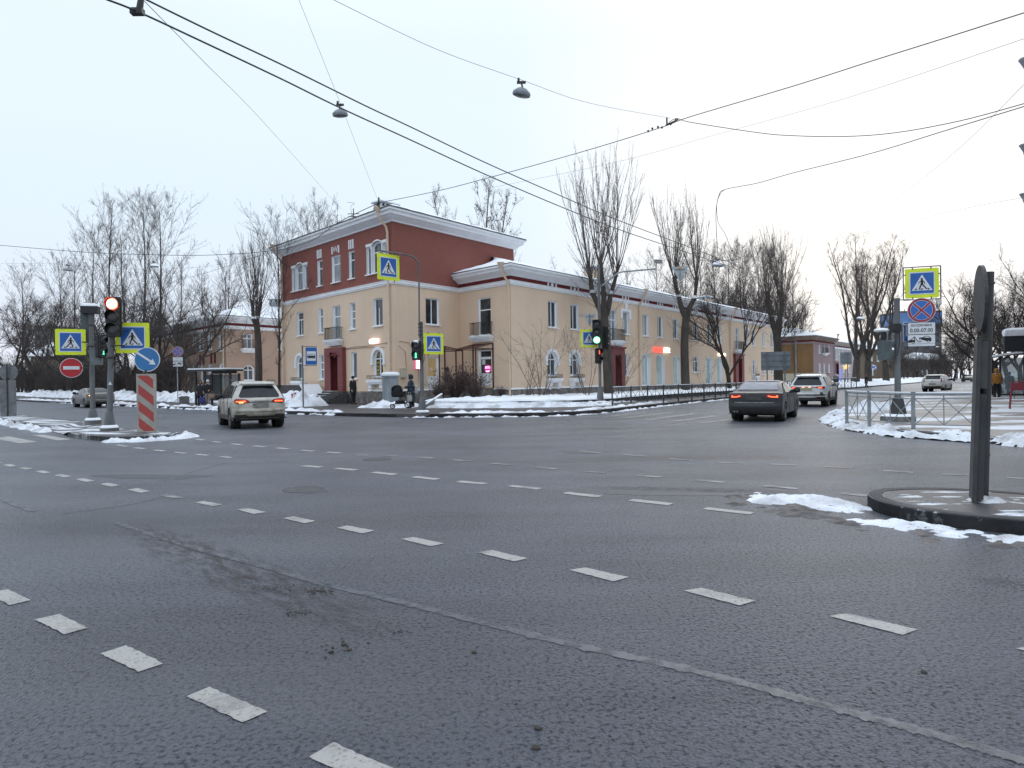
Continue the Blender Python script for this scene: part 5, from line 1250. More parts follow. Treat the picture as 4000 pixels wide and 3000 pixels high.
# thicket on the left
LG = 'bare trees on the left lawn'
def lawn_d(px): return hit(px, 1540, V((-19.5, 48.5)), V((-.70, .714))).y
for k, (kd, px, d, yt, lb) in enumerate((('tall_a', 432, 76, 775, 'tall bare tree rising above the red traffic light, left of two'), ('tall_a', 552, 79, 755, 'tallest bare tree of the left thicket with a fine pointed top'), ('tall_b', 622, 72, 800, 'tall dark bare tree on the right of the thicket beside the tallest'), ('tall_b', 372, 78, 905, 'leaning bare tree behind the left yellow sign'), ('tall_c', 305, 82, 985, 'mid height bare tree left of the camera box pole'), ('tall_b', 246, 80, 1020, 'bushy bare tree over the left snow roofed house'), ('tall_c', 486, 86, 900, 'thin bare tree between the two tall ones'), ('tall_c', 690, 84, 985, 'thin bare tree behind the little no stopping sign'), ('spread_a', 150, 66, 1095, 'gnarled dark tree spreading over the low snowy roof'), ('spread_b', 40, 56, 1080, 'gnarled dark tree with a leaning trunk at the left edge'), ('spread_b', 215, 60, 1120, 'dark spreading tree behind the no entry sign'), ('spread_a', 500, 62, 1060, 'dark spreading tree behind the red and white post'), ('spread_a', 588, 58, 1040, 'dark spreading tree above the blue arrow sign'), ('spread_c', 655, 60, 1110, 'small dark crooked tree right of the arrow sign'), ('spread_b', 728, 57, 1010, 'dark tree with a bent trunk left of the bus shelter'), ('tall_c', 800, 96, 1040, 'pale bare tree beyond the peach house roof'), ('tall_c', 866, 98, 1050, 'slender pale bare tree above the peach house ridge'), ('tall_b', 905, 94, 1010, 'bare tree behind the peach house chimney'), ('spread_a', 340, 57, 1180, 'low dark tree right behind the traffic light posts'), ('spread_c', 430, 55, 1210, 'low crooked tree behind the red light pole'), ('tall_b', 85, 90, 1060, 'bare tree far back at the left edge'), ('spread_a', 270, 75, 1090, 'dark branching tree far behind the no entry sign'))):
    plant(kd, 'bare_tree', px, max(d, lawn_d(px)+(4.5 if kd[0] == 's' else 7)), yt, lb, LG, k*1.37)
# shrubs below them
SG = 'bare shrubs under the left trees'
for k in range(48):
    px = 5+k*14.6+rr.uniform(-8, 8); d = lawn_d(px)+rr.uniform(4, 10)
    plant('shrub', 'bare_shrub', px, d, 1425-rr.uniform(-25, 55), 'leafless dark shrub in the thicket behind the left snow ridge', SG, k*.9, cat='shrub', parts=('stem', 'crown'))
# behind the red block
BG = 'bare trees behind the red brick storey'
for k, (kd, px, d, yt, lb) in enumerate((('tall_c', 1150, 78, 905, 'bare tree left behind the red storey cornice'), ('tall_a', 1205, 76, 815, 'fan of bare branches above the left end of the red roof'), ('tall_a', 1275, 78, 790, 'tallest bare tree above the red roof left of the aerial'), ('tall_c', 1350, 80, 810, 'bare tree just behind the roof aerial'), ('leafy', 1790, 76, 765, 'tree with withered leaves, leftmost above the red side wall'), ('leafy', 1862, 78, 735, 'tree with withered leaves, tallest above the red side wall'), ('leafy', 1945, 80, 745, 'tree with withered leaves above the right end of the red cornice'), ('leafy', 2030, 72, 905, 'withered leaf tree between the red side wall and the wing roof'))):
    plant(kd, 'bare_tree', px, d, yt, lb, BG, k*1.9)
# behind the long wing
WG = 'bare trees behind the long wing'
for k, (kd, px, yt, d) in enumerate((('spread_a', 2140, 965, 92), ('spread_b', 2715, 1030, 104), ('spread_a', 2830, 1010, 116), ('tall_b', 2890, 975, 108), ('spread_b', 2945, 1020, 118), ('tall_b', 3005, 985, 112), ('spread_a', 3060, 1060, 124), ('tall_c', 2770, 1000, 108), ('tall_c', 2475, 1020, 100), ('tall_b', 2560, 1000, 104), ('spread_a', 2620, 1040, 98), ('tall_b', 2740, 985, 112), ('tall_a', 2800, 960, 118), ('tall_b', 2860, 975, 112), ('spread_b', 2790, 1060, 100), ('tall_a', 2920, 950, 122), ('tall_b', 2975, 965, 116), ('tall_b', 3030, 990, 126), ('spread_a', 2900, 1060, 104), ('spread_b', 2985, 1070, 112), ('tall_c', 3085, 1040, 130), ('tall_b', 2690, 1010, 118))):
    plant(kd, 'bare_tree', px, d, yt, 'bare tree in the dense row rising behind the snowy roof of the long wing' if k else 'small round bare tree alone above the near end of the wing roof', WG if k else None, k*2.3)
# avenue far right
AG = 'bare trees along the far avenue'
for k in range(22):
    px = 3490+k*14.5+rr.uniform(-6, 6); d = rr.uniform(125, 220); yt = (1375-rr.uniform(0, 45)) if px < 3702 else (1310-rr.uniform(0, 60))
    plant(('spread_a', 'spread_b', 'tall_b')[k % 3], 'bare_tree', px, d, yt, 'bare tree of the dark avenue closing the right street', AG, k*1.1)
for k in range(12):
    plant('spread_c', 'bare_tree', 3500+k*24+rr.uniform(-8, 8), rr.uniform(120, 170), 1385-rr.uniform(0, 30), 'low dark tree in the undergrowth of the far avenue', 'low trees of the far avenue', k*.8)
plant('spread_b', 'bare_tree', 3905, 46, 985, 'big dark bare tree behind the near grey post on the right', None, 3.3)
plant('spread_a', 'bare_tree', 4040, 40, 940, 'big dark bare tree cut off by the right edge above the bus shelter', None, .4)
plant('spread_a', 'bare_tree', 3985, 54, 1010, 'bare tree with a wide crown filling the sky above the right shelter roof', None, 5.1)
plant('spread_b', 'bare_tree', 3848, 52, 1075, 'bare tree with a wide dark crown just left of the near leaning post', None, 4.3)
plant('spread_b', 'bare_tree', 3945, 66, 1060, 'bare tree behind the two big ones at the right edge', None, 1.9)
plant('spread_a', 'bare_tree', 3830, 84, 1130, 'smaller bare tree beyond the right bus shelter', None, 2.0)
# shrubs before the wing
plant('dense_shrub', 'leafless_bush', 1775, 40.5, 1440, 'dense reddish brown bush before the two side doors, taller left half', None, .4, z=.5, cat='bush', parts=('stem', 'crown'))
plant('dense_shrub', 'leafless_bush', 1855, 40.2, 1462, 'dense reddish brown bush before the wing door, right half', None, 2.4, z=.5, cat='bush', parts=('stem', 'crown'))
plant('dense_shrub', 'leafless_bush', 1718, 39.6, 1492, 'low reddish brown bush at the left end of the corner bed', None, 1.4, z=.45, cat='bush', parts=('stem', 'crown'))
plant('dense_shrub', 'leafless_bush', 1958, 41.6, 1512, 'little bush at the foot of the corner downpipe', None, 4.4, z=.5, cat='bush', parts=('stem', 'crown'))
for px, d, yt, rz, lb in ((2115, 42.5, 1285, .3, 'fan of thin bare saplings before the first arched window'), (2060, 42.2, 1380, 1.9, 'lower fan of bare saplings by the corner downpipe'), (2290, 44, 1300, 4.1, 'fan of thin bare saplings left of the green traffic light'), (2415, 47, 1330, 2.2, 'bare saplings around the foot of the big lopped tree'), (2755, 62, 1400, .5, 'bare saplings behind the railing by the shop windows'), (2960, 70, 1430, 3.5, 'bare saplings near the second maroon doorway')):
    plant('sapling', 'sapling', px, d, yt, lb, None, rz, z=.5, cat='sapling', parts=('stem', 'crown'))
# ------------------------------------------------------------------ signs, signals, railings, shelters
YEL = mat('fluorescent_yellow', (.74, .86, .02), .45, (.66, .78, .02), 3); SBLUE = mat('sign_blue', (.012, .10, .36), .4, (.016, .12, .40), 2)
SWHITE = mat('sign_white', (.72, .74, .77), .45, (.62, .64, .67), 3); SBLACK = mat('sign_black', (.012, .012, .014), .5); SRED = mat('sign_red', (.48, .018, .03), .45, (.40, .015, .025), 3)
SBACK = mat('sign_back', (.19, .20, .21), .6, (.12, .125, .13), 4); POLE = mat('galvanised_pole', (.15, .16, .165), .55, (.085, .09, .095), 3, metal=.0, stretch=(1, 1, .3))
POLED = mat('dirty_steel', (.048, .048, .048), .65, (.026, .026, .026), 5, stretch=(1, 1, .4)); POLEL = mat('light_zinc', (.33, .36, .39), .45, (.24, .26, .28), 5)
SIGH = mat('signal_housing', (.013, .014, .015), .5); SIGG = mat('signal_grey', (.10, .125, .13), .6, (.07, .085, .09), 4)
LENSOFF = mat('dark_lens', (.035, .035, .037), .25); REDLIT = mat('red_lamp', (1, .07, .03), .5, emit=6.); REDCORE = mat('red_lamp_core', (1, .80, .62), .5, emit=3.0); GRNLIT = mat('green_lamp', (.10, 1, .45), .5, emit=2.2); GRNCORE = mat('green_lamp_core', (.75, 1, .88), .5, emit=2.6); REDPED = mat('red_man_lamp', (1, .10, .05), .5, emit=2.6)
CONC = mat('concrete', (.20, .20, .195), .85, (.11, .11, .11), 4, bump=.01, bscale=20)
SIGNG = dict(x='pedestrian crossing signs')
def yaw_rad(a): return math.radians(a)
def thick(mb, pts, w, y, tf, dep=.0):
    """flat stroke along 2-D points"""
    for i in range(len(pts)-1):
        a = V(pts[i]); b = V(pts[i+1]); d = (b-a).normalized(); n = V((-d.y, d.x))*w/2; e = d*w*.25
        mb.q(*[tf((p.x, y, p.y)) for p in (a-e+n, b+e+n, b+e-n, a-e-n)])
def disc(mb, c, r, y, tf, n=24, rz=None):
    rz = rz or r; mb.q(*[tf((c[0]+r*math.cos(2*PI*k/n), y, c[1]+rz*math.sin(2*PI*k/n))) for k in range(n)])
def rrect(w, h, r, n=4):
    out = []
    for cx, cz, a0 in ((w/2-r, h/2-r, 0), (-w/2+r, h/2-r, PI/2), (-w/2+r, -h/2+r, PI), (w/2-r, -h/2+r, 1.5*PI)):
        out += [(cx+r*math.cos(a0+PI/2*k/n), cz+r*math.sin(a0+PI/2*k/n)) for k in range(n+1)]
    return out
def crossing_pictogram(mb, s, tf, flip=1):
    """white square border, blue field, white triangle, black walker and zebra bars; s = half width of the blue square"""
    y = [-.018-.002*k for k in range(6)]
    def Q(pts, yy, m): mb.m = m; mb.q(*[tf((x*s*flip, yy, z*s)) for x, z in pts])
    Q([(-1.1, -1.1), (1.1, -1.1), (1.1, 1.1), (-1.1, 1.1)], y[0], 0); Q([(-1, -1), (1, -1), (1, 1), (-1, 1)], y[1], 1)
    Q([(-.9, -.72), (.9, -.72), (0, .84)], y[2], 0); mb.m = 2
    t2 = lambda p: tf((p[0]*s*flip, p[1], p[2]*s))
    disc(mb, (-.02, .40), .105, y[3], t2, 12)
    thick(mb, [(0, .24), (-.02, -.06)], .22, y[3], t2)                       # trunk
    thick(mb, [(-.02, -.08), (-.14, -.28), (-.22, -.60)], .115, y[4], t2); thick(mb, [(.0, -.08), (.16, -.30), (.40, -.58)], .115, y[4], t2)   # legs
    thick(mb, [(-.06, .24), (-.26, .10), (-.30, -.02)], .07, y[4], t2); thick(mb, [(.06, .24), (.20, .10), (.22, -.08)], .07, y[4], t2)
    for x in (-.52, .0, .56): Q([(x-.13, -.66), (x+.03, -.66), (x+.11, -.52), (x-.03, -.52)], y[3], 2)
def crossing_sign(name, c, yaw, size, label, flip=1, frame=None, border=.2):
    E = empty(name, c, label, 'road sign', 'pedestrian crossing signs'); tf = rot_tf(c, yaw_rad(yaw))
    h = size/2; mb = MB()
    mb.prism(rrect(size, size, .04), -.012, .012, tf); mb.m = 1
    mb.prism(rrect(size-.012, size-.012, .04), .0125, .016, tf)
    mb.build('panel', [YEL, SBACK], E)
    p = MB(); crossing_pictogram(p, h*(1-border*1.15)*.9, tf, flip); p.build('pictogram', [SWHITE, SBLUE, SBLACK], E, fixn=False)
    b = MB()
    for x in (-h*.55, h*.55): b.box(x-.012, x+.012, -.02, .04, h-.03, h+.05, tf); b.box(x-.012, x+.012, -.02, .04, -h-.05, -h+.03, tf)
    for z in (-h*.6, h*.6): b.box(-h-.03, -h+.02, -.02, .04, z-.012, z+.012, tf); b.box(h-.02, h+.03, -.02, .04, z-.012, z+.012, tf)
    if frame:
        f = h+.05
        for q in ((-f, f, f-.015, f+.015), (-f, f, -f-.015, -f+.015)): b.box(q[0], q[1], -.015, .02, q[2], q[3], tf)
        for x in (-f, f): b.box(x-.015, x+.015, -.015, .02, -f, f, tf)
    b.build('frame' if frame else 'clips', POLE, E); return E
def round_sign(name, c, yaw, r, label, kind, group=None):
    E = empty(name, c, label, 'road sign', group); tf = rot_tf(c, yaw_rad(yaw)); mb = MB()
    mb.prism([(r*math.cos(2*PI*k/32), r*math.sin(2*PI*k/32)) for k in range(32)], -.012, .012, tf); 
    mb.build('panel', {'no_entry': SWHITE, 'arrow': SWHITE, 'nostop': SWHITE, 'back': SBACK}[kind], E)
    p = MB()
    if kind == 'no_entry':
        p.m = 0; disc(p, (0, 0), r*.95, -.015, tf, 32); p.m = 1; p.q(*[tf((x, -.018, z)) for x, z in ((-r*.70, -r*.17), (r*.70, -r*.17), (r*.70, r*.17), (-r*.70, r*.17))]); p.build('pictogram', [SRED, SWHITE], E)
    elif kind == 'arrow':
        p.m = 0; disc(p, (0, 0), r*.94, -.015, tf, 32); p.m = 1
        thick(p, [(-r*.70, r*.52), (r*.36, -r*.22)], r*.16, -.018, tf)
        d = V((1.06, -.74)).normalized(); n = V((-d.y, d.x)); t = V((r*.66, -r*.44)); b0 = t-d*r*.46
        p.q(*[tf((q.x, -.0185, q.y)) for q in (t, b0+n*r*.27, b0-n*r*.27)]); p.build('pictogram', [mat('arrow_blue', (.025, .15, .36), .4, (.03, .17, .40), 2), SWHITE], E)
    elif kind == 'nostop':
        p.m = 0; disc(p, (0, 0), r*.965, -.0145, tf, 32); p.m = 1; disc(p, (0, 0), r*.80, -.017, tf, 32); p.m = 2; disc(p, (0, 0), r*.775, -.0195, tf, 32)
        for a in (PI/4, -PI/4):
            e = V((math.cos(a), math.sin(a)))*r*.8
            p.m = 1; thick(p, [(-e.x, -e.y), (e.x, e.y)], r*.20, -.022 if a > 0 else -.0221, tf)
        for a in (PI/4, -PI/4):
            e = V((math.cos(a), math.sin(a)))*r*.8
            p.m = 0; thick(p, [(-e.x, -e.y), (e.x, e.y)], r*.145, -.0245 if a > 0 else -.0246, tf)
        p.build('pictogram', [mat('nostop_red', (.30, .012, .03), .45), SWHITE, mat('nostop_blue', (.03, .14, .46), .4)], E)
    else:
        b = MB(); b.box(-.02, .02, -.06, -.0125, -r, r, tf); b.build('bracket', SBACK, E)
    return E
def plate(name, c, yaw, w, h, label, draw, group=None, border=True):
    E = empty(name, c, label, 'road sign', group); tf = rot_tf(c, yaw_rad(yaw)); mb = MB(); mb.prism(rrect(w, h, .03), -.010, .010, tf); mb.build('panel', SBLACK if border else SWHITE, E)
    p = MB(); p.m = 0; p.q(*[tf((x, -.012, z)) for x, z in rrect(w-.018, h-.018, .024)]) if border else None
    p.m = 1; draw(p, tf); p.build('pictogram', [SWHITE, SBLACK], E); return E
def pole(E, name, c, r0, r1, z0, z1, m=POLE, n=12, lean=(0, 0)):
    mb = MB(); mb.tube([(c[0], c[1], z0), (c[0]+lean[0], c[1]+lean[1], z1)], [r0, r1], n); return mb.build(name, m, E, smooth=True)
def pedestal(E, c, z, w0, w1, h, foot=.27, fh=.14, snow=True):
    mb = MB(); R = lambda w, zz: [(c[0]+w*math.cos(PI/8+PI/4*k), c[1]+w*math.sin(PI/8+PI/4*k), zz) for k in range(8)]
    mb.rings([R(w0, z+fh), R(w1, z+fh+h), R(w1*.7, z+fh+h+.02)]); mb.build('pedestal', POLE, E)
    f = MB(); f.rings([R(foot, z-.02), R(foot*1.02, z+fh*.9), R(foot*.95, z+fh)]); ft = f.build('footing', CONC, E)
    if snow:
        s = MB(); s.lathe((c[0], c[1], 0), [(foot*.98, z+fh+.001), (foot*.93, z+fh+.05), (w0*1.05, z+fh+.09)], 14); s.build('snow_cover', CSNOW, ft, smooth=True)
def signal_head(E, c, yaw, w, h, lit, n=3, lens=.17, name='signal_head', m=SIGH, board=True, core=None, man=False, visor=.22):
    """housing with n round lamps, hoods and lenses; lit = {index: material}"""
    tf = rot_tf(c, yaw_rad(yaw)); mb = MB()
    mb.prism(rrect(w, h, .05), -.06, .14, tf)
    if board: mb.prism(rrect(w*1.10, h*1.04, .03), .0, .02, tf)
    hd = mb.build(name, m, E)
    for k in range(n):
        z = h*(.5-(k+.5)/n)
        v = MB(); R0, R1 = [], []
        for q in range(13):
            a = -.35+ (PI+.7)*q/12; R0.append(tf((lens*1.1*math.cos(a), -.06, z+lens*1.1*math.sin(a)))); R1.append(tf((lens*1.1*math.cos(a), -.06-visor*(.45+.55*max(0, math.sin(a))), z+lens*1.1*math.sin(a))))
        v.rings([R0, R1], False, False); v.build('hood', m, hd, fixn=False)
        l = MB(); lm = lit.get(k, LENSOFF)
        if man and k in lit:
            l.m = 1; disc(l, (0, z), lens, -.063, tf, 20); l.m = 0; disc(l, (0, z+lens*.5), lens*.2, -.067, tf, 10); thick(l, [(0, z+lens*.3), (0, z-lens*.1)], lens*.4, -.066, tf); thick(l, [(0, z-lens*.1), (-lens*.2, z-lens*.75)], lens*.2, -.0665, tf); thick(l, [(0, z-lens*.1), (lens*.2, z-lens*.75)], lens*.2, -.0668, tf); l.build('lens', [lm, LENSOFF], hd)
        else:
            l.m = 0; l.rings([[tf((lens*s*math.cos(2*PI*q/20), y, z+lens*s*math.sin(2*PI*q/20))) for q in range(20)] for s, y in ((1, -.062), (.85, -.085), (.5, -.10))]); 
            if k in lit and core: l.m = 1; disc(l, (0, z), lens*.86, -.103, tf, 20)
            l.build('lens', [lm, core or lm], hd)
    return hd
def xy(px, py, d): return D(px, py, d)

# ---- left island: back pole with camera box, front pole with the red light
p = D(363, 1655, 25.4); p.z = .13
TA = empty('signal_pole', p, 'grey pole with snow topped box camera and green walking signal on the left island', 'traffic light', 'traffic light poles')
pole(TA, 'pole', p, .088, .082, .3, 4.35); pedestal(TA, p, .13, .20, .12, .40, .28, .16)
mb = MB(); tf = rot_tf((p.x, p.y, 0), .3); mb.box(-.30, .27, -.2, .2, 4.35, 4.62, tf); bx = mb.build('camera_box', SIGH, TA)
mb = MB(); mb.rings([[tf((x*k, y*k, z)) for x, y in ((-.3, -.2), (.27, -.2), (.27, .2), (-.3, .2))] for k, z in ((1, 4.622), (.95, 4.68), (.6, 4.73))]); mb.build('snow_cap', CSNOW, bx, smooth=True)
signal_head(TA, D(336, 1279, 25.6), 205, .32, 1.2, {}, 3, .13, m=SIGG, board=False)
mb = MB(); tf = rot_tf(D(377, 1392, 25.0), .4); mb.box(-.19, .19, -.12, .12, -.32, .32, tf); mb.build('control_box', mat('box_grey', (.16, .18, .185), .6, (.12, .135, .14), 4), TA)
hd = signal_head(TA, D(398, 1352, 24.9), 78, .32, .84, {1: GRNLIT}, 2, .14, 'walk_signal', man=True, visor=.30)
mb = MB(); 
for z in (3.9, 3.1, 2.5): mb.lathe((p.x, p.y, z), [(.095, -.03), (.095, .03)], 10)
mb.build('clamp', POLED, TA)
crossing_sign('crossing_sign', D(276, 1336, 25.2), 24, .98, 'square yellow bordered crossing sign above the round no entry sign', -1)
round_sign('no_entry_sign', D(279, 1437, 25.2), 27, .37, 'round red no entry sign with a white bar on the left island', 'no_entry')
mb = MB(); a = D(363, 1336, 25.4); b = D(290, 1336, 25.3); mb.tube([a, b], .02, 5); a = D(363, 1437, 25.4); b = D(290, 1437, 25.3); mb.tube([a, b], .02, 5); mb.build('sign_bracket', POLED, TA)
p = D(428, 1683, 21.6); p.z = .13
TB = empty('signal_pole', p, 'grey traffic light pole showing a bright red lamp on the left island', 'traffic light', 'traffic light poles')
pole(TB, 'pole', p, .088, .082, .3, 4.3, lean=(.12, .05)); pedestal(TB, p, .13, .19, .11, .50, .27, .10)
signal_head(TB, D(443, 1238, 21.4), 8, .42, 1.24, {0: REDLIT}, 3, .185, core=REDCORE)
mb = MB(); tf = rot_tf(D(430, 1497, 21.47), .2); mb.q(*[tf(q) for q in ((-.06, -.0, -.05), (.06, 0, -.05), (0, 0, .06))]); mb.build('warning_sticker', SWHITE, TB)
mb = MB(); mb.tube([D(440, 1290, 21.55), D(510, 1290, 22)], .02, 5); mb.tube([D(436, 1350, 21.55), D(500, 1350, 22)], .02, 5); mb.lathe((p.x+.06, p.y+.02, 2.5), [(.1, -.04), (.1, .04)], 10); mb.build('sign_bracket', POLED, TB)
mb = MB(); mb.tube(cat_rom([D(445, 1318, 21.5), D(441, 1350, 21.45), D(446, 1400, 21.5), D(437, 1440, 21.5)], 4), .012, 4); mb.build('cable', SIGH, TB)
crossing_sign('crossing_sign', D(518, 1320, 22), 16, 1.0, 'square yellow bordered crossing sign partly hidden behind the red traffic light')
p = D(575, 1687, 20.9); p.z = .13
round_sign('arrow_sign', D(575, 1404, 20.9), 6, .385, 'round blue sign with a white arrow down to the right', 'arrow')
def striped_post(name, base, yaw, w, h, label, back=False):
    E = empty(name, base, label, 'marker post', 'striped island posts'); tf = rot_tf(base, yaw_rad(yaw)); mb = MB()
    mb.box(-w/2, w/2, -.05, .05, -.02, h, tf); mb.build('housing', SBACK if back else mat('cream_post', (.38, .36, .31), .6, (.28, .265, .235), 3), E)
    if not back:
        p = MB(); m = .055; x0, x1 = -w/2+m, w/2-m; st = .50
        def clip(poly, zlo, zhi):
            for lim, sg in ((zlo, 1), (zhi, -1)):
                out = []
                for i in range(len(poly)):
                    a, b = poly[i], poly[(i+1) % len(poly)]; fa, fb = sg*(a[1]-lim), sg*(b[1]-lim)
                    if fa >= 0: out.append(a)
                    if fa*fb < 0: t = fa/(fa-fb); out.append((a[0]+(b[0]-a[0])*t, lim))
                poly = out
                if not poly: break
            return poly
        z = h-.05+.2
        for k in range(5):
            zt = h+.20-k*.52; poly = clip([(x0, zt), (x0, zt-.30), (x1, zt-.30-.38), (x1, zt-.38)], .03, h-.05)
            if len(poly) > 2: p.q(*[tf((x, -.053, zz)) for x, zz in poly])
        p.build('stripes', mat('faded_red', (.40, .06, .05), .5, (.34, .05, .045), 3), E)
    b = MB(); b.box(-.03, .03, -.03 if not back else -.09, .03, h, h+.12, tf); 
    if back: b.box(-.025, .025, -.09, -.051, -.02, h+.8, tf)
    b.build('bracket', POLED, E); return E
striped_post('striped_post', p, 6, .56, 1.82, 'flat post with slanting red and cream stripes at the nose of the left island')
p = D(33, 1624, 33.5); p.z = .13
striped_post('striped_post', p, 14, .68, 1.82, 'grey rear of a marker post standing at the left edge of the picture', True)
round_sign('sign_disc', D(34, 1455, 33.6), 10, .42, 'grey rear of a round sign at the left edge', 'back')

# ---- corner: walking signal with a bent arm
p = D(1650, 1619, 28.6); p.z = .15
TC = empty('signal_pole', p, 'pole with green walking man and a bent arm at the corner crossing', 'traffic light', 'traffic light poles')
pole(TC, 'pole', p, .085, .08, .3, 4.15); pedestal(TC, p, .15, .20, .115, .62, .30, .12)
mb = MB(); a = D(1637, 1310, 28.5)
P = [D(1638, 1320, 28.5), D(1637, 1150, 28.5), D(1636, 1060, 28.5), D(1631, 1024, 28.45), D(1612, 1003, 28.3), D(1575, 993, 28.0), D(1530, 986, 27.7), D(1474, 978, 27.4)]
mb.tube(cat_rom(P, 5), .035, 8); mb.build('arm', POLE, TC, smooth=True)
mb = MB(); [mb.lathe((p.x-.03, p.y, z), [(.11, -.03), (.11, .03)], 10) for z in (4.05, 3.9, 3.75, 3.6)]; mb.tube(cat_rom([D(1652, 1345, 28.5), D(1655, 1370, 28.4), D(1658, 1400, 28.45), D(1652, 1420, 28.5)], 4), .012, 4); mb.build('clamp', POLED, TC)
hd = signal_head(TC, D(1626, 1369, 28.4), -14, .36, .80, {1: GRNLIT}, 2, .15, 'walk_signal', man=True, visor=.2)
mb = MB(); tf = rot_tf(D(1626, 1369, 28.4), 0); mb.lathe(D(1626, 1336, 28.45), [(.19, -.05), (.17, .03), (.08, .07)], 10); mb.build('snow_cap', CSNOW, hd, smooth=True)
crossing_sign('crossing_sign', D(1517, 1044, 27.7), 44, 1.08, 'square yellow bordered crossing sign hanging from the bent arm')
crossing_sign('crossing_sign', D(1694, 1343, 28.4), 30, .90, 'square yellow bordered crossing sign beside the green walking man')
mb = MB(); mb.tube([D(1655, 1320, 28.55), D(1690, 1322, 28.5)], .018, 5); mb.tube([D(1655, 1372, 28.55), D(1690, 1374, 28.5)], .018, 5)
for x in (1480, 1554): mb.tube([D(x, 980+(x-1474)*.14, 27.4+(x-1474)*.006), D(x, 997+(x-1480)*.15, 27.4+(x-1474)*.006)], .012, 4)
mb.build('sign_bracket', POLED, TC)
# ---- pole with the green light on the right street
p = D(2345, 1579, 37.4); p.z = .15
TD = empty('signal_pole', p, 'tall pole with a bright green lamp and long camera arm at the railing end', 'traffic light', 'traffic light poles')
pole(TD, 'pole', p, .085, .075, .3, 8.0, POLEL if 0 else POLE); pedestal(TD, p, .15, .24, .13, .80, .42, .12, True)
mb = MB(); mb.tube([D(2351, 1117, 37.4), D(2415, 1066, 37.2), D(2430, 1062, 37.2), D(2562, 1050, 37.0)], .045, 8); mb.tube([D(2563, 1028, 37), D(2563, 1060, 37)], .035, 6); mb.build('arm', POLEL, TD, smooth=True)
mb = MB(); tf = rot_tf(D(2571, 1024, 37), .5); mb.box(-.22, .22, -.08, .08, -.06, .1, tf); mb.box(-.26, .24, -.1, .1, .101, .12, tf); mb.build('camera', mat('camera_grey', (.3, .29, .28), .6), TD)
signal_head(TD, D(2331, 1297, 37.2), -10, .44, 1.34, {2: GRNLIT}, 3, .185, core=GRNCORE)
signal_head(TD, D(2364, 1320, 37.6), 130, .34, 1.3, {}, 3, .15)
signal_head(TD, D(2339, 1390, 37.2), 32, .34, .84, {0: REDPED}, 2, .15, 'walk_signal', man=True)
crossing_sign('crossing_sign', D(2301, 1322, 37.5), 12, 1.0, 'square yellow bordered crossing sign tucked behind the green traffic light')
def yield_back(name, c, yaw, w, label, tag_=False):
    E = empty(name, c, label, 'road sign', 'rears of give way signs'); tf = rot_tf(c, yaw_rad(yaw)); mb = MB(); h = w*.88
    mb.prism([(-w/2, h/2), (w/2, h/2), (0, -h/2)], -.012, .012, tf); mb.build('panel', mat('pale_sign_back', (.42, .46, .48), .5, (.34, .38, .40), 3), E)
    b = MB(); b.box(-.02, .02, -.05, -.0125, -h/2, h/2, tf); b.box(-w*.3, w*.3, -.04, -.0125, h*.28, h*.32, tf); b.build('bracket', SBACK, E)
    if tag_: b = MB(); b.box(-.16, .08, -.055, -.051, h*.33, h*.43, tf); b.build('maker_plate', mat('amber_label', (.5, .28, .03), .6), E)
    return E
yield_back('yield_sign', D(2303, 1250, 37.5), 10, .78, 'small pale rear of a give way triangle above the crossing sign by the green light')
yc = D(2656, 1071, 46); yield_back('yield_sign', yc, -4, 1.2, 'large pale rear of a give way triangle hung before the forked lopped tree', True)
# ---- right pavement sign pole
p = D(3508, 1644, 21.0); p.z = .14
TE = empty('sign_pole', p, 'grey pole on the right pavement carrying parking signs and a turned away signal', 'sign pole')
pole(TE, 'pole', p, .092, .085, .3, 4.0); 
mb = MB(); R = lambda w, zz: [(p.x+w*math.cos(PI/8+PI/4*k), p.y+w*math.sin(PI/8+PI/4*k), zz) for k in range(8)]
mb.rings([R(.26, .30), R(.15, .85), R(.1, .87)]); mb.build('pedestal', POLED, TE); mb = MB(); mb.rings([R(.5, .1), R(.5, .26), R(.46, .29)]); ft = mb.build('footing', CONC, TE); mb = MB(); mb.lathe((p.x, p.y, 0), [(.48, .291), (.42, .34), (.27, .36)], 14); mb.build('snow_cover', CSNOW, ft, smooth=True)
mb = MB(); mb.tube([D(3508, 1172, 21), D(3545, 1170, 20.9), D(3600, 1172, 20.8)], .02, 5); mb.tube([D(3508, 1270, 21), D(3560, 1268, 20.9)], .025, 5); mb.tube([D(3572, 1170, 20.9), D(3590, 1185, 20.8)], .012, 4); mb.build('sign_bracket', POLEL, TE)
mb = MB(); tf = rot_tf(D(3500, 1281, 20.8), .3); mb.box(-.12, .12, -.1, .05, -.12, .13, tf); mb.build('detector', SIGH, TE)
mb = MB(); mb.tube(cat_rom([D(3512, 1292, 20.85), D(3514, 1330, 20.8), D(3508, 1370, 20.8), D(3500, 1392, 20.85), D(3470, 1402, 20.9)], 5), .014, 4); mb.tube(cat_rom([D(3510, 1300, 20.85), D(3490, 1298, 20.8), D(3470, 1310, 20.9)], 4), .012, 4); mb.build('cable', SIGH, TE)
hd = signal_head(TE, D(3459, 1368, 21.0), 112, .36, .62, {}, 2, .13, m=SIGG, board=False, visor=.34)
mb = MB(); mb.lathe(D(3443, 1290, 21), [(.20, -.04), (.22, .0), (.17, .05), (.03, .07)], 12); mb.m = 1; mb.lathe(D(3452, 1310, 21), [(.07, -.16), (.09, .0), (.07, .10)], 8); mb.build('floodlight', [CSNOW, SIGH], TE, smooth=True)
YWR = -19
crossing_sign('crossing_sign', D(3601, 1106, 20.8), YWR, .92, 'large yellow bordered crossing sign in a grey frame on top of the right sign pole', 1, True)
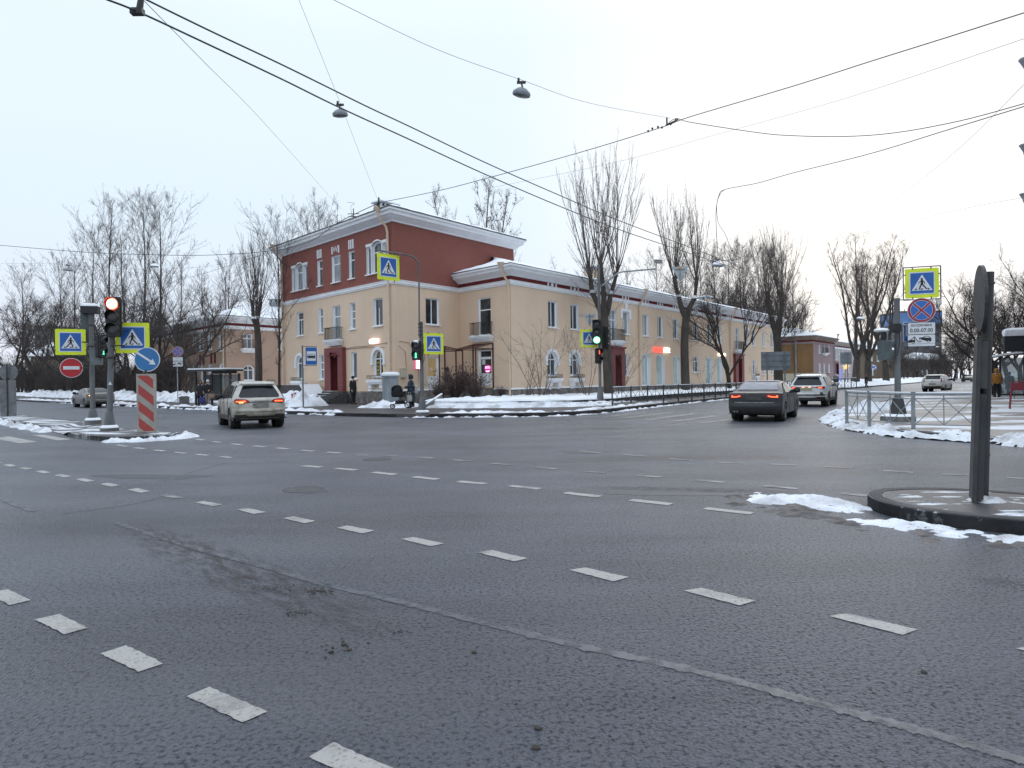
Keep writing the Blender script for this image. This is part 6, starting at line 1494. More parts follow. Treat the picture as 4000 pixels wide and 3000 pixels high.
round_sign('no_stopping_sign', D(3599, 1212, 20.75), YWR, .385, 'large round no stopping sign below the framed crossing sign', 'nostop', 'no stopping signs')
def draw_hours(p, tf):
    t2 = lambda q: tf((q[0], -.0135-q[1], q[2])); text_faces(p, 'воскресенье', t2, .13, 0, .065, .001, width=.56, bold=.002); text_faces(p, '0.00-07.00', t2, .17, 0, -.115, .001, width=.62, bold=.003)
plate('hours_plate', D(3599, 1283, 20.75), YWR, .76, .37, 'white plate lettered with a weekday and night hours', draw_hours)
def draw_tow(p, tf):
    def P(pts): p.q(*[tf((x, -.0135, z)) for x, z in pts])
    P([(-.37, -.06), (-.17, -.06), (-.17, .02), (-.25, .03), (-.31, .03), (-.37, .0)])
    thick(p, [(-.30, .02), (-.19, .12)], .018, -.0137, tf); thick(p, [(-.19, .13), (-.19, .02)], .02, -.0138, tf); thick(p, [(-.19, .12), (-.09, -.04), (-.0, -.035)], .02, -.0139, tf)
    P([(-.07, .09), (.05, .10), (.10, .14), (.20, .13), (.27, .06), (.27, -.03), (.18, -.04), (-.06, .05)])
    for c, r in (((-.23, -.065), .034), ((-.035, .035), .034), ((.19, -.035), .034)): disc(p, c, r, -.0142, tf, 14); p.m = 0; disc(p, c, r*.62, -.0146, tf, 14); p.m = 1
    thick(p, [(-.37, -.105), (.37, -.095)], .007, -.0137, tf)
    p.m = 0; p.q(*[tf((x, -.0145, z)) for x, z in ((.075, .09), (.11, .125), (.19, .115), (.225, .075))]); p.m = 1
plate('tow_plate', D(3599, 1330, 20.75), YWR, .76, .37, 'white plate with a tow truck lifting a car on the right sign pole', draw_tow)
c = D(3562, 1296, 20.95); E = empty('parking_sign', c, 'blue and white vehicle sign half covered by the hours plate', 'road sign'); tf = rot_tf(c, yaw_rad(YWR)); mb = MB(); mb.prism(rrect(.48, .62, .03), -.01, .01, tf); mb.build('panel', SWHITE, E)
mb = MB(); mb.m = 0; mb.q(*[tf((x, -.0125, z)) for x, z in rrect(.45, .59, .02)]); mb.m = 1; mb.q(*[tf((x, -.015, z)) for x, z in ((-.17, -.14), (.17, -.14), (.17, .2), (-.17, .2))]); mb.m = 2; mb.q(*[tf((x, -.017, z)) for x, z in ((-.13, -.05), (.1, -.05), (.1, .08), (-.09, .08), (-.13, .02))]); disc(mb, (-.07, -.06), .035, -.0175, tf, 12); mb.build('pictogram', [SBLUE, SWHITE, SBLACK], E)
# ---- near right island: leaning post with an edge-on disc and marker plank
pb = D(3838, 1945, 7.8); pb.z = .145; ptop = D(3862, 1063, 7.8)
NP = empty('sign_pole', pb, 'dark leaning post close by on the right island with wire clamps', 'sign pole')
mb = MB(); mb.tube([pb-V((0, 0, .05)), ptop], [.057, .055], 14); mb.build('pole', POLED, NP, smooth=True)
mb = MB()
for t in (.19, .40, .70, .95, .62): q = pb.lerp(ptop, t); mb.lathe(q, [(.064, -.012), (.064, .012)], 12); mb.box(q.x-.10, q.x-.05, q.y-.03, q.y+.03, q.z-.01, q.z+.012)
mb.build('clamp', mat('rusty_steel', (.055, .045, .04), .7), NP)
c = D(3831, 1166, 7.74); r_ = .385
E = empty('sign_disc', c, 'round sign seen edge on at the top of the near leaning post', 'road sign'); tf = rot_tf(c, math.radians(54.7+8.5)); mb = MB()
mb.prism([(r_*math.cos(2*PI*k/28), r_*math.sin(2*PI*k/28)) for k in range(28)], -.018, .018, tf); mb.build('panel', mat('old_sign_back', (.055, .055, .055), .6, (.033, .033, .033), 6), E)
mb = MB(); mb.box(-.03, .03, -.05, -.0182, -.3, .3, tf); mb.build('bracket', POLED, E)
c0 = D(3803, 1950, 7.7); c0.z = .145; c1 = D(3823, 1330, 7.7)
E = empty('striped_post', c0, 'narrow grey edge of a marker board fixed beside the near leaning post', 'marker post', 'striped island posts')
dz = c1-c0; lean = lambda q: V((q[0], q[1], q[2]))
ux = V((math.cos(math.radians(58.5)), math.sin(math.radians(58.5)), 0)); uy = V((-ux.y, ux.x, 0))
def brd(x0, x1, y0, y1, z0, z1, m, name):
    mb = MB(); mb.box(x0, x1, y0, y1, z0, z1, lambda q: c0+ux*q[0]+uy*q[1]+dz*(q[2]/dz.z)); return mb.build(name, m, E)
BRD = mat('board_grey', (.060, .062, .062), .65, (.038, .038, .038), 5)
brd(-.28, .28, -.012, .03, -.02, dz.z, BRD, 'housing'); brd(-.27, .27, -.075, -.0125, .04, dz.z-.62, POLED, 'rib'); brd(-.27, .1, -.075, -.0126, dz.z-.55, dz.z-.02, BRD, 'bracket')

# ---- railings
RAILL = mat('grey_rail', (.27, .30, .32), .5, (.19, .21, .22), 6); RAILD = mat('dark_rail', (.055, .06, .065), .55, (.035, .038, .04), 6)
def railing(name, pts, h, m, label, z=.15, post=.035, mid=True, rail=.022, bay_x=2):
    E = empty(name, (*pts[0], z), label, 'railing')
    for p in pts:
        mb = MB(); mb.box(p[0]-post, p[0]+post, p[1]-post, p[1]+post, z-.05, z+h+.02); mb.box(p[0]-post*1.2, p[0]+post*1.2, p[1]-post*1.2, p[1]+post*1.2, z+h+.021, z+h+.04); mb.build('post', m, E)
    for i in range(len(pts)-1):
        a = V((*pts[i], z)); b = V((*pts[i+1], z)); u = (b-a).normalized(); a = a+u*post; b = b-u*post; up = V((0, 0, 1)); mb = MB()
        def bar(t0, z0, t1, z1, r=.012): mb.tube([a.lerp(b, t0)+up*z0, a.lerp(b, t1)+up*z1], r, 5)
        bar(0, h-.03, 1, h-.03, rail*1.3); bar(0, h-.14, 1, h-.14, .013); bar(0, .16, 1, .16, .014)
        n = bay_x
        for k in range(n):
            t0, t1 = k/n, (k+1)/n; bar(t0, .16, t1, h-.14, .011); bar(t0, h-.14, t1, .16, .0112)
            tm = (t0+t1)/2; mb.lathe(a.lerp(b, tm)+up*(h+.02)*.5, [(.01, -.03), (.03, 0), (.01, .03)], 6)
        for k in range(1, n): bar(k/n, .16, k/n, h-.03, .014)
        mb.build('panel', m, E)
        s = MB(); s.tube([a+up*(h+.012), b+up*(h+.012)], .02, 5); s.build('snow_cover', CSNOW, E)
    return E
fp = [D(x, y, 1) for x, y in ()]
def gp(px, py, z): q = G(px, py, z); return (q.x, q.y)
railing('railing', [gp(2392, 1588, .15), gp(2465, 1581, .15), gp(2530, 1576, .15), gp(2592, 1571.5, .15), gp(2650, 1567.5, .15), gp(2703, 1564, .15), gp(2750, 1560.6, .15), gp(2794, 1557.6, .15), gp(2837, 1554.7, .15), gp(2876, 1552, .15), gp(2912, 1549.5, .15), gp(2945, 1547.2, .15), gp(2976, 1545, .15), gp(3005, 1543, .15), gp(3031, 1541.2, .15), gp(3054, 1539.6, .15), gp(3076, 1538, .15), gp(3094, 1536.7, .15)], 1.0, RAILD, 'long dark railing with crossed bars along the kerb before the wing')
railing('railing', [gp(3185, 1529.5, .15), gp(3215, 1526.5, .15), gp(3245, 1523, .15), gp(3272, 1520, .15), gp(3300, 1517, .15), gp(3325, 1514.5, .15), gp(3346, 1512, .15)], 1.15, RAILD, 'second dark railing beyond the white car on the right street')
railing('railing', [gp(3308, 1652, .14), gp(3396, 1666, .14), gp(3568, 1683, .14), gp(3812, 1688, .14)], .97, RAILL, 'pale grey railing with crossed bars round the right pavement corner', .14)
# ---- stone edging of the corner bed
ED = empty('bed_edging', (-1.5, 36.2, .15), 'low dark stone edging capped with snow round the corner bed', 'low wall')
pts = [V((-5.0, 38.3, 0)), V((-3.5, 36.75, 0)), V((-1.0, 36.0, 0)), V((2.0, 36.0, 0)), V((4.9, 37.4, 0)), V((8.6, 43.4, 0)), V((14.5, 51.4, 0)), V((22, 60.8, 0)), V((30, 70.8, 0))]
mb = MB(); kerb_line([(p.x, p.y) for p in pts], .3, .42, mb, 1, 1.15, .1); mb.build('stone', DSTONE, ED)
sn = MB()
for i in range(len(pts)-1):
    a, b = pts[i], pts[i+1]; n = max(2, int((b-a).length/.3)); d = (b-a).normalized(); nn = V((-d.y, d.x, 0))
    def pt(k, j): p = a.lerp(b, k/n); o = (-.07, .0, .14, .32)[j]; q = fbm(p.x*1.4, p.y*1.4, 5); return p+nn*o+V((0, 0, .425+(.02, .11, .15, .16)[j]*(1+.7*q)))
    for k in range(n):
        for j in range(3): sn.q(pt(k, j), pt(k+1, j), pt(k+1, j+1), pt(k, j+1))
sn.build('snow_cover', CSNOW, ED, smooth=True)
# sloping stone ramp wall left of the bush
RW = empty('ramp_wall', D(1680, 1575, 38), 'short sloping stone wall under snow left of the reddish bush', 'low wall')
a, b = D(1660, 1580, 36.5), D(1722, 1540, 38.8); mb = MB(); up = V((0, 0, 1)); nn = V((.7, .7, 0))*.12
mb.rings([[a+V((0, 0, -.3)), a+nn+V((0, 0, -.3)), a+nn, a], [V((b.x, b.y, .1)), V((b.x, b.y, .1))+nn, b+nn, b]]); mb.build('stone', STONE, RW)
mb = MB(); mb.rings([[a+nn*1.1+up*.005, a-nn*.15+up*.005, a-nn*.1+up*.05, a+nn+up*.055], [b+nn*1.1+up*.005, b-nn*.15+up*.005, b-nn*.1+up*.05, b+nn+up*.055]]); mb.build('snow_cover', CSNOW, RW, smooth=True)
# ---- electric cabinet
p = D(1526, 1570, 39.0); p.z = .15
EC = empty('utility_cabinet', p, 'weathered pale blue grey utility cabinet with a snow cap by the arched window', 'cabinet'); tf = rot_tf(p, .35)
CAB = mat('cabinet_grey', (.25, .29, .31), .6, (.17, .195, .21), 3, stretch=(1, 1, .4))
mb = MB(); mb.box(-.42, .42, -.3, .3, 0, 1.72, tf); mb.box(-.47, .47, -.35, .35, 1.721, 1.8, tf); mb.build('body', CAB, EC)
mb = MB(); [mb.box(x0, x1, -.315, -.301, .15, 1.62, tf) for x0, x1 in ((-.39, -.01), (.01, .39))]; dd = mb.build('door', CAB, EC); mb = MB(); mb.box(.03, .06, -.34, -.316, .8, 1.0, tf); mb.build('handle', SBLACK, dd)
mb = MB(); mb.rings([[tf((x*k, y*k, z)) for x, y in ((-.47, -.35), (.47, -.35), (.47, .35), (-.47, .35))] for k, z in ((1, 1.802), (1.03, 1.9), (.85, 1.99), (.4, 2.02))]); mb.build('snow_cover', CSNOW, EC, smooth=True)
# ---- bus stop sign
p = D(1185, 1604, 34.8); p.z = .15
BS = empty('bus_stop_sign', p, 'blue and white bus stop sign on a grey pole by the kerb', 'road sign')
pole(BS, 'pole', p, .04, .04, .1, 3.55); tf = rot_tf(V((p.x, p.y, 2.95)), yaw_rad(20))
mb = MB(); mb.tube([tf((0, 0, .55)), tf((.72, 0, .55))], .015, 5); mb.tube([tf((0, 0, -.45)), tf((.72, 0, -.45))], .015, 5); mb.build('bracket', POLED, BS)
mb = MB(); tf2 = rot_tf(tf((.44, 0, .05)), yaw_rad(20)); mb.prism(rrect(.60, .94, .03), -.012, .012, tf2); pn = mb.build('panel', SWHITE, BS)
mb = MB(); mb.m = 0; mb.q(*[tf2((x, -.0145, z)) for x, z in rrect(.57, .91, .02)]); mb.m = 1; mb.q(*[tf2((x, -.017, z)) for x, z in rrect(.46, .50, .03)]) ; mb.m = 2
mb.q(*[tf2((x, -.019, z-.01)) for x, z in ((-.2, -.1), (.2, -.1), (.2, .03), (.18, .12), (-.18, .12), (-.2, .03))]); [disc(mb, (x, -.11), .045, -.0192, tf2, 12) for x in (-.12, .12)]; mb.m = 1
for k in range(4): x = -.175+k*.09; mb.q(*[tf2((q, -.021, z)) for q, z in ((x, .02), (x+.075, .02), (x+.075, .09), (x, .09))])
[disc(mb, (x, -.11), .025, -.0215, tf2, 12) for x in (-.12, .12)]; mb.build('pictogram', [SBLUE, SWHITE, SBLACK], pn)
# ---- little no stopping sign far left
p = D(695, 1573, 50); p.z = .3
E = empty('sign_post', p, 'thin pole carrying the small no stopping sign left of the bus shelter', 'sign pole'); pole(E, 'pole', p, .035, .035, .1, 4.2, POLEL)
mb = MB(); [mb.box(p.x-.05, p.x+.05, p.y-.06, p.y-.03, z, z+.04) for z in (2.5, 3.0, 3.9)]; mb.build('clamp', POLED, E)
round_sign('no_stopping_sign', D(695, 1373, 49.9), 8, .375, 'small round no stopping sign far left among the dark trees', 'nostop', 'no stopping signs')
plate('hours_plate', D(695, 1404, 49.9), 8, .70, .34, 'small white hours plate far left under the no stopping sign', lambda p, tf: (text_faces(p, 'суббота', lambda q: tf((q[0], -.0135-q[1], q[2])), .12, 0, .04, .001, width=.42), text_faces(p, '0.00-7.00', lambda q: tf((q[0], -.0135-q[1], q[2])), .15, 0, -.12, .001, width=.56)))
plate('tow_plate', D(695, 1423, 49.9), 8, .70, .34, 'small white tow truck plate far left lowest on its pole', draw_tow)
p = D(720, 1566, 48); p.z = .2; mb = MB(); mb.box(-.32, .32, -.25, .25, 0, .42, rot_tf(p, .4)); mb.box(-.36, .36, -.29, .29, .421, .5, rot_tf(p, .4)); mb.box(-.26, .26, -.2, .2, .501, .56, rot_tf(p, .4)); tag(mb.build('planter_box', CONC, org=p), 'grey concrete planter box in the snow at the foot of the thin sign pole', 'planter')
# red and white barrier half buried in the snow heap
p = D(1158, 1556, 41.2); E = empty('barrier_board', p, 'red and white striped trestle poking out of the snow heap', 'barrier'); tf = rot_tf(p, .3)
mb = MB()
for k in range(6): mb.m = k % 2; mb.box(-.3+.1*k, -.2+.1*k-.001, -.02, .02, .1+.06*(k % 3), .3+.06*(k % 3), tf)
mb.build('board', [SRED, SWHITE], E); mb = MB(); mb.tube([tf((-.25, 0, .2)), tf((-.3, 0, -.5))], .02, 5); mb.build('leg', SRED, E); mb = MB(); mb.tube([tf((.2, 0, .2)), tf((.28, 0, -.5))], .02, 5); mb.build('leg', SRED, E); mb = MB(); mb.lathe(tf((0, 0, .42)), [(.2, -.06), (.17, .02), (.05, .06)], 8); mb.build('snow_cap', CSNOW, E, smooth=True)
# ---- bus shelters
SHG = bpy.data.materials.new('shelter_glass'); SHG.use_nodes = True; n_ = SHG.node_tree.nodes; l_ = SHG.node_tree.links; MATS['shelter_glass'] = SHG
pb_ = n_['Principled BSDF']; pb_.inputs['Base Color'].default_value = (.30, .34, .35, 1); pb_.inputs['Roughness'].default_value = .15; tr_ = n_.new('ShaderNodeBsdfTransparent'); tr_.inputs[0].default_value = (.75, .8, .82, 1); ms_ = n_.new('ShaderNodeMixShader'); ms_.inputs[0].default_value = .42
l_.new(tr_.outputs[0], ms_.inputs[1]); l_.new(pb_.outputs[0], ms_.inputs[2]); l_.new(ms_.outputs[0], n_['Material Output'].inputs[0])
SHD = mat('shelter_dark', (.018, .022, .026), .45); 
p = D(850, 1580, 45.5); p.z = .15
SB = empty('bus_shelter', p, 'dark framed bus shelter with snow on its flat roof on the left pavement', 'bus shelter', 'bus shelters'); tf = rot_tf(p, yaw_rad(-16))
def slabb(nm, m, *b): mb = MB(); mb.box(*b, tf); return mb.build(nm, m, SB)
rf = slabb('roof', SHD, -1.6, 1.5, -.9, .8, 2.32, 2.44); mb = MB(); mb.box(-1.62, 1.52, -.92, .8, 2.441, 2.53, tf); mb.build('snow_cover', CSNOW, rf); slabb('fascia', SHD, -.1, 1.2, -.4, .5, 2.16, 2.319)
for x, y in ((-1.5, .6), (-.2, .6), (1.3, .6), (-.2, -.3), (1.3, -.3), (-1.5, -.3)): slabb('post', SHD, x-.06, x+.06, y-.06, y+.06, 0, 2.318 if not (-.2 <= x <= 1.3) else 2.158)
slabb('poster_panel', mat('poster_dark', (.030, .038, .045), .3, (.05, .055, .06), 2), -1.43, -.27, .56, .64, .3, 2.1)
slabb('glass_panel', SHG, -.13, 1.23, .58, .60, .15, 2.1); mb = MB(); [mb.box(x0, x1, .55, .575, .95, 1.08, tf) for x0, x1 in ((-.05, .45), (.75, 1.15))]; mb.build('yellow_strip', mat('shelter_yellow', (.35, .22, .03), .6), SB)
mb = MB(); text_faces(mb, 'Автобус', lambda q: tf((q[0], .555-q[1], q[2])), .1, -.9, 1.85, .002); text_faces(mb, '10   116', lambda q: tf((q[0], .555-q[1], q[2])), .1, -.9, 1.65, .002); mb.build('poster_text', mat('poster_white', (.35, .36, .36), .6), SB)
slabb('bench', mat('bench_wood', (.12, .09, .06), .7), -.1, 1.2, .2, .5, .42, .47)
# right shelter
p = D(3940, 1550, 42); p.z = .14
SB = empty('bus_shelter', p, 'glass bus shelter with a curved snowy roof at the right edge', 'bus shelter', 'bus shelters'); tf = rot_tf(p, yaw_rad(-28))
mb = MB(); A = [(-.9+2.6*k/10, 2.42+.26*math.sin(PI*(k/10)*.62+.12)) for k in range(11)]
mb.rings([[tf((x, y, z)) for x, z in A]+[tf((x, y, z-.05)) for x, z in reversed(A)] for y in (-.9, 2.6)]); rf = mb.build('roof', SHD, SB); mb = MB(); mb.rings([[tf((x, y, z+.003)) for x, z in A]+[tf((x, y, z+.12)) for x, z in reversed(A)] for y in (-.92, 2.6)]); mb.build('snow_cover', CSNOW, rf)
for x, y in ((-.5, -.5), (.72, -.5), (1.6, -.5), (1.6, 2.4), (-.5, 2.4)): slabb('post', SHD, x-.05, x+.05, y-.05, y+.05, 0, 2.42)
slabb('glass_panel', SHG, -.44, .66, -.51, -.49, .18, 2.4); slabb('glass_panel', SHG, 1.59, 1.61, -.44, 2.34, .18, 2.4); slabb('frame', SHD, -.45, .67, -.54, -.46, .06, .17)
slabb('bench', mat('bench_wood', (.12, .09, .06), .7), .1, 1.5, 1.3, 1.7, .42, .47)
# board with a thick snow cap on a pole in front of it
p = D(3985, 1560, 33); p.z = .14
E = empty('stop_board', p, 'dark board under a thick cap of snow at the right edge', 'sign'); tf = rot_tf(p, yaw_rad(-20)); zc = D(3985, 1345, 33).z
mb = MB(); mb.box(-.66, .8, -.12, .12, zc-.5, zc+.28, tf); mb.build('panel', SHD, E); mb = MB(); mb.tube([tf((.35, 0, 0)), tf((.35, 0, zc-.5))], .06, 8); mb.build('pole', SHD, E)
mb = MB(); mb.rings([[tf((x*k+.07, y*k2, z)) for x, y in ((-.72, -.2), (0, -.23), (.75, -.2), (.75, .2), (0, .23), (-.72, .2))] for k, k2, z in ((1, .8, zc+.282), (1.04, 1.1, zc+.45), (1.0, 1.1, zc+.58), (.8, .7, zc+.66), (.4, .3, zc+.68))]); mb.build('snow_cap', CSNOW, E, smooth=True)
# red folding sandwich frame
p = D(3990, 1596, 27); p.z = .14
E = empty('sandwich_board', p, 'red folding frame standing on the trodden snow at the right edge', 'sign frame'); tf = rot_tf(p, yaw_rad(-35)); RF = mat('red_frame', (.20, .02, .035), .5)
for s in (-1, 1):
    for x in (-.38, .38): mb = MB(); mb.tube([tf((x, s*.34, 0)), tf((x*.8, s*.02, 1.12))], .028, 5); mb.build('leg', RF, E)
mb = MB(); mb.tube([tf((-.38, -.24, .33)), tf((.38, -.24, .33))], .02, 5); mb.tube([tf((-.31, 0, 1.1)), tf((.31, 0, 1.1))], .025, 5); mb.box(-.3, .3, -.10, -.08, .75, 1.05, tf); mb.build('crossbar', RF, E)
mb = MB(); q0 = D(3945, 1562, 38); tfb = rot_tf(V((q0.x, q0.y, .14)), .2); [mb.tube(cat_rom([tfb((x, 0, 0)), tfb((x, 0, .42)), tfb((x+.3, 0, .42)), tfb((x+.3, 0, 0))], 4), .02, 5) for x in (0,)]; tag(mb.build('bike_rack', POLED, org=V((q0.x, q0.y, .14))), 'single low steel hoop in front of the right bus shelter', 'bike rack')
# ---- big road signs seen from behind
def info_back(px0, px1, y0, y1, d, label, posts):
    c = D((px0+px1)/2, (y0+y1)/2, d); w = (px1-px0)*d/FL; h = (y1-y0)*d/FL
    E = empty('road_sign', (c.x, c.y, .3), label, 'road sign', 'rears of large road signs'); tf = rot_tf(c, yaw_rad(-14)); mb = MB(); mb.box(-w/2, w/2, -.02, .02, -h/2, h/2, tf); mb.build('panel', mat('blue_grey_back', (.21, .245, .27), .6, (.15, .175, .20), 2), E)
    mb = MB(); [mb.box(-w/2, w/2, -.06, -.021, z-.03, z+.03, tf) for z in (-h*.3, 0, h*.3)]; mb.build('rib', SBACK, E)
    for x in posts: mb = MB(); mb.box(x*w-.06, x*w+.06, -.16, -.061, -c.z+.2, h/2, tf); mb.build('post', SBACK, E)
info_back(2976, 3084, 1374, 1446, 66, 'large grey rear of a road sign behind the last lopped tree', (-.3, .3))
info_back(3284, 3325, 1376, 1423, 88, 'pale rear of a road sign on a dark post before the pale pink house', (.12,))
# street decoration with warm and blue lights, flag
p = D(3302, 1480, 96); p.z = .3
E = empty('light_decoration', p, 'festive frame with gold star lights and a blue light strip before the pale pink house', 'decoration'); mb = MB(); mb.tube([p, p+V((0, 0, 2.4))], .05, 5); mb.build('pole', SBACK, E)
mb = MB(); st = [(math.cos(PI/2+PI*k/5)*(.55 if k % 2 == 0 else .22), math.sin(PI/2+PI*k/5)*(.55 if k % 2 == 0 else .22)) for k in range(10)]; mb.prism(st, -.05, .05, rot_tf(p+V((.1, -.1, 2.5)), -.3)); mb.build('star', mat('gold_lights', (1, .6, .2), .5, emit=.9), E)
mb = MB(); mb.box(-.72, -.6, -.05, .05, .1, 2.2, rot_tf(p, -.3)); mb.build('light_strip', mat('blue_lights', (.12, .2, 1), .5, emit=.8), E)
c = D(3411, 1434, 130); E = empty('flag', c, 'white flag with a blue diagonal cross before the brown house', 'flag'); tf = rot_tf(c, -.3)
mb = MB(); F_ = lambda u, v: tf((u, .12*math.sin(u*5), v-.15*u)); mb.m = 0; [mb.q(F_(-.55+.22*k, -.45), F_(-.33+.22*k, -.45), F_(-.33+.22*k, .45), F_(-.55+.22*k, .45)) for k in range(5)]; mb.m = 1; thick(mb, [(-.5, -.35), (.5, .3)], .16, -.14, tf); thick(mb, [(-.5, .5), (.5, -.5)], .16, -.141, tf); mb.build('cloth', [SWHITE, SBLUE], E); mb = MB(); mb.tube([tf((-.58, 0, .8)), tf((-.75, 0, -1.8))], .03, 5); mb.build('staff', SBACK, E)

# ---- hanging street lamps
LAMPM = mat('lamp_grey', (.22, .25, .27), .5, (.16, .18, .20), 4); LAMPG = mat('lamp_glass', (.10, .13, .15), .3, (.07, .09, .105), 3)
def lamp(px, py, d, r, label, snow=False, tilt=.12):
    c = D(px, py, d); E = empty('hanging_lamp', c, label, 'street lamp', 'round lamps hung over the street')
    t3 = Matrix.Rotation(tilt, 3, 'Y') @ Matrix.Rotation(.18, 3, 'X'); tf = lambda q: t3 @ V(q)
    mb = MB(); mb.lathe(c, [(r*.95, -.05), (r, .0), (r*.96, .06), (r*.55, .16), (r*.2, .20)], 22, tf); mb.build('shade', LAMPM, E, smooth=True)
    mb = MB(); mb.lathe(c, [(r*.92, -.051), (r*.7, -.075), (r*.1, -.085)], 22, tf); mb.build('glass', LAMPG, E, smooth=True)
    mb = MB(); mb.tube([c+tf((0, 0, .19)), c+V((0, 0, .36))], .03, 6); mb.box(c.x-.14, c.x+.14, c.y-.04, c.y+.04, c.z+.34, c.z+.40); mb.box(c.x-.12, c.x-.05, c.y-.04, c.y+.04, c.z+.401, c.z+.5); mb.build('hanger', POLED, E)
    if snow: mb = MB(); mb.lathe(c, [(r*.9, .07), (r*.6, .2), (r*.2, .26)], 14, tf); mb.build('snow_cover', CSNOW, E, smooth=True)
    return c
LA = lamp(1329, 448, 25, .29, 'round grey lamp hanging over the road at the upper left', tilt=-.05); LBp = lamp(2037, 368, 21, .29, 'round grey lamp hanging at the top middle of the picture', tilt=.2)
LC = lamp(2803, 1038, 40, .36, 'snow capped lamp hanging before the trees right of the big lopped one', True, .05)
LD = lamp(266, 1055, 55, .36, 'small distant lamp hanging at the far left above the yellow sign'); LE = lamp(602, 1041, 60, .38, 'small distant lamp hanging before the tall left trees', True)
lamp(3360, 1246, 75, .42, 'small distant lamp hanging before the twin poplars', True); lamp(3662, 1357, 140, .45, 'tiny distant lamp above the far right street, left of two', True); lamp(3728, 1379, 180, .45, 'tiny distant lamp above the far right street, right of two', True)
# ---- overhead lines
WIRE = mat('overhead_wire', (.03, .032, .035), .5); WIRET = mat('thin_wire', (.18, .19, .20), .5)
def wire(pts, r, label, m=WIRE, n=5, group='overhead lines', sub=8):
    Q = [D(*p) if isinstance(p, tuple) else p for p in pts]; P = cat_rom(Q, sub)
    for e, (a, b) in ((0, (Q[0], Q[1])), (-1, (Q[-1], Q[-2]))):     # spans run on past the edge of the view
        u = (a-V((0, 0, CZ))); h, w = u.dot(_R)/u.dot(_F), u.dot(_U)/u.dot(_F)
        if abs(h) > .76 or w > .57: P.insert(0 if e == 0 else len(P), a+(a-b).normalized()*14)
    mb = MB(); mb.tube(P, r, n); o = mb.build('overhead_wire', m, org=P[0], smooth=True); return tag(o, label, 'wire', group)
def wirez(pts, z, r, label, **k): return wire([G(x, y, z) for x, y in pts], r, label, **k)
wirez([(422, 0), (546, 49), (791, 163), (1100, 309), (1322, 418), (1600, 545), (1900, 683), (2204, 813), (2442, 905), (2768, 1014), (2900, 1060), (3010, 1110)], 6.2, .013, 'lower of the two thick trolley wires from the top left corner')
wirez([(500, -40), (574, 0), (834, 127), (1116, 260), (1431, 415), (1600, 494), (1900, 637), (2188, 764), (2432, 867), (2822, 1014), (2930, 1057), (3030, 1100)], 6.2, .012, 'upper of the two thick trolley wires from the top left')
mb = MB(); a = G(546, 49, 6.2); mb.tube([a, a+V((.0, 0, .05)), a+V((.05, .02, .45)), a+V((.08, .03, .8))], [.03, .04, .025, .03], 8); mb.box(a.x-.10, a.x+.05, a.y-.05, a.y+.03, a.z-.03, a.z+.04); tag(mb.build('wire_hanger', SIGH, org=a), 'black hanger clamping the trolley wire at the top left', 'wire fitting')
KN = D(1480, 792, 38)
wire([(0, 958, 60), (330, 985, 57), (560, 994, 55), (800, 997, 53), (1060, 980, 50), (1207, 945, 46), (1320, 870, 42), KN], .022, 'dark cable sagging from the left edge up to the roof corner')
wire([KN, (1700, 748, 36), (1900, 697, 34), (2225, 607, 31), (2450, 540, 29), (2600, 492, 28), (2700, 455, 27), (3100, 336, 24), (3400, 240, 22), (3700, 146, 20), (3985, 55, 18), (4100, 20, 17)], .017, 'dark cable rising from the roof corner to the upper right edge')
wire([(2600, 492, 28), (2640, 463, 28), (2700, 478, 27), (2960, 518, 26), (3100, 530, 25), (3300, 533, 24), (3500, 518, 23), (3750, 472, 21), (4010, 402, 19)], .014, 'dark cable sagging from the pulley knot to the right edge')
wire([(2805, 1010, 40), (2800, 930, 40), (2797, 830, 39), (2808, 765, 38), (2833, 740, 37), (2960, 715, 35), (3100, 675, 33), (3400, 600, 29), (3700, 508, 25), (4010, 413, 22)], .018, 'cable from the snow capped lamp up to the right edge')
wire([(2855, 970, 41), (2830, 910, 40), (2806, 870, 40), (2800, 800, 39), (2815, 755, 38), (2833, 740, 37)], .014, 'second strand looping above the snow capped lamp')
wire([(1060, 985, 50), (960, 1015, 51), (800, 1068, 56), (700, 1092, 60)], .012, 'thin dark strand left of the roof corner', sub=4)
wire([(1160, -20, 20), LA+V((0, 0, .45)), (1420, 640, 32), KN], .006, 'thin span wire carrying the upper left round lamp', WIRET)
wire([(1280, -12, 16), (1700, 190, 19), LBp+V((0, 0, .45)), (2300, 402, 24), (2621, 462, 28)], .007, 'thin span wire carrying the top middle round lamp', WIRET)
wire([(560, 0, 9), (800, 245, 14), (1050, 500, 24), (1330, 815, 46)], .006, 'thin pale wire slanting across the left sky', WIRET)
wire([(1900, 737, 40), (2400, 635, 36), (2800, 525, 32), (3300, 385, 26), (4010, 148, 18)], .007, 'thin pale wire above the lopped trees', WIRET)
wire([(3380, 870, 40), (3700, 620, 26), (4010, 320, 16)], .006, 'thin pale wire slanting on the far right sky', WIRET)
wire([(3160, 960, 60), (3700, 830, 40), (4010, 770, 30)], .008, 'thin pale wire low on the right sky', WIRET)
wire([(0, 1030, 70), (200, 1030, 66), (480, 1050, 64), (760, 1045, 60), (1000, 1005, 52), (1150, 960, 48)], .008, 'thin wire before the left tree tops', WIRET)
wire([(2740, 1018, 41), (2803, 1020, 40), (2880, 1012, 41)], .02, 'short span rod above the snow capped lamp', WIRE)
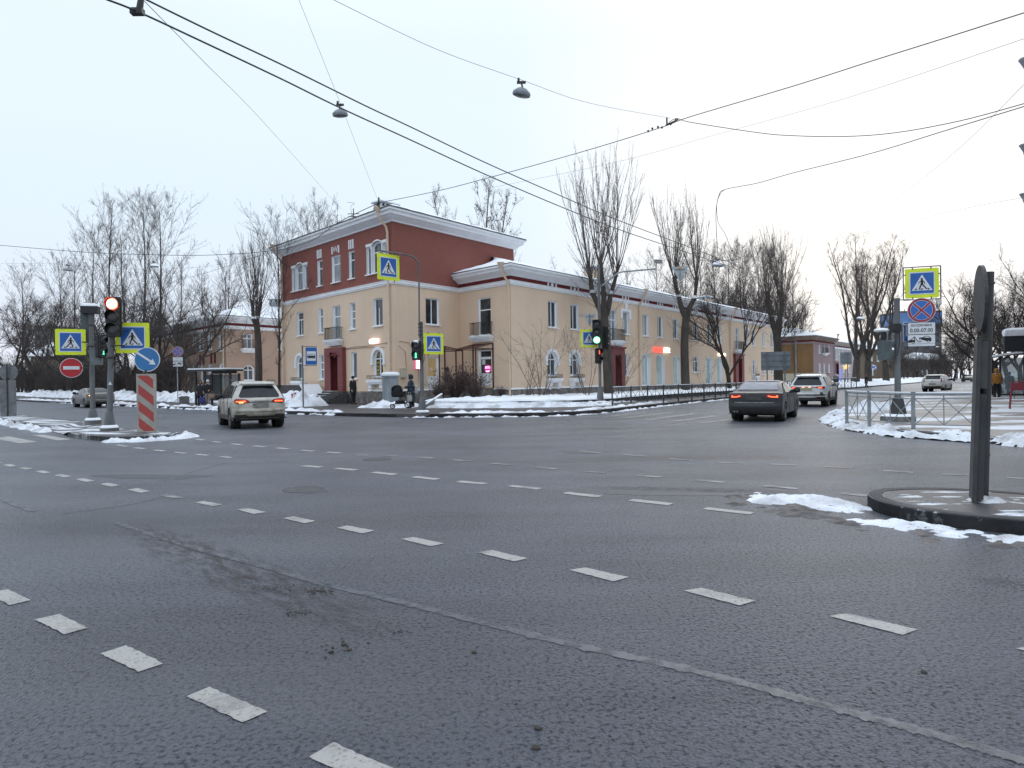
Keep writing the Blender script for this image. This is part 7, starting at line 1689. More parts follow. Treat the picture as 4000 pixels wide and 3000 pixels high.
# pulley and clamps on the cable knot
mb = MB(); a = D(2605, 478, 28); mb.tube([a+V((0, 0, -.12)), a+V((0, 0, .2))], .035, 6); [mb.lathe(D(x, y, 28.2), [(.02, -.05), (.05, 0), (.02, .05)], 8) for x, y in ((2548, 502), (2570, 496), (2586, 498), (2620, 485), (2532, 512), (2640, 468))]; mb.tube([D(2600, 490, 28), D(2650, 466, 28)], .03, 6); tag(mb.build('cable_clamp', SIGH, org=a), 'black pulley and clamps where the cables fork in the sky', 'wire fitting')
mb = MB(); a = KN; mb.tube([a+V((0, 0, -.25)), a+V((0, 0, .3))], .05, 6); mb.lathe(a, [(.03, -.12), (.09, 0), (.03, .12)], 8); tag(mb.build('cable_clamp', SIGH, org=a), 'black insulator clamp above the roof corner downpipe', 'wire fitting')
# hangers of the large give way sign
mb = MB(); a = yc+V((-.3, 0, .5)); b = yc+V((.35, 0, .5)); mb.tube([a, D(2652, 965, 46)], .012, 4); mb.tube([b, D(2652, 965, 46)], .012, 4); tag(mb.build('sign_hanger', POLED, org=yc), 'thin rods hanging the large give way triangle from the wires', 'wire fitting')
# ------------------------------------------------------------------ vehicles
TYRE = mat('tyre', (.014, .014, .015), .85, (.05, .045, .042), 6); RIM = mat('alloy_rim', (.20, .20, .20), .4, (.10, .095, .09), 6, metal=.6); CARGLASS = mat('car_glass', (.010, .012, .016), .10, (.02, .023, .028), 3, spec=.32)
FROST = mat('frosted_glass', (.20, .20, .23), .5, (.30, .31, .34), 4, lo=.3, hi=.7); TRIM = mat('black_trim', (.015, .015, .016), .5, (.04, .037, .034), 5); UNDER = mat('underbody', (.008, .008, .008), .9); ARCH = mat('wheel_well', (.006, .006, .006), .95)
TAILRED = mat('tail_lens', (.22, .006, .008), .25); TAILLIT = mat('tail_light_lit', (1, .10, .03), .4, emit=3.4); TAILWARM = mat('indicator_lit', (1, .42, .10), .4, emit=4.5); PLATE = mat('dirty_plate', (.22, .21, .19), .6, (.14, .13, .115), 9); PLATEY = mat('yellowish_plate', (.42, .37, .24), .6, (.30, .27, .19), 9)
def m_paint_car(name, c, dirt, zlo, zhi, rough=.32, top=None):
    m, n, l, b, o = newmat(name); sx = n.new('ShaderNodeSeparateXYZ'); l.new(o, sx.inputs[0])
    f = fmath(n, l, 'ADD', mr(n, l, sx.outputs[2], zlo, zhi, 1, 0), mr(n, l, nz(n, l, o, 3.5, 5), .3, .7, -.35, .35))
    cl = n.new('ShaderNodeClamp'); l.new(f, cl.inputs[0])
    cc = mixc(n, l, cl.outputs[0], c, dirt)
    l.new(cc, b.inputs['Base Color']); l.new(mr(n, l, cl.outputs[0], 0, 1, rough, .8), b.inputs['Roughness']); b.inputs['Coat Weight'].default_value = .25; b.inputs['Coat Roughness'].default_value = .2; return m
WHITECAR = m_paint_car('dirty_white_paint', (.52, .505, .455), (.185, .155, .11), .30, 1.25); WHITE2 = m_paint_car('white_paint', (.62, .64, .63), (.22, .205, .185), -.05, .95); DARKCAR = m_paint_car('dark_grey_paint', (.009, .010, .013), (.020, .019, .020), .0, 1.2, .4); SILVER = m_paint_car('grey_paint', (.15, .15, .145), (.10, .093, .083), -.1, .9); PEARL = m_paint_car('pearl_paint', (.62, .61, .57), (.30, .27, .22), -.1, .9)
class Car:
    def __init__(s, prof, L, W, belt, H, sill, wb, wr, axr, tuck=.86, curv=.22, rnd=.07):
        s.L, s.W, s.belt, s.H, s.sill, s.wb, s.wr, s.ax, s.tuck, s.curv, s.rnd = L, W, belt, H, sill, wb, wr, axr, tuck, curv, rnd
        P = cat_rom([(0, y, z) for y, z in prof], 4); s.P = [(p.y, p.z) for p in P]
        k = max(range(len(s.P)), key=lambda i: s.P[i][1]); s.rear = [p for p in s.P[:k+1]]
    def hw(s, y, z):
        w = s.W/2
        if z > s.belt: w *= 1-(1-s.tuck)*((z-s.belt)/(s.H-s.belt))
        else: w *= 1-.05*abs((z-s.belt*.72)/(s.belt*.6))**2
        return w
    def sh(s, y, v):
        k = max(0, (abs(y)/(s.L/2)-.55)/.45)**2; return -math.copysign(s.curv*k*abs(v)**2.4, y)
    def rp(s, x, z, off=.006):
        """point on the rear end at height z, lateral x"""
        y = None
        for a, b in zip(s.rear, s.rear[1:]):
            if min(a[1], b[1]) <= z <= max(a[1], b[1]) and b[1] != a[1]: y = a[0]+(b[0]-a[0])*(z-a[1])/(b[1]-a[1])
        if y is None: y = s.rear[0][0]
        v = x/s.hw(y, z); return V((x, y+s.sh(y, v)-off, z))
    def top(s, y, x, off):
        b = max((p for p in s.P), key=lambda p: -abs(p[0]-y)+(10 if 0 else 0)); return b
    def shell(s, m, E):
        mb = MB(); n = 15; R = []
        for i, (y, z) in enumerate(s.P):
            a = s.P[max(i-1, 0)]; b = s.P[min(i+1, len(s.P)-1)]; t = V((b[0]-a[0], b[1]-a[1])).normalized(); nn = V((t.y, -t.x)); nn = -nn  # inward
            row = []
            for k in range(n):
                v = -1+2*k/(n-1); w = s.hw(y, z); e = max(0, (abs(v)-.72)/.28); d = s.rnd*(1-math.sqrt(max(0, 1-e*e)))
                yy, zz = y, z
                cen = V((0, s.H*.45)); dirc = (cen-V((y*.55, z))); dirc = dirc.normalized() if dirc.length else V((0, -1))
                row.append((w*v*(1 if abs(v) < 1 else 1), yy+s.sh(y, v)+dirc.x*d, zz+dirc.y*d))
            R.append(row)
        mb.rings(R, False, False)
        edge = {1: [r[-1] for r in R], -1: [r[0] for r in R]}
        for sg in (1, -1):   # sides with real wheel arches
            O = [(p[1], p[2]) for p in edge[1]]
            poly = list(O); r = s.wr*1.13; y1, y0 = s.P[-1][0], s.P[0][0]
            low = []
            for cy in (s.ax+s.wb, s.ax):
                a0 = math.asin(min(.95, (s.sill-s.wr)/r)) if s.sill > s.wr else -math.asin(min(.95, (s.wr-s.sill)/r))
                low += [(cy+r*math.cos(a), s.wr+r*math.sin(a)) for a in [a0+(PI-2*a0)*q/12 for q in range(13)]]
            poly += [(y1-.02, s.sill)]+low+[(y0+.02, s.sill)]
            s.cutpoly(mb, poly, sg, 0, edge=True)
        return mb.build('body', m, E, smooth=True)
    def cutpoly(s, mb, poly, sg, off, edge=False):
        bm = bmesh.new(); vs = [bm.verts.new((0, y, z)) for y, z in poly]
        try: bm.faces.new(vs)
        except Exception: pass
        for z in (s.belt, s.belt-.12, s.belt-.3, s.belt*.5, s.belt+.15, s.belt+.3): bmesh.ops.bisect_plane(bm, geom=bm.verts[:]+bm.edges[:]+bm.faces[:], plane_co=(0, 0, z), plane_no=(0, 0, 1))
        for k in range(1, 14): bmesh.ops.bisect_plane(bm, geom=bm.verts[:]+bm.edges[:]+bm.faces[:], plane_co=(0, -s.L/2+s.L*k/14, 0), plane_no=(0, 1, 0))
        bmesh.ops.triangulate(bm, faces=bm.faces[:]); i = len(mb.v); bm.verts.index_update()
        for v in bm.verts:
            y, z = v.co.y, v.co.z; mb.v.append(V((sg*(s.hw(y, z)+off), y, z)))
        for f in bm.faces: mb.f.append(tuple(i+v.index for v in f.verts)); mb.fm.append(mb.m)
        bm.free()
    def side(s, E, name, m, poly, off=.006, parent=None):
        out = []
        for sg in (1, -1): mb = MB(); s.cutpoly(mb, poly, sg, off); out.append(mb.build(name, m, parent or E))
        return out
    def rear_patch(s, E, name, m, poly, off=.008, mirror=False, nx=6):
        res = []
        for sg in ((1, -1) if mirror else (1,)):
            mb = MB(); bm = bmesh.new(); vs = [bm.verts.new((sg*x, 0, z)) for x, z in poly]; bm.faces.new(vs)
            xs = [v.co.x for v in bm.verts]; zs = [v.co.z for v in bm.verts]
            for k in range(1, nx): bmesh.ops.bisect_plane(bm, geom=bm.verts[:]+bm.edges[:]+bm.faces[:], plane_co=(min(xs)+(max(xs)-min(xs))*k/nx, 0, 0), plane_no=(1, 0, 0))
            for k in range(1, 5): bmesh.ops.bisect_plane(bm, geom=bm.verts[:]+bm.edges[:]+bm.faces[:], plane_co=(0, 0, min(zs)+(max(zs)-min(zs))*k/5), plane_no=(0, 0, 1))
            bmesh.ops.triangulate(bm, faces=bm.faces[:]); i = len(mb.v); bm.verts.index_update()
            for v in bm.verts: mb.v.append(s.rp(v.co.x, v.co.z, off))
            for f in bm.faces: mb.f.append(tuple(i+v.index for v in f.verts)); mb.fm.append(0)
            bm.free(); res.append(mb.build(name, m, E, smooth=True))
        return res
    def running_gear(s, E, rim=RIM):
        mb = MB(); mb.box(-s.W*.42, s.W*.42, s.P[0][0]+.15, s.P[-1][0]-.15, s.sill-.04, s.sill+.12); mb.build('underbody', UNDER, E)
        for cy in (s.ax, s.ax+s.wb):
            for sg in (1, -1):
                x = sg*(s.W/2-.115); tf = lambda p: V((x+p[2]*sg, cy+p[0], s.wr+p[1])); mb = MB(); r = s.wr
                mb.lathe((0, 0, 0), [(r*.62, -.10), (r*.95, -.11), (r, -.07), (r, .07), (r*.95, .105), (r*.66, .11), (r*.62, .09)], 24, tf); w = mb.build('wheel', TYRE, E, smooth=True)
                rm = MB(); rm.lathe((0, 0, 0), [(r*.63, .05), (r*.66, .105), (r*.60, .10), (r*.56, .06)], 20, tf, cap=False)
                for k in range(10):
                    a = 2*PI*k/10; c, sn = math.cos(a), math.sin(a); h = .03 if k % 2 else .022
                    rm.q(*[tf((c*q-sn*e, sn*q+c*e, d)) for q, e, d in ((.04, -h, .10), (r*.6, -h*.8, .085), (r*.6, h*.8, .085), (.04, h, .10))])
                rm.lathe((0, 0, 0), [(.06, .08), (.055, .115), (.01, .12)], 10, tf); rm.build('rim', rim, w, fixn=False)
                wl_ = MB(); wl_.lathe((0, 0, 0), [(r*1.12, -.22), (r*1.12, -.005), (r*.6, -.012)], 20, tf, cap=False); wl_.build('wheel_arch', ARCH, E)
    def mirror(s, E, y, z, m):
        for sg in (1, -1):
            x = sg*(s.hw(y, z)+.13); mb = MB(); mb.lathe((x, y, z), [(.05, -.1), (.11, -.06), (.12, .04), (.07, .1)], 10, lambda p: V((p.x*1.1, p.y*.7, p.z))); a = mb.build('mirror', m, E, smooth=True); g = MB(); g.q(*[(x+dx, y-.075, z+dz) for dx, dz in ((-.09, -.06), (.09, -.06), (.09, .06), (-.09, .06))]); g.build('mirror_glass', CARGLASS, a)
            mb = MB(); mb.tube([(sg*s.hw(y, z)*.97, y+.02, z-.05), (x, y, z-.06)], .03, 5); mb.build('mirror_arm', TRIM, E)
    def handles(s, E, lst, m):
        for y, z in lst:
            for sg in (1, -1): mb = MB(); x = sg*(s.hw(y, z)+.006); mb.box(min(x, x+sg*.03), max(x, x+sg*.03), y-.1, y+.1, z-.016, z+.016); mb.build('door_handle', m, E)
    def seams(s, E, lines):
        mb = MB()
        for sg in (1, -1):
            for a, b in lines:
                for k in range(6):
                    p = [a[0]+(b[0]-a[0])*(k+q)/6 for q in (0, 1)]; z = [a[1]+(b[1]-a[1])*(k+q)/6 for q in (0, 1)]
                    mb.tube([(sg*(s.hw(p[q], z[q])+.001), p[q], z[q]) for q in (0, 1)], .007, 4)
        mb.build('door_seam', UNDER, E)
    def plate(s, E, z, m, w=.26, h=.056, y=0): s.rear_patch(E, 'number_plate', m, [(-w, z-h), (w, z-h), (w, z+h), (-w, z+h)], .025)
def car_empty(name, axle_xy, yaw, car, label, cat='car', group='cars on the road'):
    a = math.radians(yaw); h = V((-math.sin(a), math.cos(a))); c = V(axle_xy)-h*car.ax
    return empty(name, (c.x, c.y, 0), label, cat, group, rz=a, world=False)
SUVP = [(-2.16, .36), (-2.25, .48), (-2.26, .66), (-2.20, .72), (-2.17, .9), (-2.16, 1.02), (-2.09, 1.09), (-1.90, 1.31), (-1.68, 1.56), (-1.72, 1.605), (-1.62, 1.63), (-1.2, 1.665), (-.4, 1.69), (.25, 1.66), (.62, 1.50), (1.08, 1.12), (1.5, 1.04), (2.0, .95), (2.2, .80), (2.26, .55), (2.2, .36)]
def suv(E, paint, style):
    c = CARS['suv']; c.shell(paint, E); c.running_gear(E)
    c.side(E, 'window', CARGLASS, [(-1.62, 1.12), (-1.36, 1.50), (-1.05, 1.53), (-.95, 1.08)]); c.side(E, 'window', CARGLASS, [(-.90, 1.08), (-.98, 1.54), (-.10, 1.57), (-.04, 1.06)]); c.side(E, 'window', CARGLASS, [(.03, 1.06), (-.03, 1.57), (.28, 1.54), (.90, 1.12), (.85, 1.06)])
    c.rear_patch(E, 'rear_window', CARGLASS, [(-.64, 1.11), (.64, 1.11), (.69, 1.17), (.54, 1.47), (.48, 1.52), (-.48, 1.52), (-.54, 1.47), (-.69, 1.17)], .012)
    mb = MB(); mb.rings([[(x, y, z) for y, z in ((-1.62, 1.60), (-1.82, 1.575), (-1.80, 1.615), (-1.62, 1.645))] for x in (-.56, -.35, 0, .35, .56)]); mb.build('spoiler', paint, E)
    c.side(E, 'sill_trim', TRIM, [(-1.0, .30), (1.05, .30), (1.05, .46), (-1.0, .46)], .012)
    for cy in (c.ax, c.ax+c.wb): r = c.wr; c.side(E, 'arch_trim', TRIM, [(cy+r*1.14*math.cos(a), c.wr+r*1.14*math.sin(a)) for a in [PI*k/14 for k in range(15)]]+[(cy+r*1.26*math.cos(a), c.wr+r*1.26*math.sin(a)) for a in [PI-PI*k/14 for k in range(15)]], .014) if style == 2 else None
    c.rear_patch(E, 'lower_bumper', TRIM, [(-.84, .38), (.84, .38), (.86, .50), (.5, .52), (.44, .46), (-.44, .46), (-.5, .52), (-.86, .50)], .02, nx=10)
    for sg in (1, -1): mb = MB(); mb.tube([(sg*.62, -1.5, 1.63), (sg*.66, -1.3, 1.71), (sg*.68, 0, 1.735), (sg*.66, .35, 1.66)], .018, 6); mb.build('roof_rail', TRIM if style == 1 else RIM, E)
    c.mirror(E, .78, 1.12, TRIM if style == 1 else paint); c.handles(E, [(-.72, .93), (.22, .92)], paint); c.seams(E, [((-.93, 1.06), (-.86, .5)), ((0, 1.06), (.0, .42)), ((.92, 1.04), (.98, .46))])
    if style == 1:
        L = c.rear_patch(E, 'tail_light', TAILRED, [(.42, .92), (.80, .90), (.86, 1.0), (.78, 1.07), (.48, 1.05), (.36, .98)], .014, True)
        for k, o in enumerate(L): sg = (1, -1)[k]; c.rear_patch(o, 'lamp_strip', TAILLIT, [(sg*x, z) for x, z in ((.47, .955), (.79, .945), (.80, .99), (.50, 1.0))], .018)
        c.rear_patch(L[1], 'indicator', TAILWARM, [(-.56, .925), (-.70, .92), (-.70, .947), (-.56, .95)], .020)
        c.rear_patch(E, 'chrome_bar', TRIM, [(-.42, .925), (.42, .925), (.42, .945), (-.42, .945)], .012); c.rear_patch(E, 'badge', RIM, [(-.3, .965), (.3, .965), (.3, .985), (-.3, .985)], .012)
        c.plate(E, .83, PLATE, .27, .07); c.rear_patch(E, 'bumper_crease', TRIM, [(-.8, .60), (.8, .60), (.8, .615), (-.8, .615)], .008, nx=10)
    else:
        L = c.rear_patch(E, 'tail_light', TAILRED, [(.42, .98), (.82, .93), (.84, 1.03), (.60, 1.06), (.40, 1.03)], .014, True)
        for k, o in enumerate(L): sg = (1, -1)[k]; c.rear_patch(o, 'lamp_strip', TAILLIT, [(sg*x, z) for x, z in ((.52, .975), (.72, .965), (.70, 1.01), (.56, 1.02))], .018)
        b = c.rear_patch(E, 'light_bar', TAILRED, [(-.40, 1.0), (.40, 1.0), (.40, 1.03), (-.40, 1.03)], .014)[0]; c.rear_patch(b, 'lamp_strip', TAILWARM, [(.08, 1.005), (.2, 1.005), (.2, 1.022), (.08, 1.022)], .018); c.rear_patch(b, 'lamp_strip', TAILWARM, [(-.22, 1.005), (-.1, 1.005), (-.1, 1.022), (-.22, 1.022)], .018)
        c.plate(E, .90, PLATEY, .27, .065); c.rear_patch(E, 'bumper_slot', TRIM, [(.62, .58), (.80, .60), (.74, .74), (.62, .76)], .014, True); c.rear_patch(E, 'bumper_crease', TRIM, [(-.84, .585), (.84, .585), (.84, .645), (-.84, .645)], .008, nx=10) ; c.rear_patch(E, 'reflector', TAILRED, [(.42, .44), (.60, .44), (.60, .475), (.42, .475)], .028, True)
SEDP = [(-2.24, .28), (-2.32, .40), (-2.35, .56), (-2.31, .66), (-2.30, .86), (-2.28, .97), (-2.20, 1.03), (-1.72, 1.06), (-1.62, 1.075), (-1.15, 1.29), (-.75, 1.405), (-.3, 1.43), (.15, 1.42), (.5, 1.30), (1.05, 1.03), (1.5, .97), (2.0, .87), (2.25, .72), (2.33, .5), (2.26, .28)]
def sedan(E, paint, lit, glass, spoiler=True):
    c = CARS['sedan']; c.shell(paint, E); c.running_gear(E)
    c.side(E, 'window', CARGLASS, [(-1.30, 1.03), (-.98, 1.27), (-.55, 1.35), (-.42, 1.01)]); c.side(E, 'window', CARGLASS, [(-.36, 1.01), (-.47, 1.355), (.12, 1.36), (.42, 1.24), (.86, 1.02)])
    # rear screen follows the shell
    mb = MB(); n = 9; Q = [p for p in c.P if 1.10 <= p[1] <= 1.39 and p[0] < -.6]
    mb.rings([[(c.hw(y, z)*(.80)*(-1+2*k/(n-1)), y-.006, z+.010) for k in range(n)] for y, z in Q], False, False); mb.build('rear_window', glass, E, smooth=True)
    if glass is FROST: mb = MB(); Q2 = [p for p in c.P if p[1] > 1.395 and p[0] < .1]; mb.rings([[(c.hw(y, z)*.86*(-1+2*k/(n-1)), y, z+.016-(.01 if k in (0, n-1) else 0)) for k in range(n)] for y, z in Q2], False, False); mb.build('snow_film', mat('thin_snow', (.45, .46, .48), .8, (.30, .31, .33), 3), E, smooth=True)
    L = c.rear_patch(E, 'tail_light', TAILRED, [(.40, .86), (.80, .83), (.83, .95), (.62, .99), (.42, .975)], .014, True)
    for k, o in enumerate(L): sg = (1, -1)[k]; c.rear_patch(o, 'lamp_strip', lit, [(sg*x, z) for x, z in ((.46, .90), (.60, .87), (.78, .86), (.78, .93), (.73, .93), (.73, .895), (.61, .90), (.47, .93))], .018)
    c.plate(E, .83, PLATE if paint is SILVER else mat('grimy_plate', (.06, .06, .062), .6, (.035, .035, .036), 9), .26, .057)
    c.rear_patch(E, 'bumper_ledge', mat('slush_film', (.30, .31, .33), .8, (.12, .12, .125), 6) if paint is DARKCAR else TRIM, [(-.66, .665), (.66, .665), (.66, .70), (-.66, .70)], .02, nx=10)
    c.rear_patch(E, 'lower_bumper', TRIM, [(-.80, .31), (.80, .31), (.82, .42), (-.82, .42)], .02, nx=10)
    for x in ((-.66, -.56) if paint is DARKCAR else (.55,)): mb = MB(); mb.tube([(x, -2.0, .37), (x, -2.345, .37)], .038, 8); mb.build('exhaust', RIM, E)
    if spoiler: c.rear_patch(E, 'boot_lip', TRIM, [(-.70, 1.0), (.70, 1.0), (.70, 1.022), (-.70, 1.022)], .02, nx=10)
    c.mirror(E, .80, 1.06, TRIM); c.handles(E, [(-.78, .90), (.15, .88)], paint); c.seams(E, [((-.86, 1.0), (-.86, .45)), ((-.39, 1.0), (-.36, .34)), ((.76, 1.0), (.84, .38))])
HATP = [(-2.04, .34), (-2.16, .44), (-2.18, .62), (-2.13, .78), (-2.08, 1.0), (-2.0, 1.10), (-1.82, 1.30), (-1.60, 1.45), (-1.66, 1.49), (-1.5, 1.505), (-.8, 1.54), (0, 1.55), (.45, 1.48), (1.25, 1.08), (1.7, .98), (2.1, .82), (2.2, .6), (2.15, .34)]
CARS = dict(suv=Car(SUVP, 4.52, 1.84, 1.05, 1.69, .33, 2.67, .36, -1.30, .70, curv=.36, rnd=.15), sedan=Car(SEDP, 4.70, 1.83, 1.0, 1.43, .27, 2.81, .335, -1.40, .74), hatch=Car(HATP, 4.40, 1.78, 1.02, 1.55, .30, 2.70, .325, -1.32, .78))
def hatch(E, paint):
    c = CARS['hatch']; c.shell(paint, E); c.running_gear(E)
    c.side(E, 'window', CARGLASS, [(-1.45, 1.14), (-1.25, 1.36), (-.9, 1.40), (-.62, 1.08), (-1.2, 1.1)]); c.side(E, 'window', CARGLASS, [(-.55, 1.07), (-.78, 1.41), (-.05, 1.44), (.02, 1.05)]); c.side(E, 'window', CARGLASS, [(.09, 1.05), (.03, 1.44), (.5, 1.38), (1.1, 1.06)])
    c.rear_patch(E, 'rear_window', CARGLASS, [(-.52, 1.14), (.52, 1.14), (.60, 1.20), (.50, 1.40), (-.50, 1.40), (-.60, 1.20)], .012); c.rear_patch(E, 'tail_light', TAILRED, [(.62, .92), (.72, .92), (.70, 1.2), (.62, 1.25)], .014, True); c.plate(E, .72, PLATE, .27, .06); c.rear_patch(E, 'bumper_panel', TRIM, [(-.6, .38), (.6, .38), (.66, .52), (-.66, .52)], .018, nx=8); c.rear_patch(E, 'badge', RIM, [(-.05, .90), (.05, .90), (.05, .96), (-.05, .96)], .012); c.rear_patch(E, 'reflector', TAILRED, [(.62, .5), (.76, .5), (.76, .54), (.62, .54)], .022, True)
    mb = MB(); mb.rings([[(x, y, z) for y, z in ((-1.5, 1.48), (-1.74, 1.46), (-1.73, 1.50), (-1.5, 1.52))] for x in (-.6, 0, .6)]); mb.build('spoiler', paint, E); c.mirror(E, .9, 1.1, TRIM); c.handles(E, [(-.3, .92), (.35, .9)], paint)
E = car_empty('passenger_car', (-9.33, 24.25), 31, CARS['suv'], 'dirty beige white sport utility car with lit tail lamps in the middle of the road'); suv(E, WHITECAR, 1)
E = car_empty('passenger_car', (8.92, 24.1), -30.5, CARS['sedan'], 'dark grey sedan with glowing red tail lamps turning into the right street'); sedan(E, DARKCAR, TAILLIT, FROST)
E = car_empty('passenger_car', (15.6, 34.9), -33.5, CARS['suv'], 'clean white sport utility car just ahead of the dark sedan'); suv(E, WHITE2, 2)
E = car_empty('passenger_car', (37.8, 59.6), -42, CARS['hatch'], 'small white hatchback driving away far up the right street'); hatch(E, PEARL)
E = car_empty('passenger_car', (-30.6, 49.2), 46, CARS['sedan'], 'grey sedan with one amber lit lamp driving off behind the left island'); sedan(E, SILVER, TAILWARM, CARGLASS, False)
# simpler far cars
def far_car(px, d, yaw, paint, label, lit=None, front=False, grp='cars far off or parked'):
    r = ray(px, hz(px)); E = car_empty('passenger_car', (r.x/r.y*d, d), yaw, CARS['sedan'], label, group=grp); c = CARS['sedan']; c.shell(paint, E)
    c.side(E, 'window', CARGLASS, [(-1.30, 1.03), (-.98, 1.27), (-.55, 1.35), (.12, 1.36), (.42, 1.24), (.86, 1.02)])
    mb = MB(); Q = [p for p in c.P if 1.10 <= p[1] <= 1.39 and p[0] < -.6]; mb.rings([[(c.hw(y, z)*.8*(-1+2*k/8), y-.006, z+.01) for k in range(9)] for y, z in Q], False, False); mb.build('rear_window', CARGLASS, E)
    mb = MB(); Q = [p for p in c.P if 1.08 <= p[1] <= 1.39 and p[0] > .1]; mb.rings([[(c.hw(y, z)*.8*(-1+2*k/8), y+.006, z+.01) for k in range(9)] for y, z in Q], False, False); mb.build('windscreen', CARGLASS, E)
    L = c.rear_patch(E, 'tail_light', lit or TAILRED, [(.5, .82), (.80, .82), (.80, .95), (.5, .95)], .014, True)
    for sg in (1, -1): mb = MB(); mb.box(sg*.62-.15, sg*.62+.15, 2.18, 2.30, .62, .72); mb.build('headlight', RIM, E)
    c.running_gear(E)
    if front: mb = MB(); mb.box(-.5, .5, 2.2, 2.345, .40, .62); mb.build('grille', TRIM, E)
    return E
far_car(3783, 135, 140, SILVER, 'tiny grey oncoming car far up the right street', front=True)
far_car(3872, 88, -44, SILVER, 'car with red lamps half hidden behind the near leaning post', TAILLIT)
far_car(1086, 50.5, 80, DARKCAR, 'dark parked car seen between the two trunks beside the cream building')
# ------------------------------------------------------------------ people
SKIN = mat('skin', (.46, .29, .22), .6)
def skin_body(J, edges, rad, root):
    """one continuous surface grown on a posed skeleton"""
    names = list(J); me = bpy.data.meshes.new('tmp'); me.from_pydata([tuple(J[n]) for n in names], [(names.index(a), names.index(b)) for a, b in edges], [])
    o = bpy.data.objects.new('tmp', me); COL.objects.link(o); m = o.modifiers.new('s', 'SKIN'); m.use_smooth_shade = True
    for i, n in enumerate(names): sv = me.skin_vertices[0].data[i]; sv.radius = rad[n] if hasattr(rad[n], '__len__') else (rad[n], rad[n]); sv.use_root = (n == root)
    o.modifiers.new('u', 'SUBSURF').levels = 2
    dg = bpy.context.evaluated_depsgraph_get(); out = bpy.data.meshes.new_from_object(o.evaluated_get(dg)); mb = MB()
    mb.v = [v.co.copy() for v in out.vertices]; mb.f = [tuple(p.vertices) for p in out.polygons]; mb.fm = [0]*len(mb.f)
    bpy.data.objects.remove(o); bpy.data.meshes.remove(me); bpy.data.meshes.remove(out); return mb
def ell(c, rx, ry, n=14, ang=0):
    return [V((c[0]+rx*math.cos(2*PI*k/n), c[1]+ry*math.sin(2*PI*k/n), c[2])) for k in range(n)]
def person(loc, yaw, H, label, coat, trousers, shoes, hat=None, hair=None, hood=None, hem=.50, stride=0., arms=((-.05, 0), (.05, 0)), bulk=1., extra=None, group='people on the pavements', scarf=None, puffy=False):
    """local frame: faces -y; arms: per side (forward reach of the wrist, bend)"""
    s = H/1.75
    E = empty('person', loc, label, 'person', group, rz=math.radians(yaw), world=False)
    J = {}; J['pelvis'] = V((0, 0, .93)); J['belly'] = V((0, -.01, 1.10)); J['chest'] = V((0, 0, 1.30)); J['collar'] = V((0, .01, 1.44)); J['neck'] = V((0, .0, 1.51)); J['jaw'] = V((0, -.015, 1.575)); J['skull'] = V((0, .0, 1.665)); J['crown'] = V((0, .0, 1.73))
    for sg, nm, k in ((1, 'r', 0), (-1, 'l', 1)):
        st = stride*(1 if sg > 0 else -1)
        J['hip'+nm] = V((sg*.10, 0, .88)); J['knee'+nm] = V((sg*.105, -st*.45-.02, .49)); J['ankle'+nm] = V((sg*.11, -st*.95 + (.08 if st < 0 else 0), .085+(.05 if st < 0 else 0))); J['toe'+nm] = V((sg*.125, -st*.95-.16+(.06 if st < 0 else 0), .035))
        f, b = arms[k]
        J['sho'+nm] = V((sg*.19, .0, 1.41)); J['elb'+nm] = V((sg*(.25), -f*.35+.03, 1.14)); J['wri'+nm] = V((sg*(.24-abs(f)*.18), -f, .90+b)); d = (J['wri'+nm]-J['elb'+nm]).normalized(); J['palm'+nm] = J['wri'+nm]+d*.09
    for k in J: J[k] = J[k]*s
    R = dict(pelvis=(.15, .11), belly=(.14, .105), chest=(.155, .11), collar=(.12, .09), neck=.055, jaw=(.062, .072), skull=(.074, .092), crown=(.045, .06))
    for nm in 'rl': R.update({'hip'+nm: .088, 'knee'+nm: .058, 'ankle'+nm: .042, 'toe'+nm: (.045, .03), 'sho'+nm: .06, 'elb'+nm: .043, 'wri'+nm: .029, 'palm'+nm: (.038, .02)})
    R = {k: (tuple(q*s for q in v) if hasattr(v, '__len__') else v*s) for k, v in R.items()}
    ed = [('pelvis', 'belly'), ('belly', 'chest'), ('chest', 'collar'), ('collar', 'neck'), ('neck', 'jaw'), ('jaw', 'skull'), ('skull', 'crown')]
    for nm in 'rl': ed += [('pelvis', 'hip'+nm), ('hip'+nm, 'knee'+nm), ('knee'+nm, 'ankle'+nm), ('ankle'+nm, 'toe'+nm), ('collar', 'sho'+nm), ('sho'+nm, 'elb'+nm), ('elb'+nm, 'wri'+nm), ('wri'+nm, 'palm'+nm)]
    mb = skin_body(J, ed, R, 'pelvis')
    for sg, nm in ((1, 'r'), (-1, 'l')):    # fingers and thumb rooted in the palm
        p = J['palm'+nm]; d = (p-J['wri'+nm]).normalized(); a = V((0, -1, 0)) if abs(d.y) < .8 else V((0, 0, 1)); u = (a-d*a.dot(d)).normalized(); c = d.cross(u)*(-sg)
        for k, L in enumerate((.062, .072, .068, .052)):
            b0 = p+u*(.024-.016*k)*s-d*.02*s; mb.tube([b0, b0+d*(.03+L*.4)*s, b0+(d*(.03+L*.75)+c*.02)*s, b0+(d*(.025+L*.8)+c*.045)*s], [.0095*s, .009*s, .008*s, .006*s], 6)
        b0 = p+u*.026*s-d*.05*s; mb.tube([b0, b0+(u*.03+d*.03)*s, b0+(u*.035+d*.06)*s], [.011*s, .010*s, .007*s], 6)
    h = J['jaw'].lerp(J['skull'], .5)    # nose, ears
    mb.tube([h+V((0, -.075, .03))*s, h+V((0, -.098, -.005))*s], [.008*s, .015*s], 6); [mb.tube([h+V((q*.074, .0, .025))*s, h+V((q*.08, .008, -.02))*s], [.012*s, .014*s], 6) for q in (-1, 1)]
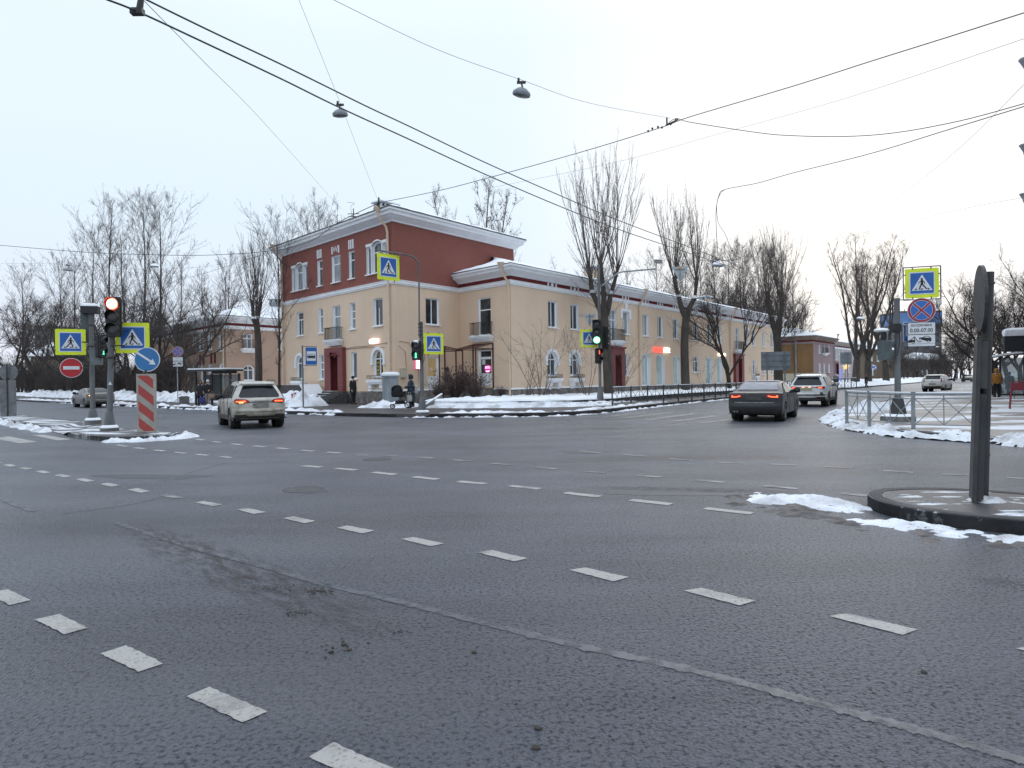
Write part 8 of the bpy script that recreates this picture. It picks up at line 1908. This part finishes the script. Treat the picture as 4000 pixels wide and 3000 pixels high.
    body = mb.build('body', SKIN, E, smooth=True)
    f = MB(); [f.lathe(h+V((q*.028, -.079, .028))*s, [(.002*s, -.006*s), (.010*s, 0), (.002*s, .006*s)], 6) for q in (-1, 1)]; f.build('eyes', SBLACK, body); f = MB(); f.box(h.x-.022*s, h.x+.022*s, h.y-.088*s, h.y-.078*s, h.z-.045*s, h.z-.036*s); f.build('mouth', mat('lips', (.28, .11, .10), .6), body)
    # coat
    c = MB(); B = bulk; zs = [(1.50, .075, .07), (1.46, .13, .095), (1.41, .20, .12), (1.30, .215*B, .145*B), (1.15, .20*B, .145*B), (1.0, .205*B, .15*B), (.86, .215*B, .155*B)]
    if hem < .80: zs += [(.70, .215*B, .16*B), (hem, .22*B, .165*B)] if hem > .6 else [(.66, .22*B, .165*B), (.52, .225*B, .17*B), (hem, .225*B, .17*B)]
    if puffy:
        out = []
        for i in range(len(zs)-1):
            a, b = zs[i], zs[i+1]; n = max(1, int((a[0]-b[0])/.055))
            for k in range(n): t = k/n; w = 1+.035*math.sin(PI*(k % 2)) + (.04 if k % 2 else -.015); out.append((a[0]+(b[0]-a[0])*t, (a[1]+(b[1]-a[1])*t)*w, (a[2]+(b[2]-a[2])*t)*w))
        zs = out+[zs[-1]]
    c.rings([ell((0, .0, z*s), rx*s, ry*s, 16) for z, rx, ry in zs])
    for nm in 'rl':
        P = [J['sho'+nm]+(J['collar']-J['sho'+nm])*.25, J['sho'+nm], J['sho'+nm].lerp(J['elb'+nm], .5), J['elb'+nm], J['elb'+nm].lerp(J['wri'+nm], .5), J['wri'+nm].lerp(J['elb'+nm], .04)]
        c.tube(P, [q*s*(.5+.5*B) for q in (.075, .084, .074, .066, .06, .05)], 10)
    c.build('coat', coat, E, smooth=True)
    t = MB()
    for nm in 'rl': t.tube([J['pelvis'].lerp(J['hip'+nm], .6)+V((0, 0, .04))*s, J['hip'+nm], J['hip'+nm].lerp(J['knee'+nm], .5), J['knee'+nm], J['knee'+nm].lerp(J['ankle'+nm], .5), J['ankle'+nm]+V((0, 0, .01))*s], [q*s for q in (.11, .108, .093, .076, .07, .066)], 10)
    t.build('trousers', trousers, E, smooth=True)
    for nm in 'rl':
        b = MB(); a, q = J['ankle'+nm], J['toe'+nm]; b.tube([a+V((0, .02, .10))*s, a+V((0, .01, .02))*s, a+V((0, .03, -.035))*s], [.062*s, .06*s, .05*s], 8); b.tube([a+V((0, .05, -.04))*s, a.lerp(q, .5)+V((0, 0, -.004)), q+V((0, -.02, 0))*s], [.04*s, .047*s, .032*s], 8); b.build('shoe', shoes, E, smooth=True)
    hc = J['skull']
    if hat: m = MB(); m.lathe(hc+V((0, .004, -.045))*s, [(.098*s, 0), (.104*s, .03*s), (.10*s, .09*s), (.075*s, .135*s), (.02*s, .155*s)], 14, lambda p: V((p.x*.88, p.y*1.08, p.z))); m.build('hat', hat, E, smooth=True)
    if hair: m = MB(); m.lathe(hc+V((0, .03, -.16))*s, [(.06*s, 0), (.085*s, .06*s), (.095*s, .14*s), (.09*s, .2*s), (.05*s, .25*s), (.01*s, .26*s)], 12, lambda p: V((p.x*.95, p.y*.85 if p.y < 0 else p.y*1.05, p.z))); m.build('hair', hair, E, smooth=True)
    if hood:
        m = MB(); R_ = []
        for y, r, dz in ((-.085, .088, .0), (-.105, .118, .0), (-.04, .128, .0), (.05, .122, .0), (.11, .09, -.01), (.14, .03, -.02)): R_.append([hc+V((r*.92*math.cos(2*PI*k/14), y, r*1.15*math.sin(2*PI*k/14)-.02+dz))*s for k in range(14)])
        m.rings(R_, True, False); m.f.append(tuple(range(len(m.v)-14, len(m.v)))); m.fm.append(0); m.build('hood', hood, E, smooth=True)
    if scarf: m = MB(); m.tube([(J['neck']+V((.085*math.cos(a), .085*math.sin(a), -.01)))*1 for a in [2*PI*k/10 for k in range(11)]], .035*s, 6); m.build('scarf', scarf, E, smooth=True)
    return E, J, s
def fab(name, c, c2=None, sc=8): return mat(name, c, .85, c2 or tuple(q*.65 for q in c), sc, bump=.012, bscale=14)
NAVY = fab('navy_puffer', (.020, .040, .060)); BLK = fab('black_cloth', (.010, .010, .012)); BLKC = fab('charcoal_coat', (.028, .029, .034)); GREYT = fab('pale_grey_trousers', (.30, .28, .27)); OR = fab('orange_jacket', (.36, .16, .03)); TEAL = fab('teal_coat', (.03, .075, .075)); WHK = fab('white_knit', (.62, .62, .60)); BROWN = fab('brown_fur', (.14, .095, .06)); BAGC = fab('canvas_white', (.42, .42, .40)); BLUEB = fab('blue_bag', (.05, .055, .20)); TAN = fab('tan_bag', (.25, .17, .12)); REDC = fab('red_coat', (.25, .03, .03))
def foot(px, py, d): p = D(px, py, d); return (p.x, p.y, p.z)
pa, J, s = person(foot(784, 1588, 42.6), 18, 1.66, 'person in a dark hooded coat holding a blue bag by the bus shelter', BLKC, BLK, BLK, hood=BLKC, hem=.72, arms=((.22, .14), (.18, .10)), bulk=1.05)
def bag(loc, m, label, w=.3, h=.34, d=.14, yaw=0, cat='bag', straps=True):
    E = empty('bag', loc, label, cat, None, rz=math.radians(yaw), world=False); mb = MB(); mb.rings([[V((x*k, y*k2, z)) for x, y in ((-w/2, -d/2), (0, -d*.62), (w/2, -d/2), (w/2, d/2), (0, d*.62), (-w/2, d/2))] for k, k2, z in ((.8, .8, 0), (1, 1.05, .06), (1.02, 1, h*.6), (.9, .6, h))]); mb.build('pouch', m, E, smooth=True)
    if straps: mb = MB(); [mb.tube(cat_rom([(-w*.25, y, h*.97), (-w*.2, y, h+.12), (w*.2, y, h+.12), (w*.25, y, h*.97)], 4), .009, 5) for y in (-.03, .03)]; mb.build('handle', m, E)
    return E
p = D(790, 1560, 42.3); bag((p.x, p.y, p.z-.25), BLUEB, 'blue carrier bag held in front of the hooded person by the shelter', .34, .40, .18, 20)
person(foot(813, 1587, 42.3), 2, 1.68, 'person in a white knitted hat and pale wide trousers by the bus shelter', BLK, GREYT, BLK, hat=WHK, hem=.84, arms=((.24, .16), (.14, .06)), stride=.10)
p = D(827, 1544, 42.0); bag((p.x, p.y, p.z-.2), TAN, 'tan shoulder bag carried by the person in the white hat', .36, .30, .16, 10)
person(foot(1380, 1580, 40), 66, 1.70, 'person in black coat and flat cap standing by the entrance steps', BLK, BLK, BLK, hat=BLK, hem=.78, bulk=1.12, arms=((.05, .02), (.06, .02)))
pw, J, s = person(foot(1606, 1594, 34), -72, 1.70, 'person in a long navy quilted coat pushing a pram at the corner', NAVY, BLK, BLK, hood=NAVY, hem=.36, bulk=1.18, arms=((.34, .17), (.34, .17)), puffy=True, stride=.06)
q = D(1622, 1523, 34.05); rb = empty('backpack', (q.x+.02, q.y-.05, q.z-.22), 'off white backpack on the back of the person with the pram', 'backpack', None, rz=math.radians(-72), world=False)
mb = MB(); mb.rings([[V((x*k, y*k2+.02, z)) for x, y in ((-.15, -.07), (.15, -.07), (.17, .0), (.13, .10), (-.13, .10), (-.17, 0))] for k, k2, z in ((.8, .8, 0), (1.05, 1.1, .08), (1.05, 1.1, .28), (.85, .9, .42), (.5, .5, .46))]); mb.build('pouch', BAGC, rb, smooth=True)
mb = MB(); [mb.tube(cat_rom([(x, -.06, .42), (x*1.05, -.2, .44), (x*1.05, -.30, .30), (x, -.06, .08)], 4), .018, 5) for x in (-.13, .13)]; mb.build('strap', BAGC, rb)
q = D(1600, 1560, 33.7); bag((q.x, q.y, q.z-.12), BAGC, 'small white carrier bag hanging from the pram handle', .24, .34, .1, 20)
# pram
q = foot(1566, 1595, 34); PR = empty('pram', q, 'black pram with round hood and spoked wheels on the corner pavement', 'pram', None, rz=math.radians(-78), world=False)
BLKP = mat('pram_fabric', (.010, .010, .012), .75); CH = mat('pram_frame', (.05, .05, .05), .4)
# local: the pram points along -y
mb = MB(); mb.rings([[V((x*k, y*k3-.05, z)) for x, y in ((-.2, -.42), (.2, -.42), (.22, .3), (-.22, .3))] for k, k3, z in ((.8, .85, .58), (1, 1, .66), (1.02, 1.02, .86))]); mb.build('carrycot', BLKP, PR)
mb = MB(); R_ = []
for a in [PI*k/8 for k in range(9)]: R_.append([V((x, -.20+.32*-math.cos(a*.62+.25)*1.0, .84+.36*math.sin(a*.62+.25)*(1-abs(x/.22)**4*.12))) for x in (-.22, -.15, 0, .15, .22)])
mb.rings(R_, False, False); mb.lathe((0, -.18, .90), [(.23, -.06), (.235, .06), (.20, .2), (.12, .28), (.02, .31)], 14, lambda p: V((p.x, p.y*1.25, p.z))); mb.build('hood', BLKP, PR, smooth=True)
mb = MB()
for x in (-.22, .22): mb.tube([(x, .36, .16), (x*.95, -.05, .56)], .018, 6); mb.tube([(x*.8, -.42, .12), (x*.95, .1, .58)], .018, 6); mb.tube(cat_rom([(x*.95, .05, .55), (x, .42, .84), (x, .60, 1.02)], 4), .016, 6)
mb.tube([(-.22, .60, 1.02), (.22, .60, 1.02)], .02, 6); mb.tube([(-.22, .36, .16), (.22, .36, .16)], .015, 6); mb.tube([(-.18, -.42, .12), (.18, -.42, .12)], .015, 6); mb.build('frame', CH, PR, smooth=True)
mb = MB(); mb.box(-.17, .17, -.28, .2, .22, .40); mb.build('basket', BLKP, PR)
for x, y, r in ((-.25, .36, .16), (.25, .36, .16), (-.2, -.42, .115), (.2, -.42, .115)):
    mb = MB(); mb.tube([(x, y+r*math.cos(2*PI*k/18), r+.0+r*.88*math.sin(2*PI*k/18)) for k in range(19)], .02, 6); w = mb.build('wheel', TYRE, PR, smooth=True); mb = MB(); [mb.tube([(x, y, r), (x, y+r*.9*math.cos(2*PI*k/6), r+r*.85*math.sin(2*PI*k/6))], .007, 4) for k in range(6)]; mb.lathe((x, y, r), [(.02, -.02), (.02, .02)], 6); mb.build('spokes', RIM, w)
mb = MB(); mb.box(-.08, .08, .10, .115, .86, .96); mb.build('card', SWHITE, PR)
# right pavement
person(foot(3894, 1553, 40.3), 165, 1.74, 'person in a puffy orange jacket standing beside the right bus shelter', OR, BLK, BLK, hood=OR, hem=.80, bulk=1.35, puffy=True)
person(foot(3944, 1549, 44), 120, 1.62, 'person in dark clothes waiting behind the glass of the right bus shelter', BLK, BLK, BLK, hat=BLK, hem=.6, bulk=1.15)
person(foot(3384, 1514, 85), -75, 1.70, 'person in a dark coat and fur hood walking on the snowy right street', BLK, BLK, BLK, hood=BROWN, hem=.56, stride=.26, arms=((.12, .02), (-.10, .02)))
person(foot(3266, 1520, 74), 150, 1.70, 'person in a white hat and teal coat behind the second railing', TEAL, BLK, BLK, hat=WHK, hem=.6, bulk=1.15)
person(foot(3707, 1491, 140), 40, 1.75, 'tiny person in a red coat beside the far white hatchback', REDC, BLK, BLK, hat=BLK, hem=.7)
